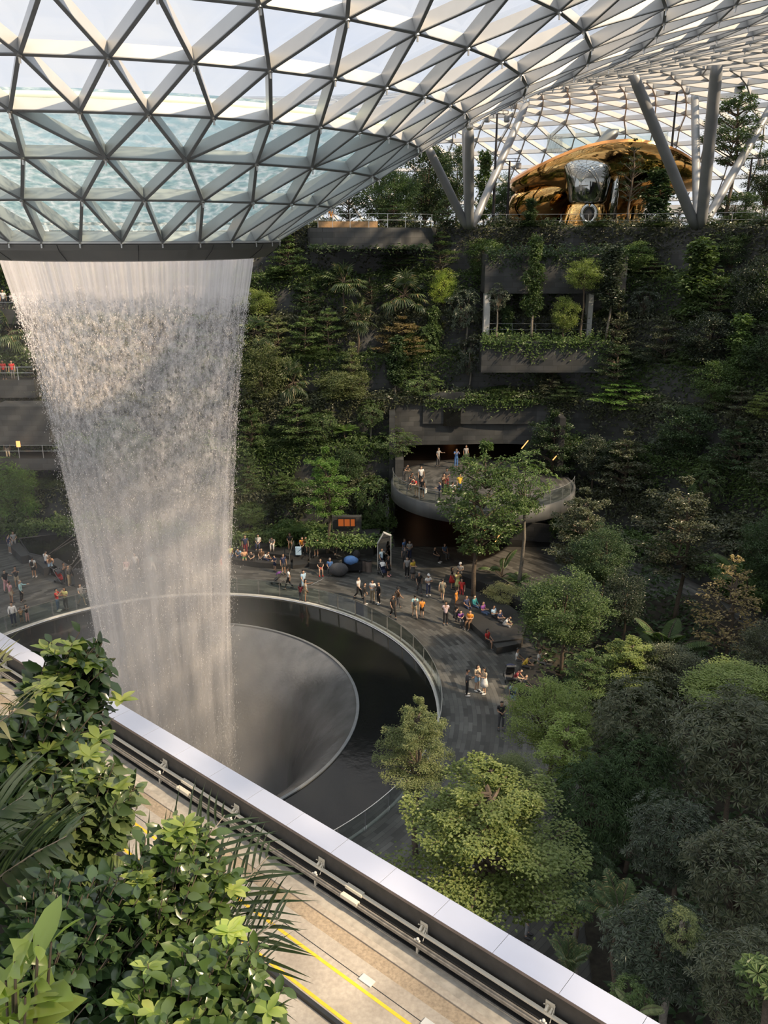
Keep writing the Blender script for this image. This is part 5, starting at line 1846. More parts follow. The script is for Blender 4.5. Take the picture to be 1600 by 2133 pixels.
# ---------------------------------------------------------------- trees, from the upper deck down to the plaza
Yd = lambda y: ('Y', y)
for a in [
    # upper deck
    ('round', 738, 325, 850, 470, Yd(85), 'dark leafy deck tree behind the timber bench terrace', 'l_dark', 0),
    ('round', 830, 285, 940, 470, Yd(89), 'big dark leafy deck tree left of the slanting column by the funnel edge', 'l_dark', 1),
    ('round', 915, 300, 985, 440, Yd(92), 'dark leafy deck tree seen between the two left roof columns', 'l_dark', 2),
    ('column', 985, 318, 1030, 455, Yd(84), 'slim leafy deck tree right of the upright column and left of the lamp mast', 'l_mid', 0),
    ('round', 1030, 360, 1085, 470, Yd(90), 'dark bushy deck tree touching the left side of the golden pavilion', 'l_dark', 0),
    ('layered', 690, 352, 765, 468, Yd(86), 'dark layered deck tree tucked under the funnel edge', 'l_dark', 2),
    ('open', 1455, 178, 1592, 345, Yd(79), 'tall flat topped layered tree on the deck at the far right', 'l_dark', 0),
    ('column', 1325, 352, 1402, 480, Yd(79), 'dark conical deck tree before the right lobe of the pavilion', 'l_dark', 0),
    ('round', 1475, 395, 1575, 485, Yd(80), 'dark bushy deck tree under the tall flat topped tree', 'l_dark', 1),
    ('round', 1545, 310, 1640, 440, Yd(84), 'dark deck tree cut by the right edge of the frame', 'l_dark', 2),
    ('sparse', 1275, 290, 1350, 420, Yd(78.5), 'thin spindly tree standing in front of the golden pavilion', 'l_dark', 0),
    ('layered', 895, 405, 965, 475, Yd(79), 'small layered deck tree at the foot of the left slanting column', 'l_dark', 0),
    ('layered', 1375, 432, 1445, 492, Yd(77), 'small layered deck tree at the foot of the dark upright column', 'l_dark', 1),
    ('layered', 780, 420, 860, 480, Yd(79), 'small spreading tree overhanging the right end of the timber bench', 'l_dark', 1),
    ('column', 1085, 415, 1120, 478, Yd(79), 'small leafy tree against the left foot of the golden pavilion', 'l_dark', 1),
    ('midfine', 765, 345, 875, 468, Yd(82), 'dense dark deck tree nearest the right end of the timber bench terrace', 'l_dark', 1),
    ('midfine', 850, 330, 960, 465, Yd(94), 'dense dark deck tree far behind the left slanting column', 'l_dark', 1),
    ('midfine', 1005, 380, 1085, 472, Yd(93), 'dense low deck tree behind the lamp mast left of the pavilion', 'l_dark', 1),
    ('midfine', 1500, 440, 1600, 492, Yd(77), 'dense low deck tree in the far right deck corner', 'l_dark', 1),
    # uppermost planters
    ('layered', 545, 480, 660, 590, 605, 'layered tree just right of the oculus rim', 'l_mid', 2),
    ('column', 553, 555, 612, 660, 668, 'leafy column of green left of the two tall fan palms', 'l_mid', 0),
    ('layered', 600, 575, 680, 660, 672, 'layered tree beneath and left of the first tall fan palm', 'l_dark', 0),
    ('fan', 662, 538, 772, 622, 690, 'sunlit fan palm on a slender trunk left of its larger twin', 'l_palm', 0),
    ('fan', 782, 548, 902, 662, 705, 'largest sunlit fan palm in the middle of the hillside', 'l_palm', 2),
    ('fan', 700, 612, 792, 700, 760, 'lower fan palm standing between and below its two taller neighbours', 'l_palm', 1),
    ('fan', 480, 585, 545, 660, 720, 'fan palm half hidden by the right edge of the falling water', 'l_palm', 0),
    ('fan', 488, 645, 585, 730, 770, 'fan palm with a yellowed leaf beside the falling water', 'l_palm', 1),
    ('round', 893, 560, 952, 640, 690, 'bright yellow green bushy tree right of the largest fan palm', 'l_yellow', 0),
    ('layered', 870, 482, 960, 562, 590, 'layered tree under the deck edge above the yellow green tree', 'l_mid', 1),
    ('round', 965, 492, 1050, 600, 640, 'leafy green tree below the deck left of the gallery', 'l_mid', 1),
    ('layered', 770, 505, 880, 560, 590, 'dark layered tree below the small upper terrace', 'l_dark', 0),
    ('bigleaf', 925, 590, 1005, 695, 800, 'tall grey green umbrella leaf tree left of the gallery', 'l_blue', 0),
    ('column', 1085, 495, 1132, 655, Yd(72.6), 'slender climbing tree rising in front of the gallery opening', 'l_mid', 1, 16.5),
    ('bigleaf', 1010, 590, 1062, 655, Yd(72.6), 'small umbrella leaf tree at the left post of the gallery', 'l_blue', 1, 16.5),
    ('round', 1180, 538, 1252, 610, Yd(72.6), 'bright olive crowned tree by the right end of the gallery', 'l_bright', 0, 16.5),
    ('round', 1143, 615, 1205, 695, Yd(72.6), 'bright olive bush tree standing in the gallery opening', 'l_bright', 2, 16.5),
    ('column', 1235, 512, 1300, 640, Yd(72.4), 'dark columnar tree just right of the gallery fascia', 'l_blue', 0, 16.5),
    ('layered', 1310, 540, 1400, 630, 670, 'flat layered dark tree high on the right hillside', 'l_dark', 1),
    ('column', 1395, 500, 1488, 690, 720, 'tall broad leafy column below the dark upright roof column', 'l_mid', 1),
    ('round', 1515, 525, 1630, 690, 720, 'grey green leafy tree high at the right edge of the hillside', 'l_blue', 2),
    ('layered', 1040, 478, 1140, 545, 580, 'layered tree hanging over the deck edge under the pavilion', 'l_dark', 2),
    ('layered', 1330, 480, 1410, 540, 560, 'layered tree under the deck edge right of the pavilion', 'l_mid', 0),
    ('layered', 1200, 480, 1290, 525, 545, 'low dark layered tree under the middle of the pavilion', 'l_dark', 2),
    ('round', 1480, 480, 1560, 560, 590, 'dark bushy tree under the deck at the right', 'l_dark', 0),
    # middle steps, right
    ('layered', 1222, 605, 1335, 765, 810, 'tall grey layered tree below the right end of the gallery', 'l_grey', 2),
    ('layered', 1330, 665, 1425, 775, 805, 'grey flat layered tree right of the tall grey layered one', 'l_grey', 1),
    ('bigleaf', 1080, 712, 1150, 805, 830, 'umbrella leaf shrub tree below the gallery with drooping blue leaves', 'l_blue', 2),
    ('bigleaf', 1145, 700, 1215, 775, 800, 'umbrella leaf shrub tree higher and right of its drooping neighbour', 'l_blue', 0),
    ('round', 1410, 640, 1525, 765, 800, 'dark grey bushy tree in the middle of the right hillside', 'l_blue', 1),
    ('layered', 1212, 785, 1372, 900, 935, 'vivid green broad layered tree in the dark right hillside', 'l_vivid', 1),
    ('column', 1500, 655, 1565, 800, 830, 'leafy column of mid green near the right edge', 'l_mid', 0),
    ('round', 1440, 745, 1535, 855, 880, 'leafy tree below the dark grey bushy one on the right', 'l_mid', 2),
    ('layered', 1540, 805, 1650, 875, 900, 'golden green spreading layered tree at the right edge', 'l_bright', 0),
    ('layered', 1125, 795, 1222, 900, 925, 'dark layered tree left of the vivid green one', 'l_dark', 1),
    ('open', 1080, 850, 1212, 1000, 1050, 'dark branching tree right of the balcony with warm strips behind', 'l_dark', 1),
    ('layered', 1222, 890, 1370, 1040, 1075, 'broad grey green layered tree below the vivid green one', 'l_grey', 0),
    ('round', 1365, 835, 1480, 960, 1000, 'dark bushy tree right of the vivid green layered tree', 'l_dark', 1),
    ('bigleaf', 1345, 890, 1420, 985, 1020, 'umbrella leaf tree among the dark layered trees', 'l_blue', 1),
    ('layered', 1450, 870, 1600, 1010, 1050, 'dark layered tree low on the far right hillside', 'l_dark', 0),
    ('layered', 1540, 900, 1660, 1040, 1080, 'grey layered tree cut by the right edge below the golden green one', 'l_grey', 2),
    ('round', 1545, 690, 1640, 800, 830, 'dark leafy tree cut by the right edge halfway up', 'l_dark', 0),
    ('round', 1230, 640, 1300, 700, 740, 'small dark bush tree behind the tall grey layered tree', 'l_dark', 2),
    # middle steps, centre and left
    ('layered', 770, 655, 905, 770, 810, 'brownish olive layered tree beneath the largest fan palm', 'l_amber', 0),
    ('layered', 690, 712, 778, 835, 870, 'olive layered tree below the lower fan palm', 'l_olive', 2),
    ('round', 495, 700, 600, 845, 870, 'sunlit olive tree beside the falling water halfway up', 'l_olive', 0),
    ('layered', 590, 645, 685, 745, 780, 'green layered tree left of the lower fan palm', 'l_mid', 0),
    ('bigleaf', 815, 768, 922, 862, 900, 'umbrella leaf tree left above the stone fascia', 'l_mid', 1),
    ('bigleaf', 868, 668, 922, 745, 790, 'bright topped umbrella leaf tree right of the brownish layered tree', 'l_mid', 0),
    ('column', 855, 742, 892, 785, 810, 'small yellow green bush above the umbrella leaf tree', 'l_yellow', 1),
    ('bigleaf', 743, 828, 802, 900, 985, 'umbrella leaf tree on a bare pale stem left of the balcony', 'l_mid', 2),
    ('bigleaf', 775, 885, 872, 965, 1015, 'umbrella leaf tree just above the left end of the balcony', 'l_mid', 1),
    ('layered', 478, 830, 572, 950, 975, 'sunlit layered tree by the falling water below the olive tree', 'l_mid', 0),
    ('layered', 560, 835, 685, 935, 965, 'broad sunlit layered tree in the lower middle of the hillside', 'l_mid', 1),
    ('fan', 572, 735, 652, 850, 895, 'drooping fan palm in the middle of the sunlit hillside', 'l_palm', 2),
    ('feather', 685, 870, 752, 912, 965, 'small feather leaved palm left of the pale stemmed tree', 'l_vivid', 0),
    ('layered', 475, 940, 565, 1045, 1075, 'layered green tree lowest beside the falling water', 'l_mid', 2),
    ('round', 655, 765, 765, 855, 890, 'dark olive bushy tree right of the drooping fan palm', 'l_olive', 1),
    ('round', 620, 720, 700, 800, 830, 'leafy tree behind the drooping fan palm', 'l_mid', 2),
    ('round', 500, 600, 575, 660, 700, 'bright leafy bush beside the upper part of the falling water', 'l_bright', 0),
    ('layered', 540, 980, 640, 1080, 1100, 'layered tree on the low step left of the bright plaza tree', 'l_mid', 0),
    ('column', 800, 700, 850, 800, 840, 'dark leafy column behind the brownish layered tree', 'l_dark', 0),
    ('bigleaf', 940, 690, 1010, 790, 830, 'dark umbrella leaf tree left of the pale planter walls', 'l_blue', 2),
    ('column', 1030, 640, 1070, 790, 800, 'thin young tree staked in the planter below the gallery', 'l_dark', 1),
    ('layered', 1230, 700, 1330, 800, 850, 'dark layered tree behind the vivid green one', 'l_dark', 0),
    ('round', 560, 890, 640, 980, 1010, 'leafy bush tree beneath the broad sunlit layered tree', 'l_dark', 0),
    ('round', 690, 930, 760, 1010, 1040, 'dark bush tree above the bright plaza tree', 'l_dark', 2),
    # plaza level, centre
    ('midfine', 612, 925, 750, 1085, 1172, 'bright layered tree on a tall trunk among the seated people', 'l_vivid', 0, None, 682),
    ('bigleaf', 732, 980, 828, 1115, 1108, 'large leaved tree in the angular planter beside the mirror frame', 'l_mid', 0),
    ('open', 922, 915, 1112, 1165, 1262, 'slim tall tree with layered crown in front of the balcony', 'l_mid', 0, None, 985),
    ('bigleaf', 1040, 935, 1155, 1090, 1245, 'umbrella leaf tree right of the slim tall tree by the balcony', 'l_mid', 1, None, 1082),
    ('midfine', 1115, 1005, 1295, 1200, 1290, 'grey green layered tree right of the umbrella leaf tree', 'l_grey', 0),
    ('midfine', 1280, 980, 1515, 1215, 1310, 'large broad layered tree with bare lower branches', 'l_grey', 0, None, 1402),
    ('midfine', 1070, 1180, 1262, 1360, 1420, 'leafy green tree overhanging the seating platform', 'l_mid', 1),
    ('round', 1250, 1180, 1335, 1310, 1380, 'dark blue green bushy tree behind the banana plant', 'l_blue', 0),
    ('sparse', 1410, 1145, 1600, 1370, 1420, 'amber leaved layered tree at the right', 'l_amber', 0),
    ('banana', 1305, 1245, 1445, 1410, 1425, 'banana plant with upright torn leaves in the grove', 'l_mid', 0),
    ('banana', 1490, 1110, 1590, 1230, 1300, 'banana plant behind the amber leaved tree', 'l_mid', 1),
    ('midfine', 1215, 1310, 1395, 1440, 1480, 'yellow green layered tree left of the banana plant', 'l_bright', 0),
    ('midfine', 1435, 1375, 1570, 1480, 1510, 'yellow green layered tree right of the banana plant', 'l_bright', 0),
    ('midfine', 1530, 1040, 1680, 1250, 1330, 'dark tree at the right edge above the amber tree', 'l_dark', 1),
    ('midfine', 1180, 1090, 1310, 1230, 1330, 'dusky layered tree between the grey green and broad trees', 'l_dark', 1),
    ('round', 1010, 1215, 1090, 1262, 1262, 'pale flowering shrub behind the people resting by the slim tree', 'l_pale', 1),
    ('banana', 1010, 1120, 1080, 1215, 1225, 'large round leaved plant right of the slim trunk', 'l_mid', 1),
    ('feather', 1045, 1180, 1110, 1230, 1240, 'low fern like palm beneath the umbrella leaf tree', 'l_mid', 0),
    ('midfine', 1520, 1280, 1680, 1460, 1500, 'dusky tree at the right edge below the amber tree', 'l_grey', 1),
    # near grove on the right
    ('fine', 775, 1440, 962, 1660, Yd(29), 'fine leaved olive tree at the edge of the black basin', 'l_olive', 0, 0.0),
    ('fine', 770, 1545, 1245, 1925, Yd(23), 'large bright green tree in front of the parapet', 'l_bright', 0, 0.0),
    ('fine', 1045, 1395, 1245, 1600, Yd(33), 'bright yellow green tree over the man looking at his phone', 'l_bright', 1, 0.0),
    ('narrow', 1205, 1390, 1420, 1640, Yd(30), 'dark narrow leaved tree right of the yellow green plaza tree', 'l_grey', 0, 0.0),
    ('narrow', 1375, 1420, 1640, 1700, Yd(26), 'large dusty green narrow leaved tree at the right edge', 'l_grey', 1, 0.0),
    ('midfine', 1420, 1380, 1650, 1500, Yd(34), 'olive green spreading tree behind the large narrow leaved one', 'l_bright', 1, 0.0),
    ('narrow', 1285, 1640, 1490, 1870, Yd(22), 'dark narrow leaved tree above the feather palm', 'l_blue', 0, 0.0),
    ('narrow', 1390, 1690, 1650, 1980, Yd(19.5), 'dark narrow leaved tree at the right edge below the dusty one', 'l_grey', 0, 0.0),
    ('narrow', 1240, 1860, 1470, 2110, Yd(17), 'dark narrow leaved tree beside the feather palm near the parapet', 'l_blue', 1, 0.0),
    ('narrow', 1420, 1930, 1660, 2180, Yd(15), 'dark narrow leaved tree filling the lower right corner', 'l_grey', 1, 0.0),
    ('narrow', 1120, 1560, 1310, 1850, Yd(27.5), 'shaded dark tree right behind the large bright green tree', 'l_dark', 1, 0.0),
    ('narrow', 1220, 1500, 1400, 1750, Yd(28), 'shaded dark tree between the bright tree and the dusty one', 'l_dark', 0, 0.0),
    ('bigleaf', 1365, 1872, 1458, 1995, Yd(16.2), 'pale yellow sunlit clump of leaves among dark narrow leaved trees', 'l_olive', 2, 0.0),
    ('feather', 1205, 1790, 1365, 1970, Yd(19.5), 'arching feather palm right of the parapet', 'l_palm', 0, 0.0),
    ('feather', 1120, 1910, 1240, 2080, Yd(18.5), 'feather palm low beside the parapet coping', 'l_palm', 1, 0.0),
    ('lobed', 1530, 1990, 1650, 2110, Yd(13.5), 'plant with round rosettes of lobed leaves in the lower right corner', 'l_mid', 0, 0.0),
    ('bigleaf', 1255, 2030, 1350, 2140, Yd(15.6), 'broad leaved plant just beyond the parapet at the bottom', 'l_mid', 0, 0.0),
    # more of the hillside and the grove
    ('layered', 1060, 540, 1120, 600, 640, 'dim layered tree at the left end of the gallery fascia', 'l_dark', 1),
    ('round', 1290, 500, 1360, 570, 600, 'dim bushy tree between two flat layered ones below the pavilion', 'l_mid', 2),
    ('bigleaf', 1300, 585, 1370, 680, 720, 'umbrella leaf tree on the upper right hillside beside the leafy column', 'l_blue', 1),
    ('layered', 1440, 560, 1540, 660, 700, 'layered tree just right of the tall broad leafy column', 'l_mid', 0),
    ('column', 1555, 560, 1610, 700, 730, 'leafy column hugging the right edge high up', 'l_mid', 1),
    ('layered', 1380, 700, 1470, 800, 850, 'dull green layered tree under the dark grey bushy one', 'l_mid', 2),
    ('round', 1290, 720, 1380, 800, 840, 'dark bush tree just above the vivid green layered tree', 'l_blue', 0),
    ('layered', 1480, 800, 1580, 900, 940, 'dull green layered tree left of the golden green one', 'l_grey', 1),
    ('round', 1195, 900, 1270, 1000, 1040, 'dark bush tree left of the broad grey green layered tree', 'l_blue', 2),
    ('bigleaf', 1420, 960, 1510, 1060, 1100, 'umbrella leaf tree at the foot of the right hillside', 'l_mid', 0),
    ('layered', 1100, 760, 1190, 850, 890, 'grey layered tree under the drooping umbrella leaf shrubs', 'l_grey', 2),
    ('round', 1010, 800, 1080, 850, 860, 'low leafy bush trailing over the stone fascia', 'l_mid', 1),
    ('layered', 640, 480, 700, 540, 560, 'small layered tree beneath the left end of the upper terrace', 'l_mid', 1),
    ('column', 880, 640, 920, 760, 790, 'leafy column right of the largest fan palm trunk', 'l_mid', 0),
    ('layered', 740, 560, 800, 640, 690, 'dim layered tree between the two tall fan palms', 'l_dark', 2),
    ('round', 820, 690, 880, 760, 800, 'dim bushy tree under the largest fan palm', 'l_mid', 0),
    ('layered', 650, 640, 720, 720, 760, 'dim layered tree beneath the first tall fan palm', 'l_mid', 1),
    ('layered', 545, 660, 620, 750, 790, 'sunlit layered tree right of the fan palm by the water', 'l_olive', 1),
    ('bigleaf', 640, 850, 710, 930, 970, 'umbrella leaf tree left of the small feather leaved palm', 'l_mid', 0),
    ('layered', 800, 820, 880, 900, 940, 'layered tree beside the left shoulder of the stone fascia', 'l_dark', 1),
    ('round', 480, 1040, 560, 1100, 1120, 'leafy shrub tree at the foot of the hillside by the water', 'l_mid', 2),
    ('midfine', 1085, 1470, 1260, 1650, Yd(30), 'yellow green tree beneath the one over the phone user', 'l_bright', 0, 0.0),
    ('midfine', 1000, 1560, 1120, 1680, Yd(28), 'light green sapling behind the large bright tree', 'l_olive', 1, 0.0),
    ('midfine', 1150, 1340, 1290, 1470, 1500, 'mid green tree between the platform tree and the banana plant', 'l_mid', 0),
    ('midfine', 1320, 1330, 1460, 1450, 1490, 'dusky green tree beneath the banana plant', 'l_grey', 1),
    ('narrow', 1480, 1440, 1640, 1600, Yd(31), 'dusty narrow leaved tree behind the large dusty one', 'l_grey', 0, 0.0),
    ('bigleaf', 1160, 1840, 1250, 1930, Yd(21), 'shaded broad leaved shrub behind the feather palm', 'l_dark', 1, 0.0),
    ('narrow', 1140, 1740, 1270, 1900, Yd(24), 'shaded dark tree between the bright tree and the feather palm', 'l_dark', 0, 0.0),
    ('banana', 1270, 2050, 1360, 2140, Yd(15.2), 'pale broad leaved plant beyond the coping near the bottom edge', 'l_olive', 1, 0.0),
    ('round', 500, 1103, 548, 1138, 1142, 'bright yellow leaved bush behind the far curved bench', 'l_yellow', 1),
    ('round', 575, 1085, 640, 1112, 1118, 'low leafy bush at the left end of the angular planter', 'l_mid', 0),
    # left side, behind and beside the water
    ('fan', -15, 630, 75, 740, 775, 'fan palm left of the falling water', 'l_palm', 0),
    ('sparse', 25, 755, 135, 870, 905, 'grey bare looking layered tree left of the falling water', 'l_grey', 0),
    ('bamboo', -25, 950, 45, 1095, 1125, 'tall bamboo clump at the left edge of the plaza', 'l_vivid', 0),
    ('bamboo', 30, 945, 88, 1095, 1125, 'tall bamboo clump next to the left edge one', 'l_vivid', 0),
    ('feather', 65, 925, 135, 990, 1010, 'feather palm on the left ledge beside the water', 'l_mid', 1),
    ('round', 80, 985, 145, 1065, 1085, 'leafy bush on the left ledge below the feather palm', 'l_mid', 0),
    ('spiky', 108, 1058, 152, 1088, 1090, 'bright spiky plant on a stone ledge left of the water', 'l_yellow', 0),
    ('round', -20, 545, 45, 625, 640, 'dark leafy tree at the left edge under the oculus rim', 'l_dark', 0),
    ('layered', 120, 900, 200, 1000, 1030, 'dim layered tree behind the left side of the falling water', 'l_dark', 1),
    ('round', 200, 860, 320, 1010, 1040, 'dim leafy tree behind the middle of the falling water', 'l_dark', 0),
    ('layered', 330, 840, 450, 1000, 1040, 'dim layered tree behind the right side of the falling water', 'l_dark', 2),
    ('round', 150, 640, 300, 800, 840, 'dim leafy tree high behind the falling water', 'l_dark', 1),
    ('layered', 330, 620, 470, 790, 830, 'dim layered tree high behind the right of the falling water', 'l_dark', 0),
]:
    k_, x0_, y0_, x1_, y1_, w_, lab_ = a[:7]
    mt_ = a[7] if len(a) > 7 else None
    v_ = a[8] if len(a) > 8 else None
    zb_ = a[9] if len(a) > 9 else None
    tx_ = a[10] if len(a) > 10 else None
    tree(k_, x0_, y0_, x1_, y1_, w_, lab_, mt_, v_, zb_, tx_)
# ---------------------------------------------------------------- people
def base_pose():
    J = dict(pel=(0, 0, .95), bel=(0, .0, 1.08), che=(0, .01, 1.27), nec=(0, .01, 1.43), hea=(0, -.01, 1.52), hem=(0, -.02, 1.60), het=(0, -.01, 1.67))
    for s, k in ((1, 'L'), (-1, 'R')):
        J.update({'sh' + k: (s * .175, .01, 1.38), 'el' + k: (s * .235, .03, 1.12), 'wr' + k: (s * .24, -.05, .88),
                  'hi' + k: (s * .09, 0, .88), 'kn' + k: (s * .10, -.02, .49), 'an' + k: (s * .11, .02, .09), 'to' + k: (s * .125, -.13, .035)})
    return J


def pose(kind):
    J = base_pose()

    def arm(k, el, wr):
        s = 1 if k == 'L' else -1
        J['el' + k] = (s * el[0], el[1], el[2])
        J['wr' + k] = (s * wr[0], wr[1], wr[2])

    def leg(k, kn, an, to):
        s = 1 if k == 'L' else -1
        J['kn' + k] = (s * kn[0], kn[1], kn[2])
        J['an' + k] = (s * an[0], an[1], an[2])
        J['to' + k] = (s * to[0], to[1], to[2])
    if kind == 'walk':
        leg('L', (.09, -.17, .51), (.10, -.25, .10), (.11, -.40, .06))
        leg('R', (.09, .03, .48), (.10, .30, .15), (.11, .17, .04))
        arm('L', (.23, .13, 1.14), (.23, .12, .90))
        arm('R', (.23, -.06, 1.14), (.21, -.24, .97))
    elif kind == 'phone':
        arm('L', (.22, -.02, 1.12), (.07, -.27, 1.16))
        arm('R', (.22, -.02, 1.12), (.07, -.27, 1.16))
        J['hem'] = (0, -.05, 1.59); J['het'] = (0, -.05, 1.66)
    elif kind == 'photo':
        arm('L', (.24, -.20, 1.26), (.07, -.34, 1.47))
        arm('R', (.24, -.20, 1.26), (.07, -.34, 1.47))
    elif kind == 'crossed':
        arm('L', (.25, -.06, 1.13), (-.06, -.20, 1.16))
        arm('R', (.25, -.06, 1.13), (-.06, -.22, 1.21))
        J['kn' + 'R'] = (-.11, -.06, .49)
    elif kind == 'reach':
        arm('L', (.25, -.12, 1.22), (.20, -.42, 1.28))
        arm('R', (.24, .02, 1.12), (.22, -.10, .90))
        leg('R', (.13, .02, .49), (.18, .05, .09), (.21, -.10, .035))
    elif kind == 'behind':
        arm('L', (.24, .10, 1.13), (.08, .17, .98))
        arm('R', (.24, .10, 1.13), (.08, .17, .98))
    elif kind == 'lean':
        J.update(bel=(0, -.06, 1.07), che=(0, -.18, 1.21), nec=(0, -.29, 1.32), hea=(0, -.36, 1.39), hem=(0, -.42, 1.45), het=(0, -.46, 1.51))
        for s, k in ((1, 'L'), (-1, 'R')):
            J['sh' + k] = (s * .17, -.24, 1.28)
            J['el' + k] = (s * .24, -.38, 1.08)
            J['wr' + k] = (s * .16, -.58, 1.10)
    elif kind in ('sit', 'sitphone', 'sitlean'):
        dz, dy = -.42, .42
        for k in list(J):
            x, y, z = J[k]
            if k[:2] in ('kn', 'an', 'to'):
                continue
            J[k] = (x, y + dy, z + dz)
        for s, k in ((1, 'L'), (-1, 'R')):
            J['hi' + k] = (s * .09, .40, .53)
            J['kn' + k] = (s * .12, -.02, .52)
            J['an' + k] = (s * .12, .0, .09)
            J['to' + k] = (s * .13, -.15, .035)
            J['el' + k] = (s * .23, .38, .72)
            J['wr' + k] = (s * .10, .12, .62)
        if kind == 'sitphone':
            for s, k in ((1, 'L'), (-1, 'R')):
                J['wr' + k] = (s * .06, .12, .78)
        if kind == 'sitlean':
            for k, a in (('bel', .06), ('che', .16), ('nec', .26), ('hea', .32), ('hem', .37), ('het', .40), ('shL', .22), ('shR', .22)):
                x, y, z = J[k]
                J[k] = (x, y - a, z - a * .25)
            for s, k in ((1, 'L'), (-1, 'R')):
                J['el' + k] = (s * .22, .12, .70)
                J['wr' + k] = (s * .08, -.08, .66)
    return J


def skin(name, verts, rad, edges_, root, sub=1):
    me = bpy.data.meshes.new(name)
    me.from_pydata([tuple(v) for v in verts], edges_, [])
    o = bpy.data.objects.new(name, me)
    COL.objects.link(o)
    o.modifiers.new('skin', 'SKIN')
    sv = me.skin_vertices[0].data
    for i, r in enumerate(rad):
        sv[i].radius = r if isinstance(r, tuple) else (r, r)
        sv[i].use_root = (i == root)
    if sub:
        m_ = o.modifiers.new('sub', 'SUBSURF')
        m_.levels = sub
        m_.render_levels = sub
    bpy.context.view_layer.update()
    dg = bpy.context.evaluated_depsgraph_get()
    out = bpy.data.meshes.new_from_object(o.evaluated_get(dg))
    out.name = name
    bpy.data.objects.remove(o)
    bpy.data.meshes.remove(me)
    out.polygons.foreach_set('use_smooth', [True] * len(out.polygons))
    return out


_pp = {}


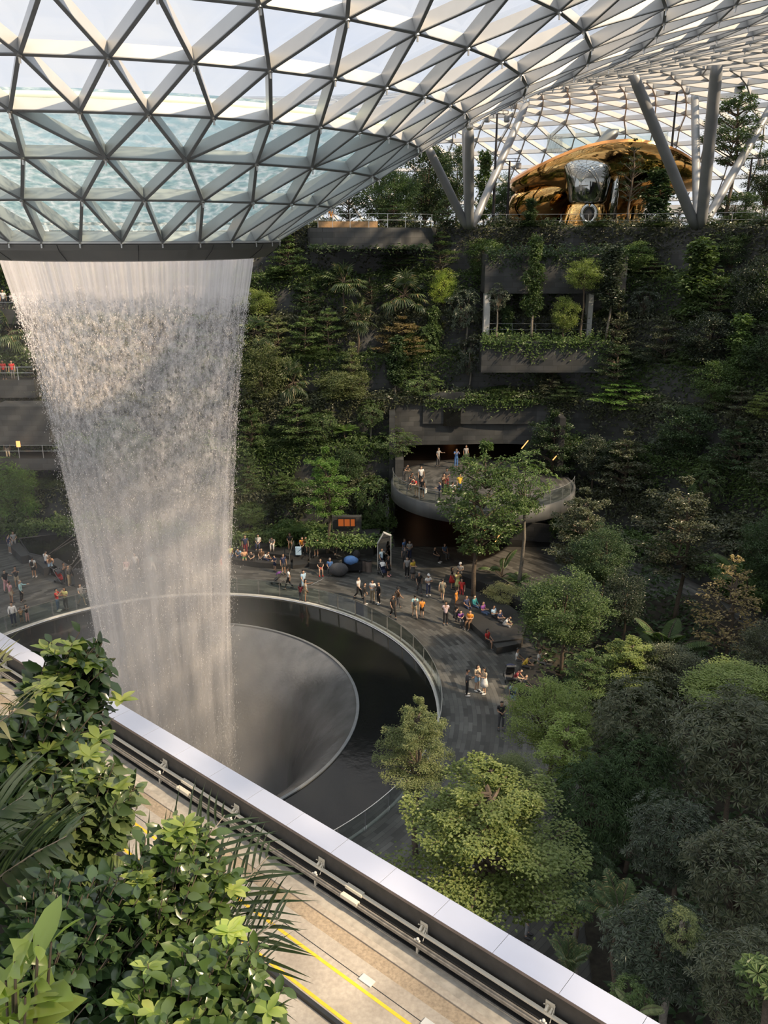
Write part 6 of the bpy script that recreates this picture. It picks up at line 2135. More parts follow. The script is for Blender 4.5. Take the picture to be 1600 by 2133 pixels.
def pmesh(kind, item):
    key = (kind, item)
    if key in _pp:
        return _pp[key]
    J = {k: np.array(v, float) for k, v in pose(kind).items()}
    V, Rr, E = [], [], []

    def add(p, r, par=None):
        V.append(np.array(p, float))
        Rr.append(r)
        if par is not None:
            E.append((par, len(V) - 1))
        return len(V) - 1

    if item == 'body':
        pel = add(J['pel'], (.125, .095))
        bel = add(J['bel'], (.115, .085), pel)
        che = add(J['che'], (.135, .095), bel)
        nec = add(J['nec'], .050, che)
        hea = add(J['hea'], .066, nec)
        hem = add(J['hem'], (.078, .088), hea)
        het = add(J['het'], (.062, .070), hem)
        fwd = nrm((J['hem'] - J['hea']) * 0 + np.array([0, -1.0, 0]))
        add(J['hem'] + fwd * .095 + np.array([0, 0, -.03]), .012, hem)
        for s in (1, -1):
            add(J['hem'] + np.array([s * .085, .01, -.02]), .014, hem)
        for k in 'LR':
            sh = add(J['sh' + k], .058, che)
            el = add(J['el' + k], .042, sh)
            wr = add(J['wr' + k], .027, el)
            d = nrm(J['wr' + k] - J['el' + k])
            s = 1 if k == 'L' else -1
            side = nrm(np.cross(d, np.array([s * 1.0, 0.25, 0.1])))
            pal = add(J['wr' + k] + d * .07, (.034, .022), wr)
            curl = nrm(np.array([-s * .8, -.2, -.1]))
            for f_, ln in ((-.027, .062), (-.009, .075), (.009, .070), (.027, .054)):
                a_ = add(V[pal] + d * .045 + side * f_, .010, pal)
                add(V[a_] + d * ln * .8 + curl * ln * .45, .008, a_)
            t_ = add(J['wr' + k] + d * .045 + side * .045, .011, pal)
            add(V[t_] + d * .035 + side * .018, .009, t_)
            hi = add(J['hi' + k], .086, pel)
            kn = add(J['kn' + k], .056, hi)
            an = add(J['an' + k], .037, kn)
            add(J['to' + k], (.036, .026), an)
        m_ = skin('body', V, Rr, E, 0)
    elif item in ('shirt', 'longsleeve'):
        dn = nrm(J['pel'] - J['bel'] + np.array([0, .02 if kind.startswith('sit') else 0, -.2]))
        low = add(J['pel'] + dn * (.05 if kind.startswith('sit') else .13), (.150, .120))
        pel = add(J['pel'], (.150, .118), low)
        bel = add(J['bel'], (.140, .110), pel)
        che = add(J['che'], (.158, .120), bel)
        add(J['che'] * .3 + J['nec'] * .7, .072, che)
        for k in 'LR':
            sh = add(J['sh' + k], .078, che)
            if item == 'shirt':
                add(J['sh' + k] * .35 + J['el' + k] * .65, .062, sh)
            else:
                el = add(J['el' + k], .058, sh)
                add(J['el' + k] * .1 + J['wr' + k] * .9, .040, el)
        m_ = skin('shirt', V, Rr, E, 0)
    elif item in ('trousers', 'shorts'):
        top = add(J['pel'] * .3 + J['bel'] * .7 + np.array([0, 0, .03]), (.128, .098))
        pel = add(J['pel'] + np.array([0, 0, .0]), (.140, .110), top)
        for k in 'LR':
            hi = add(J['hi' + k], .102, pel)
            if item == 'trousers':
                kn = add(J['kn' + k], .074, hi)
                add(J['an' + k] + np.array([0, 0, .03]), .056, kn)
            else:
                add(J['hi' + k] * .2 + J['kn' + k] * .8, .088, hi)
        m_ = skin('trousers', V, Rr, E, 0)
    elif item in ('skirt', 'dress'):
        if kind.startswith('sit'):
            add(J['pel'] + np.array([0, 0, .05]), (.15, .12))
            a_ = add(J['pel'] + np.array([0, -.12, -.05]), (.17, .11), 0)
            add(np.array([0, .05, .52]), (.19, .10), a_)
            m_ = skin('skirt', V, Rr, E, 0)
        else:
            b = MB().lathe([(.01, 1.06), (.135, 1.06), (.155, .92), (.19, .75), (.235, .52), (.22, .52), (.01, .9)], 18)
            m_ = b.mesh('skirt', True)
    elif item == 'hair':
        h = J['hem']
        q = MB().ball((0, 0, 0), (.098, .108, .10), 12, 8)
        W_ = np.vstack(q.V)
        fr = (W_[:, 1] < 0.02) & (W_[:, 2] < .05)
        W_[:, 2] = np.where(fr, .05 + W_[:, 2] * .05, W_[:, 2])
        W_[:, 1] = np.where(fr & (W_[:, 1] < -.02), W_[:, 1] * .70, W_[:, 1])
        m_ = MB().add(W_ + h + np.array([0, .018, .03]), q.F4).mesh('hair', True)
    elif item == 'longhair':
        h = J['hem']
        q = MB().ball((0, 0, 0), (.105, .112, .11), 12, 8)
        W_ = np.vstack(q.V)
        fr = (W_[:, 1] < 0.02) & (W_[:, 2] < .05)
        W_[:, 2] = np.where(fr, .05 + W_[:, 2] * .05, W_[:, 2])
        W_[:, 1] = np.where(fr & (W_[:, 1] < -.02), W_[:, 1] * .70, W_[:, 1])
        b = MB().add(W_ + h + np.array([0, .02, .03]), q.F4)
        b.ball(h + np.array([0, .085, -.12]), (.095, .05, .20), 10, 7)
        m_ = b.mesh('hair', True)
    elif item == 'hat':
        b = MB().lathe([(.001, .12), (.07, .115), (.10, .04), (.17, .02), (.17, .01), (.09, .0)], 14)
        m_ = MB().add(np.vstack(b.V) + J['hem'] + np.array([0, .01, .04]), b.F4).mesh('hat', True)
    elif item == 'cap':
        b = MB().lathe([(.001, .12), (.07, .105), (.103, .03), (.105, .0)], 14)
        b.box((0, -.14, .01), (.14, .12, .015))
        m_ = MB().add(np.vstack(b.V) + J['hem'] + np.array([0, .01, .03]), b.F4).mesh('cap', True)
    elif item == 'backpack':
        d = J['che'] - J['bel']
        c_ = (J['che'] + J['bel']) / 2
        b = MB().ball(c_ + np.array([0, .19, .02]), (.15, .10, .21), 10, 8)
        for s in (1, -1):
            b.tube([c_ + np.array([s * .10, .12, .20]), c_ + np.array([s * .11, -.08, .24]), c_ + np.array([s * .12, -.12, .02]), c_ + np.array([s * .12, .12, -.12])], .02, 5)
        m_ = b.mesh('backpack', True)
    elif item == 'bag':
        p = J['wrR'] + np.array([-.03, -.02, -.38])
        m_ = MB().box(p + np.array([0, 0, .10]), (.10, .30, .36)).tube([p + np.array([0, -.08, .28]), J['wrR'] + np.array([0, 0, -.04]), p + np.array([0, .08, .28])], .01, 4).mesh('bag')
    elif item == 'phone':
        p = (J['wrL'] + J['wrR']) / 2 + np.array([0, -.09, .06])
        m_ = MB().box(p, (.075, .012, .15)).mesh('phone')
    elif item in ('shoeL', 'shoeR'):
        k = item[-1]
        a, t = J['an' + k], J['to' + k]
        c_ = (a * .5 + t * .5)
        b = MB().ball((c_[0], c_[1] - .01, max(.045, c_[2] - .01)), (.055, .155, .05), 8, 6)
        m_ = b.mesh('shoe', True)
    _pp[key] = m_
    return m_


CL = {}
PAL = dict(white=(.78, .77, .75), black=(.018, .018, .020), navy=(.025, .035, .085), blue=(.10, .22, .50), sky=(.38, .55, .72), teal=(.03, .22, .24), aqua=(.32, .52, .56),
           red=(.50, .035, .03), pink=(.72, .38, .38), rose=(.55, .12, .22), purple=(.22, .07, .28), orange=(.75, .28, .04), yellow=(.72, .50, .06), lime=(.60, .60, .24), green=(.12, .28, .10),
           khaki=(.36, .29, .19), beige=(.55, .45, .32), grey=(.28, .28, .28), dgrey=(.08, .08, .085), denim=(.09, .14, .24), brown=(.12, .07, .04), peach=(.82, .46, .26), maroon=(.22, .03, .04), lpink=(.70, .55, .58), camo=(.30, .29, .23))


def cloth(c):
    if c not in CL:
        CL[c] = pmat('cloth_' + c, PAL[c], 0.8, var=0.15, scale=9)
    return CL[c]


SKIN = [pmat('skin_a', (.48, .30, .20), 0.5, var=0.08), pmat('skin_b', (.38, .22, .14), 0.5, var=0.08), pmat('skin_c', (.56, .37, .26), 0.5, var=0.08)]
HAIRM = {'h': pmat('hair_black', (.012, .010, .009), 0.45), 'g': pmat('hair_grey', (.35, .33, .31), 0.5), 'b': pmat('hair_brown', (.05, .028, .016), 0.45)}
_pc = [0]


def person(px, py, kind, yaw, outfit, label, z=0.0, sc=1.0, at=None):
    """outfit: s/l shirt, t trousers, n shorts, k skirt, d dress, h/H hair short/long, c cap, a hat, p pack, g bag, f shoes, m phone"""
    _pc[0] += 1
    i = _pc[0]
    p = gz(px, py, z) if at is None else np.array(at)
    body = link('person', pmesh(kind, 'body'), SKIN[i % 3], None, tuple(p), (0, 0, R(yaw)), (sc, sc, sc))
    body.material_slots[0].link = 'OBJECT'
    body.material_slots[0].material = SKIN[i % 3]
    props(body, label, 'person')

    def part(nm, item, mt):
        me = pmesh(kind, item)
        if len(me.materials) == 0:
            me.materials.append(mt)
        o = bpy.data.objects.new(nm, me)
        o.parent = body
        COL.objects.link(o)
        o.material_slots[0].link = 'OBJECT'
        o.material_slots[0].material = mt
        return o
    tok = dict(t.split('=') for t in outfit.split())
    hair = HAIRM[tok.get('hc', 'h')]
    if 's' in tok:
        part('shirt', 'shirt', cloth(tok['s']))
    if 'l' in tok:
        part('long_sleeved_top', 'longsleeve', cloth(tok['l']))
    if 't' in tok:
        part('trousers', 'trousers', cloth(tok['t']))
    if 'n' in tok:
        part('shorts', 'shorts', cloth(tok['n']))
    if 'k' in tok:
        part('skirt', 'skirt', cloth(tok['k']))
    if 'd' in tok:
        part('dress_top', 'shirt', cloth(tok['d']))
        part('dress_skirt', 'dress', cloth(tok['d']))
    part('hair', 'longhair' if 'H' in tok else 'hair', hair)
    if 'c' in tok:
        part('cap', 'cap', cloth(tok['c']))
    if 'a' in tok:
        part('hat', 'hat', cloth(tok['a']))
    if 'p' in tok:
        part('backpack', 'backpack', cloth(tok['p']))
    if 'g' in tok:
        part('bag', 'bag', cloth(tok['g']))
    if 'm' in tok:
        part('phone', 'phone', cloth('black'))
    for k in 'LR':
        part('shoe', 'shoe' + k, cloth(tok.get('f', 'dgrey')))
    return body


for a in [
    # left plaza
    (72, 1203, 'stand', 180, 's=white n=black p=black f=white', 'person with black backpack in white top and black shorts by the left pools'),
    (15, 1232, 'reach', 60, 's=black t=pink', 'person in black shirt and pink trousers at the left edge'),
    (37, 1224, 'photo', 20, 's=dgrey n=beige H=1', 'person in dark floral top raising a camera on the left plaza'),
    (25, 1256, 'stand', 150, 's=pink n=beige', 'person in pink shirt and beige shorts on the left plaza'),
    (47, 1254, 'reach', 100, 'l=aqua t=black hc=g', 'person in pale turquoise shirt and black trousers on the left plaza'),
    (30, 1303, 'stand', 20, 'l=white t=navy', 'person in white shirt and dark jeans by the left basin glass'),
    (46, 1297, 'phone', 30, 's=peach n=dgrey', 'child in peach top beside the white shirted person', 0, .66),
    (58, 1296, 'photo', 60, 's=black t=pink H=1', 'child in black top and pink trousers by the left basin glass', 0, .78),
    (122, 1273, 'photo', 90, 's=red t=denim f=white', 'person in red shirt and jeans leaning by the left basin glass'),
    (139, 1270, 'crossed', -20, 's=lime t=dgrey H=1', 'person in striped top with folded arms by the left basin glass'),
    (171, 1262, 'walk', 60, 's=grey n=grey H=1', 'person with long dark hair running behind the mist'),
    (187, 1256, 'reach', -60, 'l=grey t=grey', 'person half lost in the mist reaching towards the runner'),
    (107, 1195, 'lean', 30, 's=peach t=sky f=white', 'person in peach top and pale jeans bending by the left pools'),
    (99, 1190, 'phone', 150, 's=white t=navy', 'person in white top close behind the peach topped one'),
    (146, 1221, 'stand', 70, 'l=dgrey t=khaki', 'person in dark shirt and khaki trousers behind the left pushchair'),
    (137, 1216, 'photo', 60, 's=dgrey t=dgrey', 'person in dark clothes raising hands beside the left pushchair'),
    (22, 1153, 'stand', 150, 's=navy n=grey f=white', 'person in navy shirt and grey shorts by the bamboo'),
    (30, 1140, 'sit', 20, 's=grey t=grey', 'person in grey seated at the pool edge under the bamboo'),
    (21, 1118, 'sit', 0, 's=white n=beige', 'person in white seated highest under the bamboo'),
    # behind the water
    (262, 1200, 'sit', 0, 's=pink t=white', 'seated person in pink veiled by the falling water'),
    (284, 1195, 'stand', 0, 's=white t=dgrey', 'person in white standing veiled by the falling water'),
    (318, 1195, 'walk', 80, 's=aqua t=white', 'person in aqua walking veiled by the falling water'),
    (392, 1150, 'sit', 0, 's=white t=black', 'person in white seated high behind the falling water'),
    (462, 1200, 'stand', 90, 's=red t=grey H=1', 'person in red at the right edge of the falling water'),
    # far plaza
    (482, 1170, 'sit', 20, 's=lime t=denim', 'person in pale yellow seated first on the curved bench'),
    (496, 1172, 'sitlean', -10, 's=sky t=denim', 'person in light blue seated second on the curved bench'),
    (512, 1156, 'stand', 10, 's=navy t=maroon', 'person in navy standing behind the curved bench', 0.55),
    (510, 1178, 'sitphone', 10, 's=peach n=green', 'person in peach top and green shorts seated on the curved bench'),
    (524, 1178, 'sitlean', 0, 's=dgrey t=black', 'person in dark clothes seated right of the green shorts'),
    (542, 1177, 'sit', -10, 's=brown t=dgrey', 'bald person with bare shoulders seated on the curved bench'),
    (561, 1178, 'sitlean', 60, 's=white t=navy', 'person in white and navy seated on the curved bench'),
    (537, 1147, 'sit', 0, 's=white t=navy', 'person in white seated on the terrace behind the curved bench', 0.55),
    (567, 1148, 'sitlean', 0, 's=grey t=white', 'person in white trousers seated on the raised terrace', 0.55),
    (605, 1144, 'sit', 10, 's=black n=khaki', 'person in black seated left of the orange shirt', 0.55),
    (629, 1153, 'sit', 0, 's=orange t=black', 'person in orange shirt seated behind the silver suitcase', 0.55),
    (642, 1152, 'sitphone', 30, 's=brown n=dgrey', 'person in brown seated right of the orange shirt', 0.55),
    (659, 1158, 'sitphone', -10, 's=dgrey n=dgrey', 'person with bare legs seated by the right handrail', 0.55),
    (669, 1200, 'sit', 10, 's=black k=red H=1 f=red', 'person with black top and red skirt seated on the far bench'),
    (687, 1199, 'sit', 0, 's=blue t=dgrey hc=g', 'person in blue shirt seated on the far bench by the trunk'),
    (701, 1156, 'sit', 0, 's=black t=black', 'person in black seated in shadow behind the trunk', 0.55),
    (573, 1190, 'phone', -40, 's=navy n=navy', 'child in navy stooping beside the plaza pushchair', 0, .8),
    (591, 1196, 'stand', 30, 's=navy n=dgrey', 'person in navy behind the plaza pushchair'),
    (602, 1227, 'walk', -90, 's=white t=black H=1', 'person in white top and black leggings pushing the plaza pushchair'),
    (633, 1232, 'walk', 40, 's=sky t=sky H=1', 'person in pale patterned dress walking behind the selfie takers'),
    (627, 1252, 'stand', 160, 's=maroon t=dgrey H=1', 'child in maroon standing at the basin glass', 0, .8),
    (637, 1252, 'reach', 100, 's=beige n=khaki H=1', 'person holding out a selfie stick at the basin glass'),
    (747, 1247, 'walk', 60, 's=white t=black f=black', 'person in white tee and black trousers walking in a group of four'),
    (760, 1260, 'stand', 70, 'l=black t=dgrey f=white', 'person in open black jacket at the front of the group of four'),
    (776, 1253, 'phone', -20, 's=white t=khaki H=1', 'person in white top and khaki trousers in the group of four'),
    (789, 1258, 'stand', -60, 'l=black t=black f=white', 'person in black jacket and white shoes at the right of the four'),
    (795, 1184, 'reach', 40, 's=sky t=navy', 'person in light blue shirt beside the mirror frame'),
    (809, 1200, 'stand', 60, 'd=black H=1 f=pink', 'person in long black dress by the pushchair at the mirror frame'),
    (848, 1203, 'stand', 0, 's=grey t=black', 'person in checked shirt and black trousers at the passage mouth'),
    (860, 1207, 'phone', 40, 's=yellow k=dgrey H=1', 'person in yellow top and dark skirt beside the checked shirt'),
    (842, 1163, 'stand', 60, 'd=blue', 'person in long blue dress deep in the passage'),
    (853, 1167, 'phone', 0, 's=grey t=navy', 'person in grey and navy deep in the passage'),
    (873, 1237, 'walk', 10, 's=black t=dgrey hc=g', 'bald person in black tee on the middle plaza'),
    (892, 1241, 'crossed', 20, 's=white t=navy c=white f=white', 'person in white cap and white top on the middle plaza'),
    (921, 1251, 'walk', 170, 's=camo n=khaki', 'person in mottled grey shirt and shorts walking away'),
    (941, 1226, 'reach', 90, 's=black k=red H=1', 'person in black top and red skirt near the slim tree'),
    (953, 1234, 'photo', 20, 'd=lime H=1', 'person in pale yellow dress near the slim tree'),
    (958, 1215, 'phone', -20, 's=grey t=grey c=white', 'person in white cap under the slim tree'),
    (829, 1270, 'walk', 120, 's=brown t=dgrey a=black', 'person in wide black hat behind the black tee'),
    (819, 1287, 'walk', 20, 's=black t=black', 'person in black tee with white print striding at the front'),
    (864, 1287, 'walk', 190, 's=aqua n=khaki p=dgrey', 'person in pale shirt with dark backpack walking away'),
    (879, 1287, 'walk', 180, 's=orange n=black', 'child in orange tee walking away beside the backpack', 0, .85),
    (928, 1301, 'behind', 5, 's=lpink t=black', 'person in pale pink shirt with hands behind the back'),
    (843, 1178, 'walk', 180, 's=dgrey t=dgrey', 'dim person walking away deep in the passage'),
    (915, 1172, 'sit', 60, 's=black t=black f=white', 'person in black seated in shadow at the passage side'),
    (932, 1166, 'sit', 30, 's=denim t=dgrey', 'person in dull blue seated in shadow at the passage side'),
    # right seating
    (961, 1250, 'stand', -20, 's=red t=maroon H=1', 'person in dark red by the platform corner'),
    (950, 1262, 'stand', 60, 's=orange t=orange', 'child in bright orange by the platform corner', 0, .72),
    (953, 1296, 'sitlean', 150, 's=black t=dgrey', 'person in black seated facing away on the platform edge'),
    (962, 1307, 'sitphone', 10, 's=purple t=dgrey', 'child in purple seated on the platform edge', 0, .85),
    (973, 1312, 'sitphone', -30, 's=orange t=brown', 'person in orange top and brown trousers seated on the platform edge'),
    (978, 1280, 'sit', 30, 's=navy t=navy', 'person in navy seated behind the orange top'),
    (998, 1278, 'sit', 50, 'l=teal t=denim', 'person in teal seated behind the slim trunk'),
    (1016, 1292, 'sitphone', 50, 's=purple t=denim', 'person in plum shirt seated on the planter wall'),
    (1037, 1301, 'sitphone', 40, 's=sky t=black f=white', 'person in light blue shirt seated on the planter wall'),
    (1050, 1310, 'sitphone', 40, 's=navy t=dgrey', 'person in navy shirt seated rightmost on the planter wall'),
    (1062, 1318, 'sitlean', 60, 's=white t=grey f=white', 'person in white half hidden under the green tree'),
    (1026, 1352, 'sit', 50, 's=red n=black H=1', 'person in red shirt seated alone at the platform end'),
    (1104, 1404, 'sitlean', 70, 's=yellow t=dgrey', 'person in mustard yellow seated under the trees'),
    (1091, 1392, 'sit', 70, 's=white n=dgrey', 'person in white and shorts seated beside the mustard shirt'),
    (1136, 1396, 'sit', 60, 's=white t=grey', 'person in white farther back under the trees'),
    (1085, 1432, 'sitlean', 60, 's=maroon t=dgrey', 'person in dark clothes slumped beside the pushchair'),
    (1108, 1450, 'sit', 60, 's=dgrey t=dgrey f=white', 'person in dark clothes half hidden by the yellow green tree'),
    (972, 1449, 'phone', 90, 'l=dgrey t=black f=white', 'person in dark grey jacket facing two friends'),
    (993, 1439, 'phone', 40, 's=beige n=sky H=1 f=white', 'person in pale crop top and denim shorts with long hair'),
    (1008, 1445, 'phone', -70, 's=beige k=white H=1 f=white', 'person in white mini skirt with long hair'),
    (1043, 1519, 'phone', 0, 's=black t=dgrey m=1', 'person in black tee looking down at a phone'),
    (1068, 1478, 'stand', 150, 's=sky n=sky p=navy', 'person in light blue half behind the yellow green tree'),
]:
    person(*a)
for a in [
    (842, 1004, 'lean', 40, 's=black t=dgrey', 'person in black leaning at the left end of the balcony'),
    (853, 1021, 'lean', 30, 's=dgrey t=dgrey', 'person in dark clothes bending over the balcony rail'),
    (867, 1034, 'lean', -40, 's=red n=khaki', 'person in coral red at the balcony rail'),
    (877, 1013, 'stand', 10, 's=white t=black', 'person in white shirt standing on the balcony'),
    (879, 1037, 'stand', 150, 's=black n=dgrey g=white', 'person in black carrying a white bag on the balcony'),
    (916, 1047, 'phone', -80, 'l=navy t=dgrey f=white', 'person in navy jacket on the middle of the balcony'),
    (924, 1030, 'photo', 30, 's=brown t=black H=1', 'person in brown top raising hands on the balcony'),
    (930, 1018, 'phone', 10, 's=dgrey t=maroon', 'person in dark top farther back on the balcony'),
    (942, 1048, 'stand', 160, 's=white t=black', 'person in white tee facing away on the balcony'),
    (957, 1030, 'stand', 20, 's=yellow t=denim', 'person in mustard top by the leaves on the balcony'),
    (967, 1056, 'lean', 60, 's=yellow t=dgrey', 'child in bright yellow crouched on the balcony', 5.6, .8),
    (913, 972, 'reach', 50, 's=grey t=dgrey', 'person in grey in the shadow of the balcony passage'),
    (950, 974, 'photo', 10, 's=blue t=blue', 'person in blue taking a photo in the balcony passage'),
    (970, 966, 'stand', 20, 's=grey t=dgrey', 'person in pale grey farthest back in the balcony passage'),
]:
    person(a[0], a[1], a[2], a[3], a[4], a[5], 5.67, a[7] if len(a) > 7 else 1.0)
# upper deck and left walkways
person(690, 470, 'stand', 20, 's=orange t=dgrey', 'person in bright orange on the small upper terrace', at=tuple(gy(690, 460, 79.2) * np.array([1, 1, 0]) + np.array([0, 0, DECK - 0.05])))
for px, py, y, of, lab in ((10, 645, 74.6, 's=white t=dgrey', 'person in white on the highest left walkway'), (10, 792, 71.6, 's=red t=black', 'person in red on the middle left walkway nearer the edge'),
                           (28, 792, 71.8, 's=red t=dgrey', 'person in red on the middle left walkway nearer the water'), (18, 955, 68.2, 's=dgrey t=beige', 'person in dark top on the lowest left walkway')):
    person(0, 0, 'stand', 10, of, lab, at=tuple(gy(px, py, y)))
for px, py, Y, of, lab in ((1190, 1955, 25.6, 's=black t=black', 'person in black glimpsed under the bright tree near the feather palm'), (1098, 1950, 26.0, 's=dgrey t=grey c=white', 'person in dark top glimpsed low under the bright tree')):
    person(px, py, 'stand', 60, of, lab)

# ---------------------------------------------------------------- things people brought and plaza furniture
def pushchair(px, py, yaw, hood, seat, label, sc=1.0):
    p = gz(px, py)
    e = empty('pushchair', tuple(p), label, 'pushchair', rz=R(yaw))
    e.scale = (sc, sc, sc)
    b = MB()
    for s in (-.24, .24):
        b.tube([(s, -.38, .10), (s, .15, .62), (s, .42, 1.02)], .016, 6).tube([(s, .34, .10), (s, -.05, .45)], .016, 6)
    b.tube([(-.24, .42, 1.02), (.24, .42, 1.02)], .02, 6).tube([(-.24, -.05, .45), (.24, -.05, .45)], .014, 6)
    b.put('frame', M['column'], e)
    wm = MB()
    a = np.linspace(0, 2 * PI, 15)
    wm.tube(np.column_stack([np.zeros(15), .09 * np.cos(a), .09 * np.sin(a)]), .018, 6, False).tube([(-.02, 0, 0), (.02, 0, 0)], .05, 8)
    wme = wm.mesh('wheel')
    for s in (-.26, .26):
        for y in (-.38, .34):
            link('wheel', wme, M['lamp'], e, (s, y, .10))
    G = np.array([[(-.2, -.30, .34), (.2, -.30, .34)], [(-.2, -.22, .44), (.2, -.22, .44)], [(-.2, .05, .46), (.2, .05, .46)], [(-.2, .25, .85), (.2, .25, .85)]])
    G2 = G + np.array([0, .03, -.05])
    MB().grid(G).grid(G2[:, ::-1]).put('seat', cloth(seat), e)
    th = np.linspace(-.2, 1.3, 7)
    GG = np.array([[(x, .22 - .34 * math.sin(t) * (1 - .3 * (x / .22) ** 2), .72 + .30 * math.cos(t) - .06 * (x / .22) ** 2) for x in np.linspace(-.22, .22, 7)] for t in th])
    MB().grid(GG).grid((GG + np.array([0, .012, -.012]))[:, ::-1]).put('hood', cloth(hood), e, smooth=True)
    MB().box((0, .05, .22), (.40, .45, .12)).put('basket', cloth('dgrey'), e)
    return e


pushchair(127, 1213, 60, 'dgrey', 'red', 'pale framed pushchair with a red seat on the left plaza')
pushchair(579, 1216, -110, 'purple', 'dgrey', 'pushchair with a purple hood on the far plaza')
pushchair(799, 1198, 30, 'white', 'navy', 'white hooded pushchair beside the mirror frame')
pushchair(1061, 1416, 180, 'navy', 'black', 'large navy hooded pushchair on the right of the plaza', 1.15)
g = gz(622, 1157, 0.56)
e = empty('suitcase', tuple(g), 'silver suitcase standing before the orange shirted person', 'suitcase')
MB().box((0, 0, .40), (.46, .24, .66)).box((0, 0, .40), (.42, .26, .62)).put('case', cloth('sky'), e)
cs = [c for c in e.children if c.name.startswith('case')][0]
MB().tube([(-.1, 0, .72), (-.1, 0, .98), (.1, 0, .98), (.1, 0, .72)], .012, 6).put('handle', M['lamp'], cs)
for s in (-.18, .18):
    MB().ball((s, 0, .04), .045, 8, 6).put('wheel', M['lamp'], e)
# selfie stick
g = gz(637, 1252)
o = MB().tube([(.42, -.1, 1.3), (1.25, .25, 1.62)], .012, 6).box((1.28, .27, 1.66), (.16, .02, .09)).put('selfie_stick', M['stainless'], None, tuple(g))
props(o, 'long selfie stick with phone held out over the basin glass', 'selfie stick')
# tall mirror frame with cut corners
g0, g1 = gz(787, 1186), gz(814, 1184)
g = (g0 + g1) / 2
e = empty('mirror_frame', tuple(g), 'tall angular white framed mirror standing by the passage', 'mirror')
wd = np.linalg.norm(g1 - g0)
pts = [(-wd / 2, 0), (-wd / 2, 2.15), (-wd * .05, 3.05), (wd / 2, 2.8), (wd / 2, 0)]
b = MB()
for (xa, za), (xb, zb) in zip(pts[:-1], pts[1:]):
    L_ = math.hypot(xb - xa, zb - za)
    an_ = math.atan2(zb - za, xb - xa)
    Mx = np.array([[math.cos(an_), 0, -math.sin(an_)], [0, 1, 0], [math.sin(an_), 0, math.cos(an_)]])
    b.box(((xa + xb) / 2, 0, (za + zb) / 2), (L_ + .06, .32, .06), 0, Mx)
b.put('frame', palewall, e)
q = MB().prism([(x, z) for x, z in pts[::-1]], -.01, .01)
V = np.vstack(q.V)
V = np.column_stack([V[:, 0], V[:, 2] + .1, V[:, 1]])
me_ = MB()
me_.add(V, q.F4 + q.F3).put('mirror_glass', pmat('mirror', (.35, .35, .34), .05, 1.0, var=.02), e)
# blue and black cart under a cover, with dark boxes
g = gz(735, 1190)
e = empty('service_cart', tuple(g), 'black service cart with a bright blue cover by the far plaza planter', 'cart')
MB().box((0, 0, .55), (1.5, .9, .6)).box((-.75, 0, .9), (.1, .9, .9)).put('body', M['lamp'], e)
MB().ball((-.15, -.1, .95), (.62, .45, .38), 12, 8).put('cover', cloth('blue'), e, smooth=True)['label'] = 'bright blue cover'
MB().ball((.3, .1, 1.35), (.28, .25, .4), 10, 8).put('black_bag', cloth('black'), e, smooth=True)
for s in (-.55, .55):
    for y in (-.4, .4):
        MB().tube([(s - .04, y, .14), (s + .04, y, .14)], .14, 10).put('wheel', M['lamp'], e)
for i, (x, y, lab) in enumerate(((757, 1188, 'dark waste bin right of the service cart'), (768, 1190, 'second dark waste bin nearest the planter corner'))):
    g = gz(x, y)
    e = empty('waste_bin', tuple(g), lab, 'bin')
    MB().lathe([(.02, 0), (.26, 0), (.28, .9), (.02, .9)], 14).put('bin', M['brownstone'], e)
    MB().lathe([(.29, .88), (.30, .94), (.15, .98), (.02, .98)], 14).put('lid', M['lamp'], e)
g = gz(706, 1200)
props(MB().ball((0, 0, .55), (.75, .45, .55), 12, 8).put('covered_pile', cloth('dgrey'), None, tuple(g), smooth=True), 'dark draped pile between the couple and the service cart', 'pile')
# ---------------------------------------------------------------- shrubs in the near planter
class HB:
    """full leaves with a folded midrib, on twigs"""

    def __init__(s, seed):
        s.g = np.random.default_rng(seed)
        s.V, s.Q, s.n = [], [], 0
        s.tw = MB()

    def leaves(s, P, D, U, L, W, curl=0.18, fold=0.16, prof=(0.55, 1.0, 0.72)):
        n = len(P)
        D = nrm(D)
        S = nrm(np.cross(D, U))
        U = np.cross(S, D)
        L = np.broadcast_to(L, n)[:, None]
        W = np.broadcast_to(W, n)[:, None]
        ts = (0.16, 0.45, 0.75)
        cols = [P]
        for t, w_ in zip(ts, prof):
            c = P + D * L * t - U * L * curl * t * t
            cols += [c + S * W * w_ / 2 + U * W * fold * w_, c, c - S * W * w_ / 2 + U * W * fold * w_]
        cols.append(P + D * L - U * L * curl)
        V = np.stack(cols, 1).reshape(-1, 3)
        base = (np.arange(n) * 11)[:, None, None]
        Qd = np.array([[0, 1, 2, 2], [0, 2, 3, 3], [1, 4, 5, 2], [2, 5, 6, 3], [4, 7, 8, 5], [5, 8, 9, 6], [7, 10, 8, 8], [8, 10, 9, 9]])
        T3 = np.array([[0, 1, 2], [0, 2, 3], [7, 10, 8], [8, 10, 9]])
        Q4 = np.array([[1, 4, 5, 2], [2, 5, 6, 3], [4, 7, 8, 5], [5, 8, 9, 6]])
        s.V.append(V)
        s.Q.append(((base + T3[None]).reshape(-1, 3) + s.n, (base + Q4[None]).reshape(-1, 4) + s.n))
        s.n += len(V)

    def mesh(s, name):
        V = np.vstack(s.V)
        fs = [np.vstack([q[0] for q in s.Q]), np.vstack([q[1] for q in s.Q])]
        mi = [0, 0]
        if s.tw.n:
            fs += [np.vstack(s.tw.F4) + s.n]
            mi += [1]
            V = np.vstack([V] + s.tw.V)
        return fast_mesh(name, V, fs, mi, True)


SOILZ = 22.3


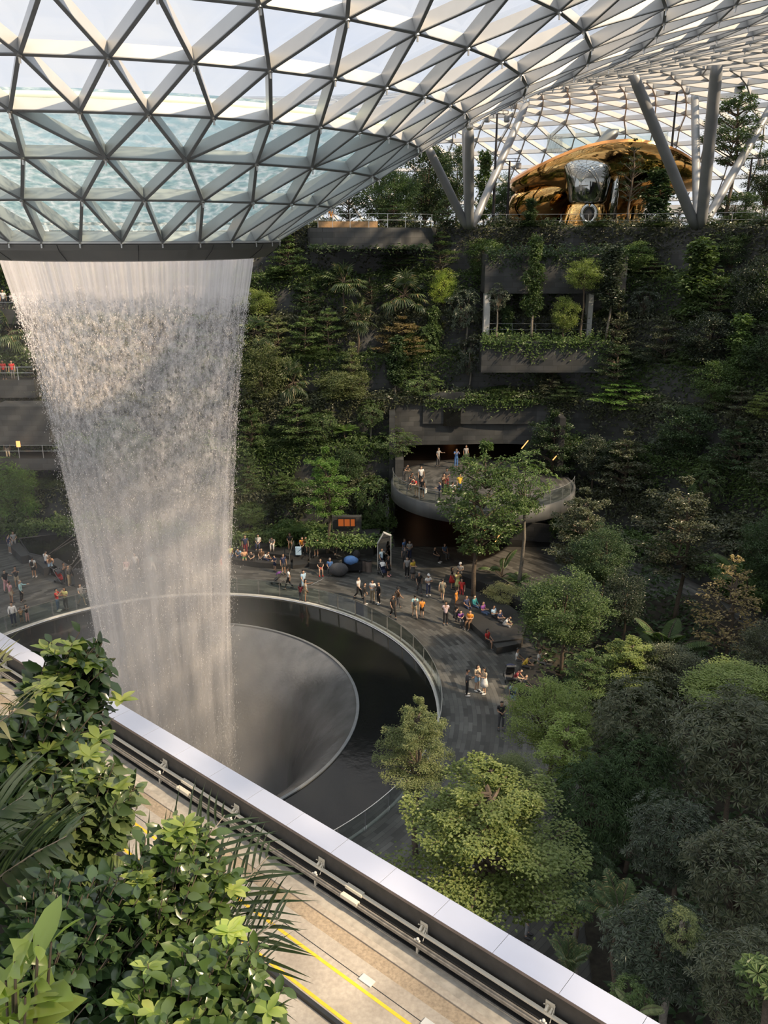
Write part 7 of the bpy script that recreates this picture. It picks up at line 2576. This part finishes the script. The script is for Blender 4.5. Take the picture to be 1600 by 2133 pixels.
def shrub(name, label, box, dist, twigs, L, W, mat, seed, droop=0.2, per=11, young=None, root=None, thick=0.55, upw=0.3, prof=(0.55, 1.0, 0.72)):
    """fills the photo box at a given distance along the line of sight"""
    x0, y0, x1, y1 = box
    cpx, cpy = (x0 + x1) / 2, (y0 + y1) / 2
    d = ray(cpx, cpy)
    u = d / np.linalg.norm(d)
    c = np.array([0, 0, EYE]) + u * dist
    k = dist / np.linalg.norm(d)
    rx, rz_ = (x1 - x0) / 2 * k, (y1 - y0) / 2 * k
    right = np.array([1.0, 0, 0])
    upv = nrm(np.cross(right, u))
    q = HB(seed)
    g = q.g
    root = np.array(root if root is not None else (c[0] - 0.15, c[1], SOILZ))
    root[2] = min(root[2], c[2] - rz_ * 0.6)
    for i in range(twigs):
        v = g.normal(0, 1, 3)
        v = v / np.linalg.norm(v) * g.uniform(0.25, 1.0) ** 0.55
        tip = c + right * v[0] * rx + upv * v[1] * rz_ + u * v[2] * thick * min(rx, rz_)
        if tip[2] < SOILZ + 0.03:
            continue
        out = nrm(tip - (c * 0.6 + root * 0.4) + np.array([0, 0, 0.12]))
        ln = L * g.uniform(3.0, 5.5)
        st = tip - out * ln + np.array([0, 0, -ln * 0.25])
        ts = np.linspace(0, 1, 5)
        pts = st[None] * (1 - ts)[:, None] + tip[None] * ts[:, None]
        pts[:, 2] += np.sin(ts * PI) * ln * 0.12
        q.tw.tube(pts, np.linspace(0.0035, 0.0015, 5) * (L / 0.07), 4, False)
        if i % 3 == 0:
            q.tw.tube([root, root * 0.5 + st * 0.5 + np.array([0, 0, 0.05]), st], np.array([0.010, 0.006, 0.0035]) * (L / 0.07), 5, False)
        n = per
        tt = np.linspace(0.12, 1.0, n)
        P = np.column_stack([np.interp(tt, ts, pts[:, j]) for j in range(3)])
        T = nrm(np.gradient(pts, axis=0)[-1])
        sd = nrm(np.cross(T, np.array([0, 0, 1.0])) + 1e-6)
        up2 = np.cross(sd, T)
        ph = g.uniform(0, 6)
        a = ph + np.arange(n) * 2.4
        rad = np.cos(a)[:, None] * sd + np.sin(a)[:, None] * up2
        D = rad * 0.9 + T * 0.65 + np.array([0, 0, -droop]) + g.normal(0, 0.15, (n, 3))
        U = np.tile(np.array([0, 0, 1.0]), (n, 1)) + g.normal(0, 0.35, (n, 3)) + rad * 0.2
        sz = g.uniform(0.65, 1.15, n) * (1 - 0.35 * (tt > 0.93))
        q.leaves(P, D, U, L * sz, W * sz, prof=prof)
    me = q.mesh('foliage')
    e = empty(name, tuple(root), label, 'shrub')
    V = np.zeros(len(me.vertices) * 3, np.float32)
    me.vertices.foreach_get('co', V)
    V = (V.reshape(-1, 3) - root).astype(np.float32)
    me.vertices.foreach_set('co', V.ravel())
    link('foliage', me, [M[mat], M['bark']], e)
    if young:
        q2 = HB(seed + 50)
        g = q2.g
        for i in range(young[0]):
            v = g.normal(0, 1, 3)
            v = v / np.linalg.norm(v)
            v[2] = -abs(v[2]) * 0.6
            p = c + right * v[0] * rx * 1.0 + upv * (abs(v[1]) * 1.3 - 0.3) * rz_ + u * v[2] * thick * min(rx, rz_)
            n = 6
            a = np.arange(n) * 2.4
            D = np.column_stack([np.cos(a), np.sin(a), g.uniform(0.1, 0.8, n)])
            q2.leaves(np.repeat(p[None], n, 0), D, np.tile([0, 0, 1.0], (n, 1)), L * 0.85, W * 0.8, prof=prof)
        me2 = q2.mesh('young_leaves')
        V = np.zeros(len(me2.vertices) * 3, np.float32)
        me2.vertices.foreach_get('co', V)
        me2.vertices.foreach_set('co', (V.reshape(-1, 3) - root).astype(np.float32).ravel())
        link('young_leaves', me2, [M[young[1]]], e)['label'] = 'bright yellow green young leaves'
    return e


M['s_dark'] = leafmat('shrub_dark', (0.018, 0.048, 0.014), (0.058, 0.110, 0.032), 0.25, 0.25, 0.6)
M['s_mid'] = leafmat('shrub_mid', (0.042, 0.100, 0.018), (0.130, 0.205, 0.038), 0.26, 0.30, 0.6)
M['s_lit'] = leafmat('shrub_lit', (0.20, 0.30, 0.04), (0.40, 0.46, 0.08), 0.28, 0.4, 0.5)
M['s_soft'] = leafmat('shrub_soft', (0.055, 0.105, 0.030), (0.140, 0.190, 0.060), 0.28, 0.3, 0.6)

P = np.array([(-0.72, 0.3), (-0.72, 1.75), (-1.15, 2.9), (-2.05, 4.2), (-5.0, 4.2), (-5.0, 0.3)])
props(MB().prism(P, SOILZ - 0.5, SOILZ).put('ground_near_planter', M['soil']), kind='structure')
P2_ = np.vstack([P, P[:1]])
b = MB()
for p, q in zip(P2_[:-1], P2_[1:]):
    L_ = np.linalg.norm(q - p)
    b.box(((p[0] + q[0]) / 2, (p[1] + q[1]) / 2, SOILZ - 0.35), (L_ + 0.05, 0.08, 0.8), math.atan2(q[1] - p[1], q[0] - p[0]))
props(b.put('wall_near_planter', M['parapet']), kind='structure')

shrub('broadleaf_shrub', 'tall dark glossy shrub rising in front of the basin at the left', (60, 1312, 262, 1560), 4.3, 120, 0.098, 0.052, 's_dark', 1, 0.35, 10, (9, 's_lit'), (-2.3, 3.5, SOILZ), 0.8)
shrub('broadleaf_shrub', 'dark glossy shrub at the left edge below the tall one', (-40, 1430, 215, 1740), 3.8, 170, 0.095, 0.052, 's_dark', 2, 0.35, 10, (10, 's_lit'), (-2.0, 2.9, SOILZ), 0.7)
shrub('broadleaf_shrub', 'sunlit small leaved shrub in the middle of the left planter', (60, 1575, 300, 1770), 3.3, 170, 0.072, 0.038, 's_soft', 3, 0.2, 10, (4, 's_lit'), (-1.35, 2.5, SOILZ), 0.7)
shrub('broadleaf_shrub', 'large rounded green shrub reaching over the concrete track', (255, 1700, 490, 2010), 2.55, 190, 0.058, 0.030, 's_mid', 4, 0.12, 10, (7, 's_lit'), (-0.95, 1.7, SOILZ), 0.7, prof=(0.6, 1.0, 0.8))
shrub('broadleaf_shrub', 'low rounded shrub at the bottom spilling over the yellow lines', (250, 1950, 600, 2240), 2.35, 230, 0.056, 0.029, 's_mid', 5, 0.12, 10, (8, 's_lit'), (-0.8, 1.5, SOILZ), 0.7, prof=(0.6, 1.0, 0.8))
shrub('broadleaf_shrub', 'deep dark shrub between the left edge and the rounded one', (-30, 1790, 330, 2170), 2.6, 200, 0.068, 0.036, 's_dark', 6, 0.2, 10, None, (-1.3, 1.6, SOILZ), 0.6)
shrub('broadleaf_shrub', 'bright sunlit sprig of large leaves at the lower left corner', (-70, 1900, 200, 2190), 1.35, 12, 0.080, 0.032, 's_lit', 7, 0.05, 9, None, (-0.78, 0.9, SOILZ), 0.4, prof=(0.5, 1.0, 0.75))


def near_palm(label, base, fronds, seed, mat, wd=0.018, leaf=0.42):
    q = HB(seed)
    g = q.g
    for (tipx, tipy, dist, sag, nl) in fronds:
        d = ray(tipx, tipy)
        tip = np.array([0, 0, EYE]) + d / np.linalg.norm(d) * dist
        b0 = np.array(base, float)
        ts = np.linspace(0, 1, 9)
        pts = b0[None] * (1 - ts)[:, None] + tip[None] * ts[:, None]
        pts[:, 2] += np.sin(ts * PI * 0.9) * sag
        q.tw.tube(pts, np.linspace(0.008, 0.002, 9), 5, False)
        u = np.linspace(0.2, 0.99, nl)
        Pn = np.column_stack([np.interp(u, ts, pts[:, j]) for j in range(3)])
        T = nrm(np.column_stack([np.interp(u, ts, np.gradient(pts[:, j])) for j in range(3)]))
        sd = nrm(np.cross(T, [0, 0, 1.0]))
        up = np.cross(sd, T)
        for sg in (-1, 1):
            ln = leaf * np.sin(PI * np.clip(u * 0.85 + 0.15, 0, 1)) ** 0.5 * g.uniform(0.85, 1.1, nl)
            D = sd * sg * 0.9 + T * 0.8 + up * 0.2 + g.normal(0, 0.05, (nl, 3))
            q.leaves(Pn, D, up + g.normal(0, 0.2, (nl, 3)), ln, wd, 0.30, 0.1, (0.8, 1.0, 0.6))
    me = q.mesh('fronds')
    b0 = np.array(base, np.float32)
    V = np.zeros(len(me.vertices) * 3, np.float32)
    me.vertices.foreach_get('co', V)
    me.vertices.foreach_set('co', (V.reshape(-1, 3) - b0).ravel())
    e = empty('small_palm', tuple(base), label, 'palm')
    link('fronds', me, [M[mat], M['barkpale']], e)
    return e


M['s_palm'] = leafmat('near_palm_leaf', (0.022, 0.050, 0.016), (0.055, 0.085, 0.030), 0.3, 0.25, 0.4)
M['s_strap'] = leafmat('strap_leaf', (0.270, 0.270, 0.081), (0.486, 0.446, 0.176), 0.4, 0.3, 0.4)
near_palm('small palm with dark leaflets fanning out over the concrete track', (-1.05, 1.75, SOILZ), [(560, 1800, 2.95, 0.10, 26), (585, 1930, 2.8, 0.10, 26), (540, 2060, 2.6, 0.12, 24), (470, 1720, 3.1, 0.14, 22)], 11, 's_palm', 0.012, 0.42)
near_palm('small palm with deep green fronds at the left edge', (-1.75, 1.9, SOILZ), [(60, 1700, 2.9, 0.25, 30), (-30, 1850, 2.5, 0.25, 30), (150, 1780, 2.75, 0.22, 30), (-60, 1720, 2.9, 0.2, 26)], 12, 's_palm', 0.026, 0.38)
near_palm('strap leaved plant with long yellowish blades at the left edge', (-2.25, 2.6, SOILZ), [(15, 1395, 3.6, 0.15, 14), (70, 1480, 3.4, 0.15, 14), (-20, 1450, 3.4, 0.2, 14)], 13, 's_strap', 0.022, 0.45)
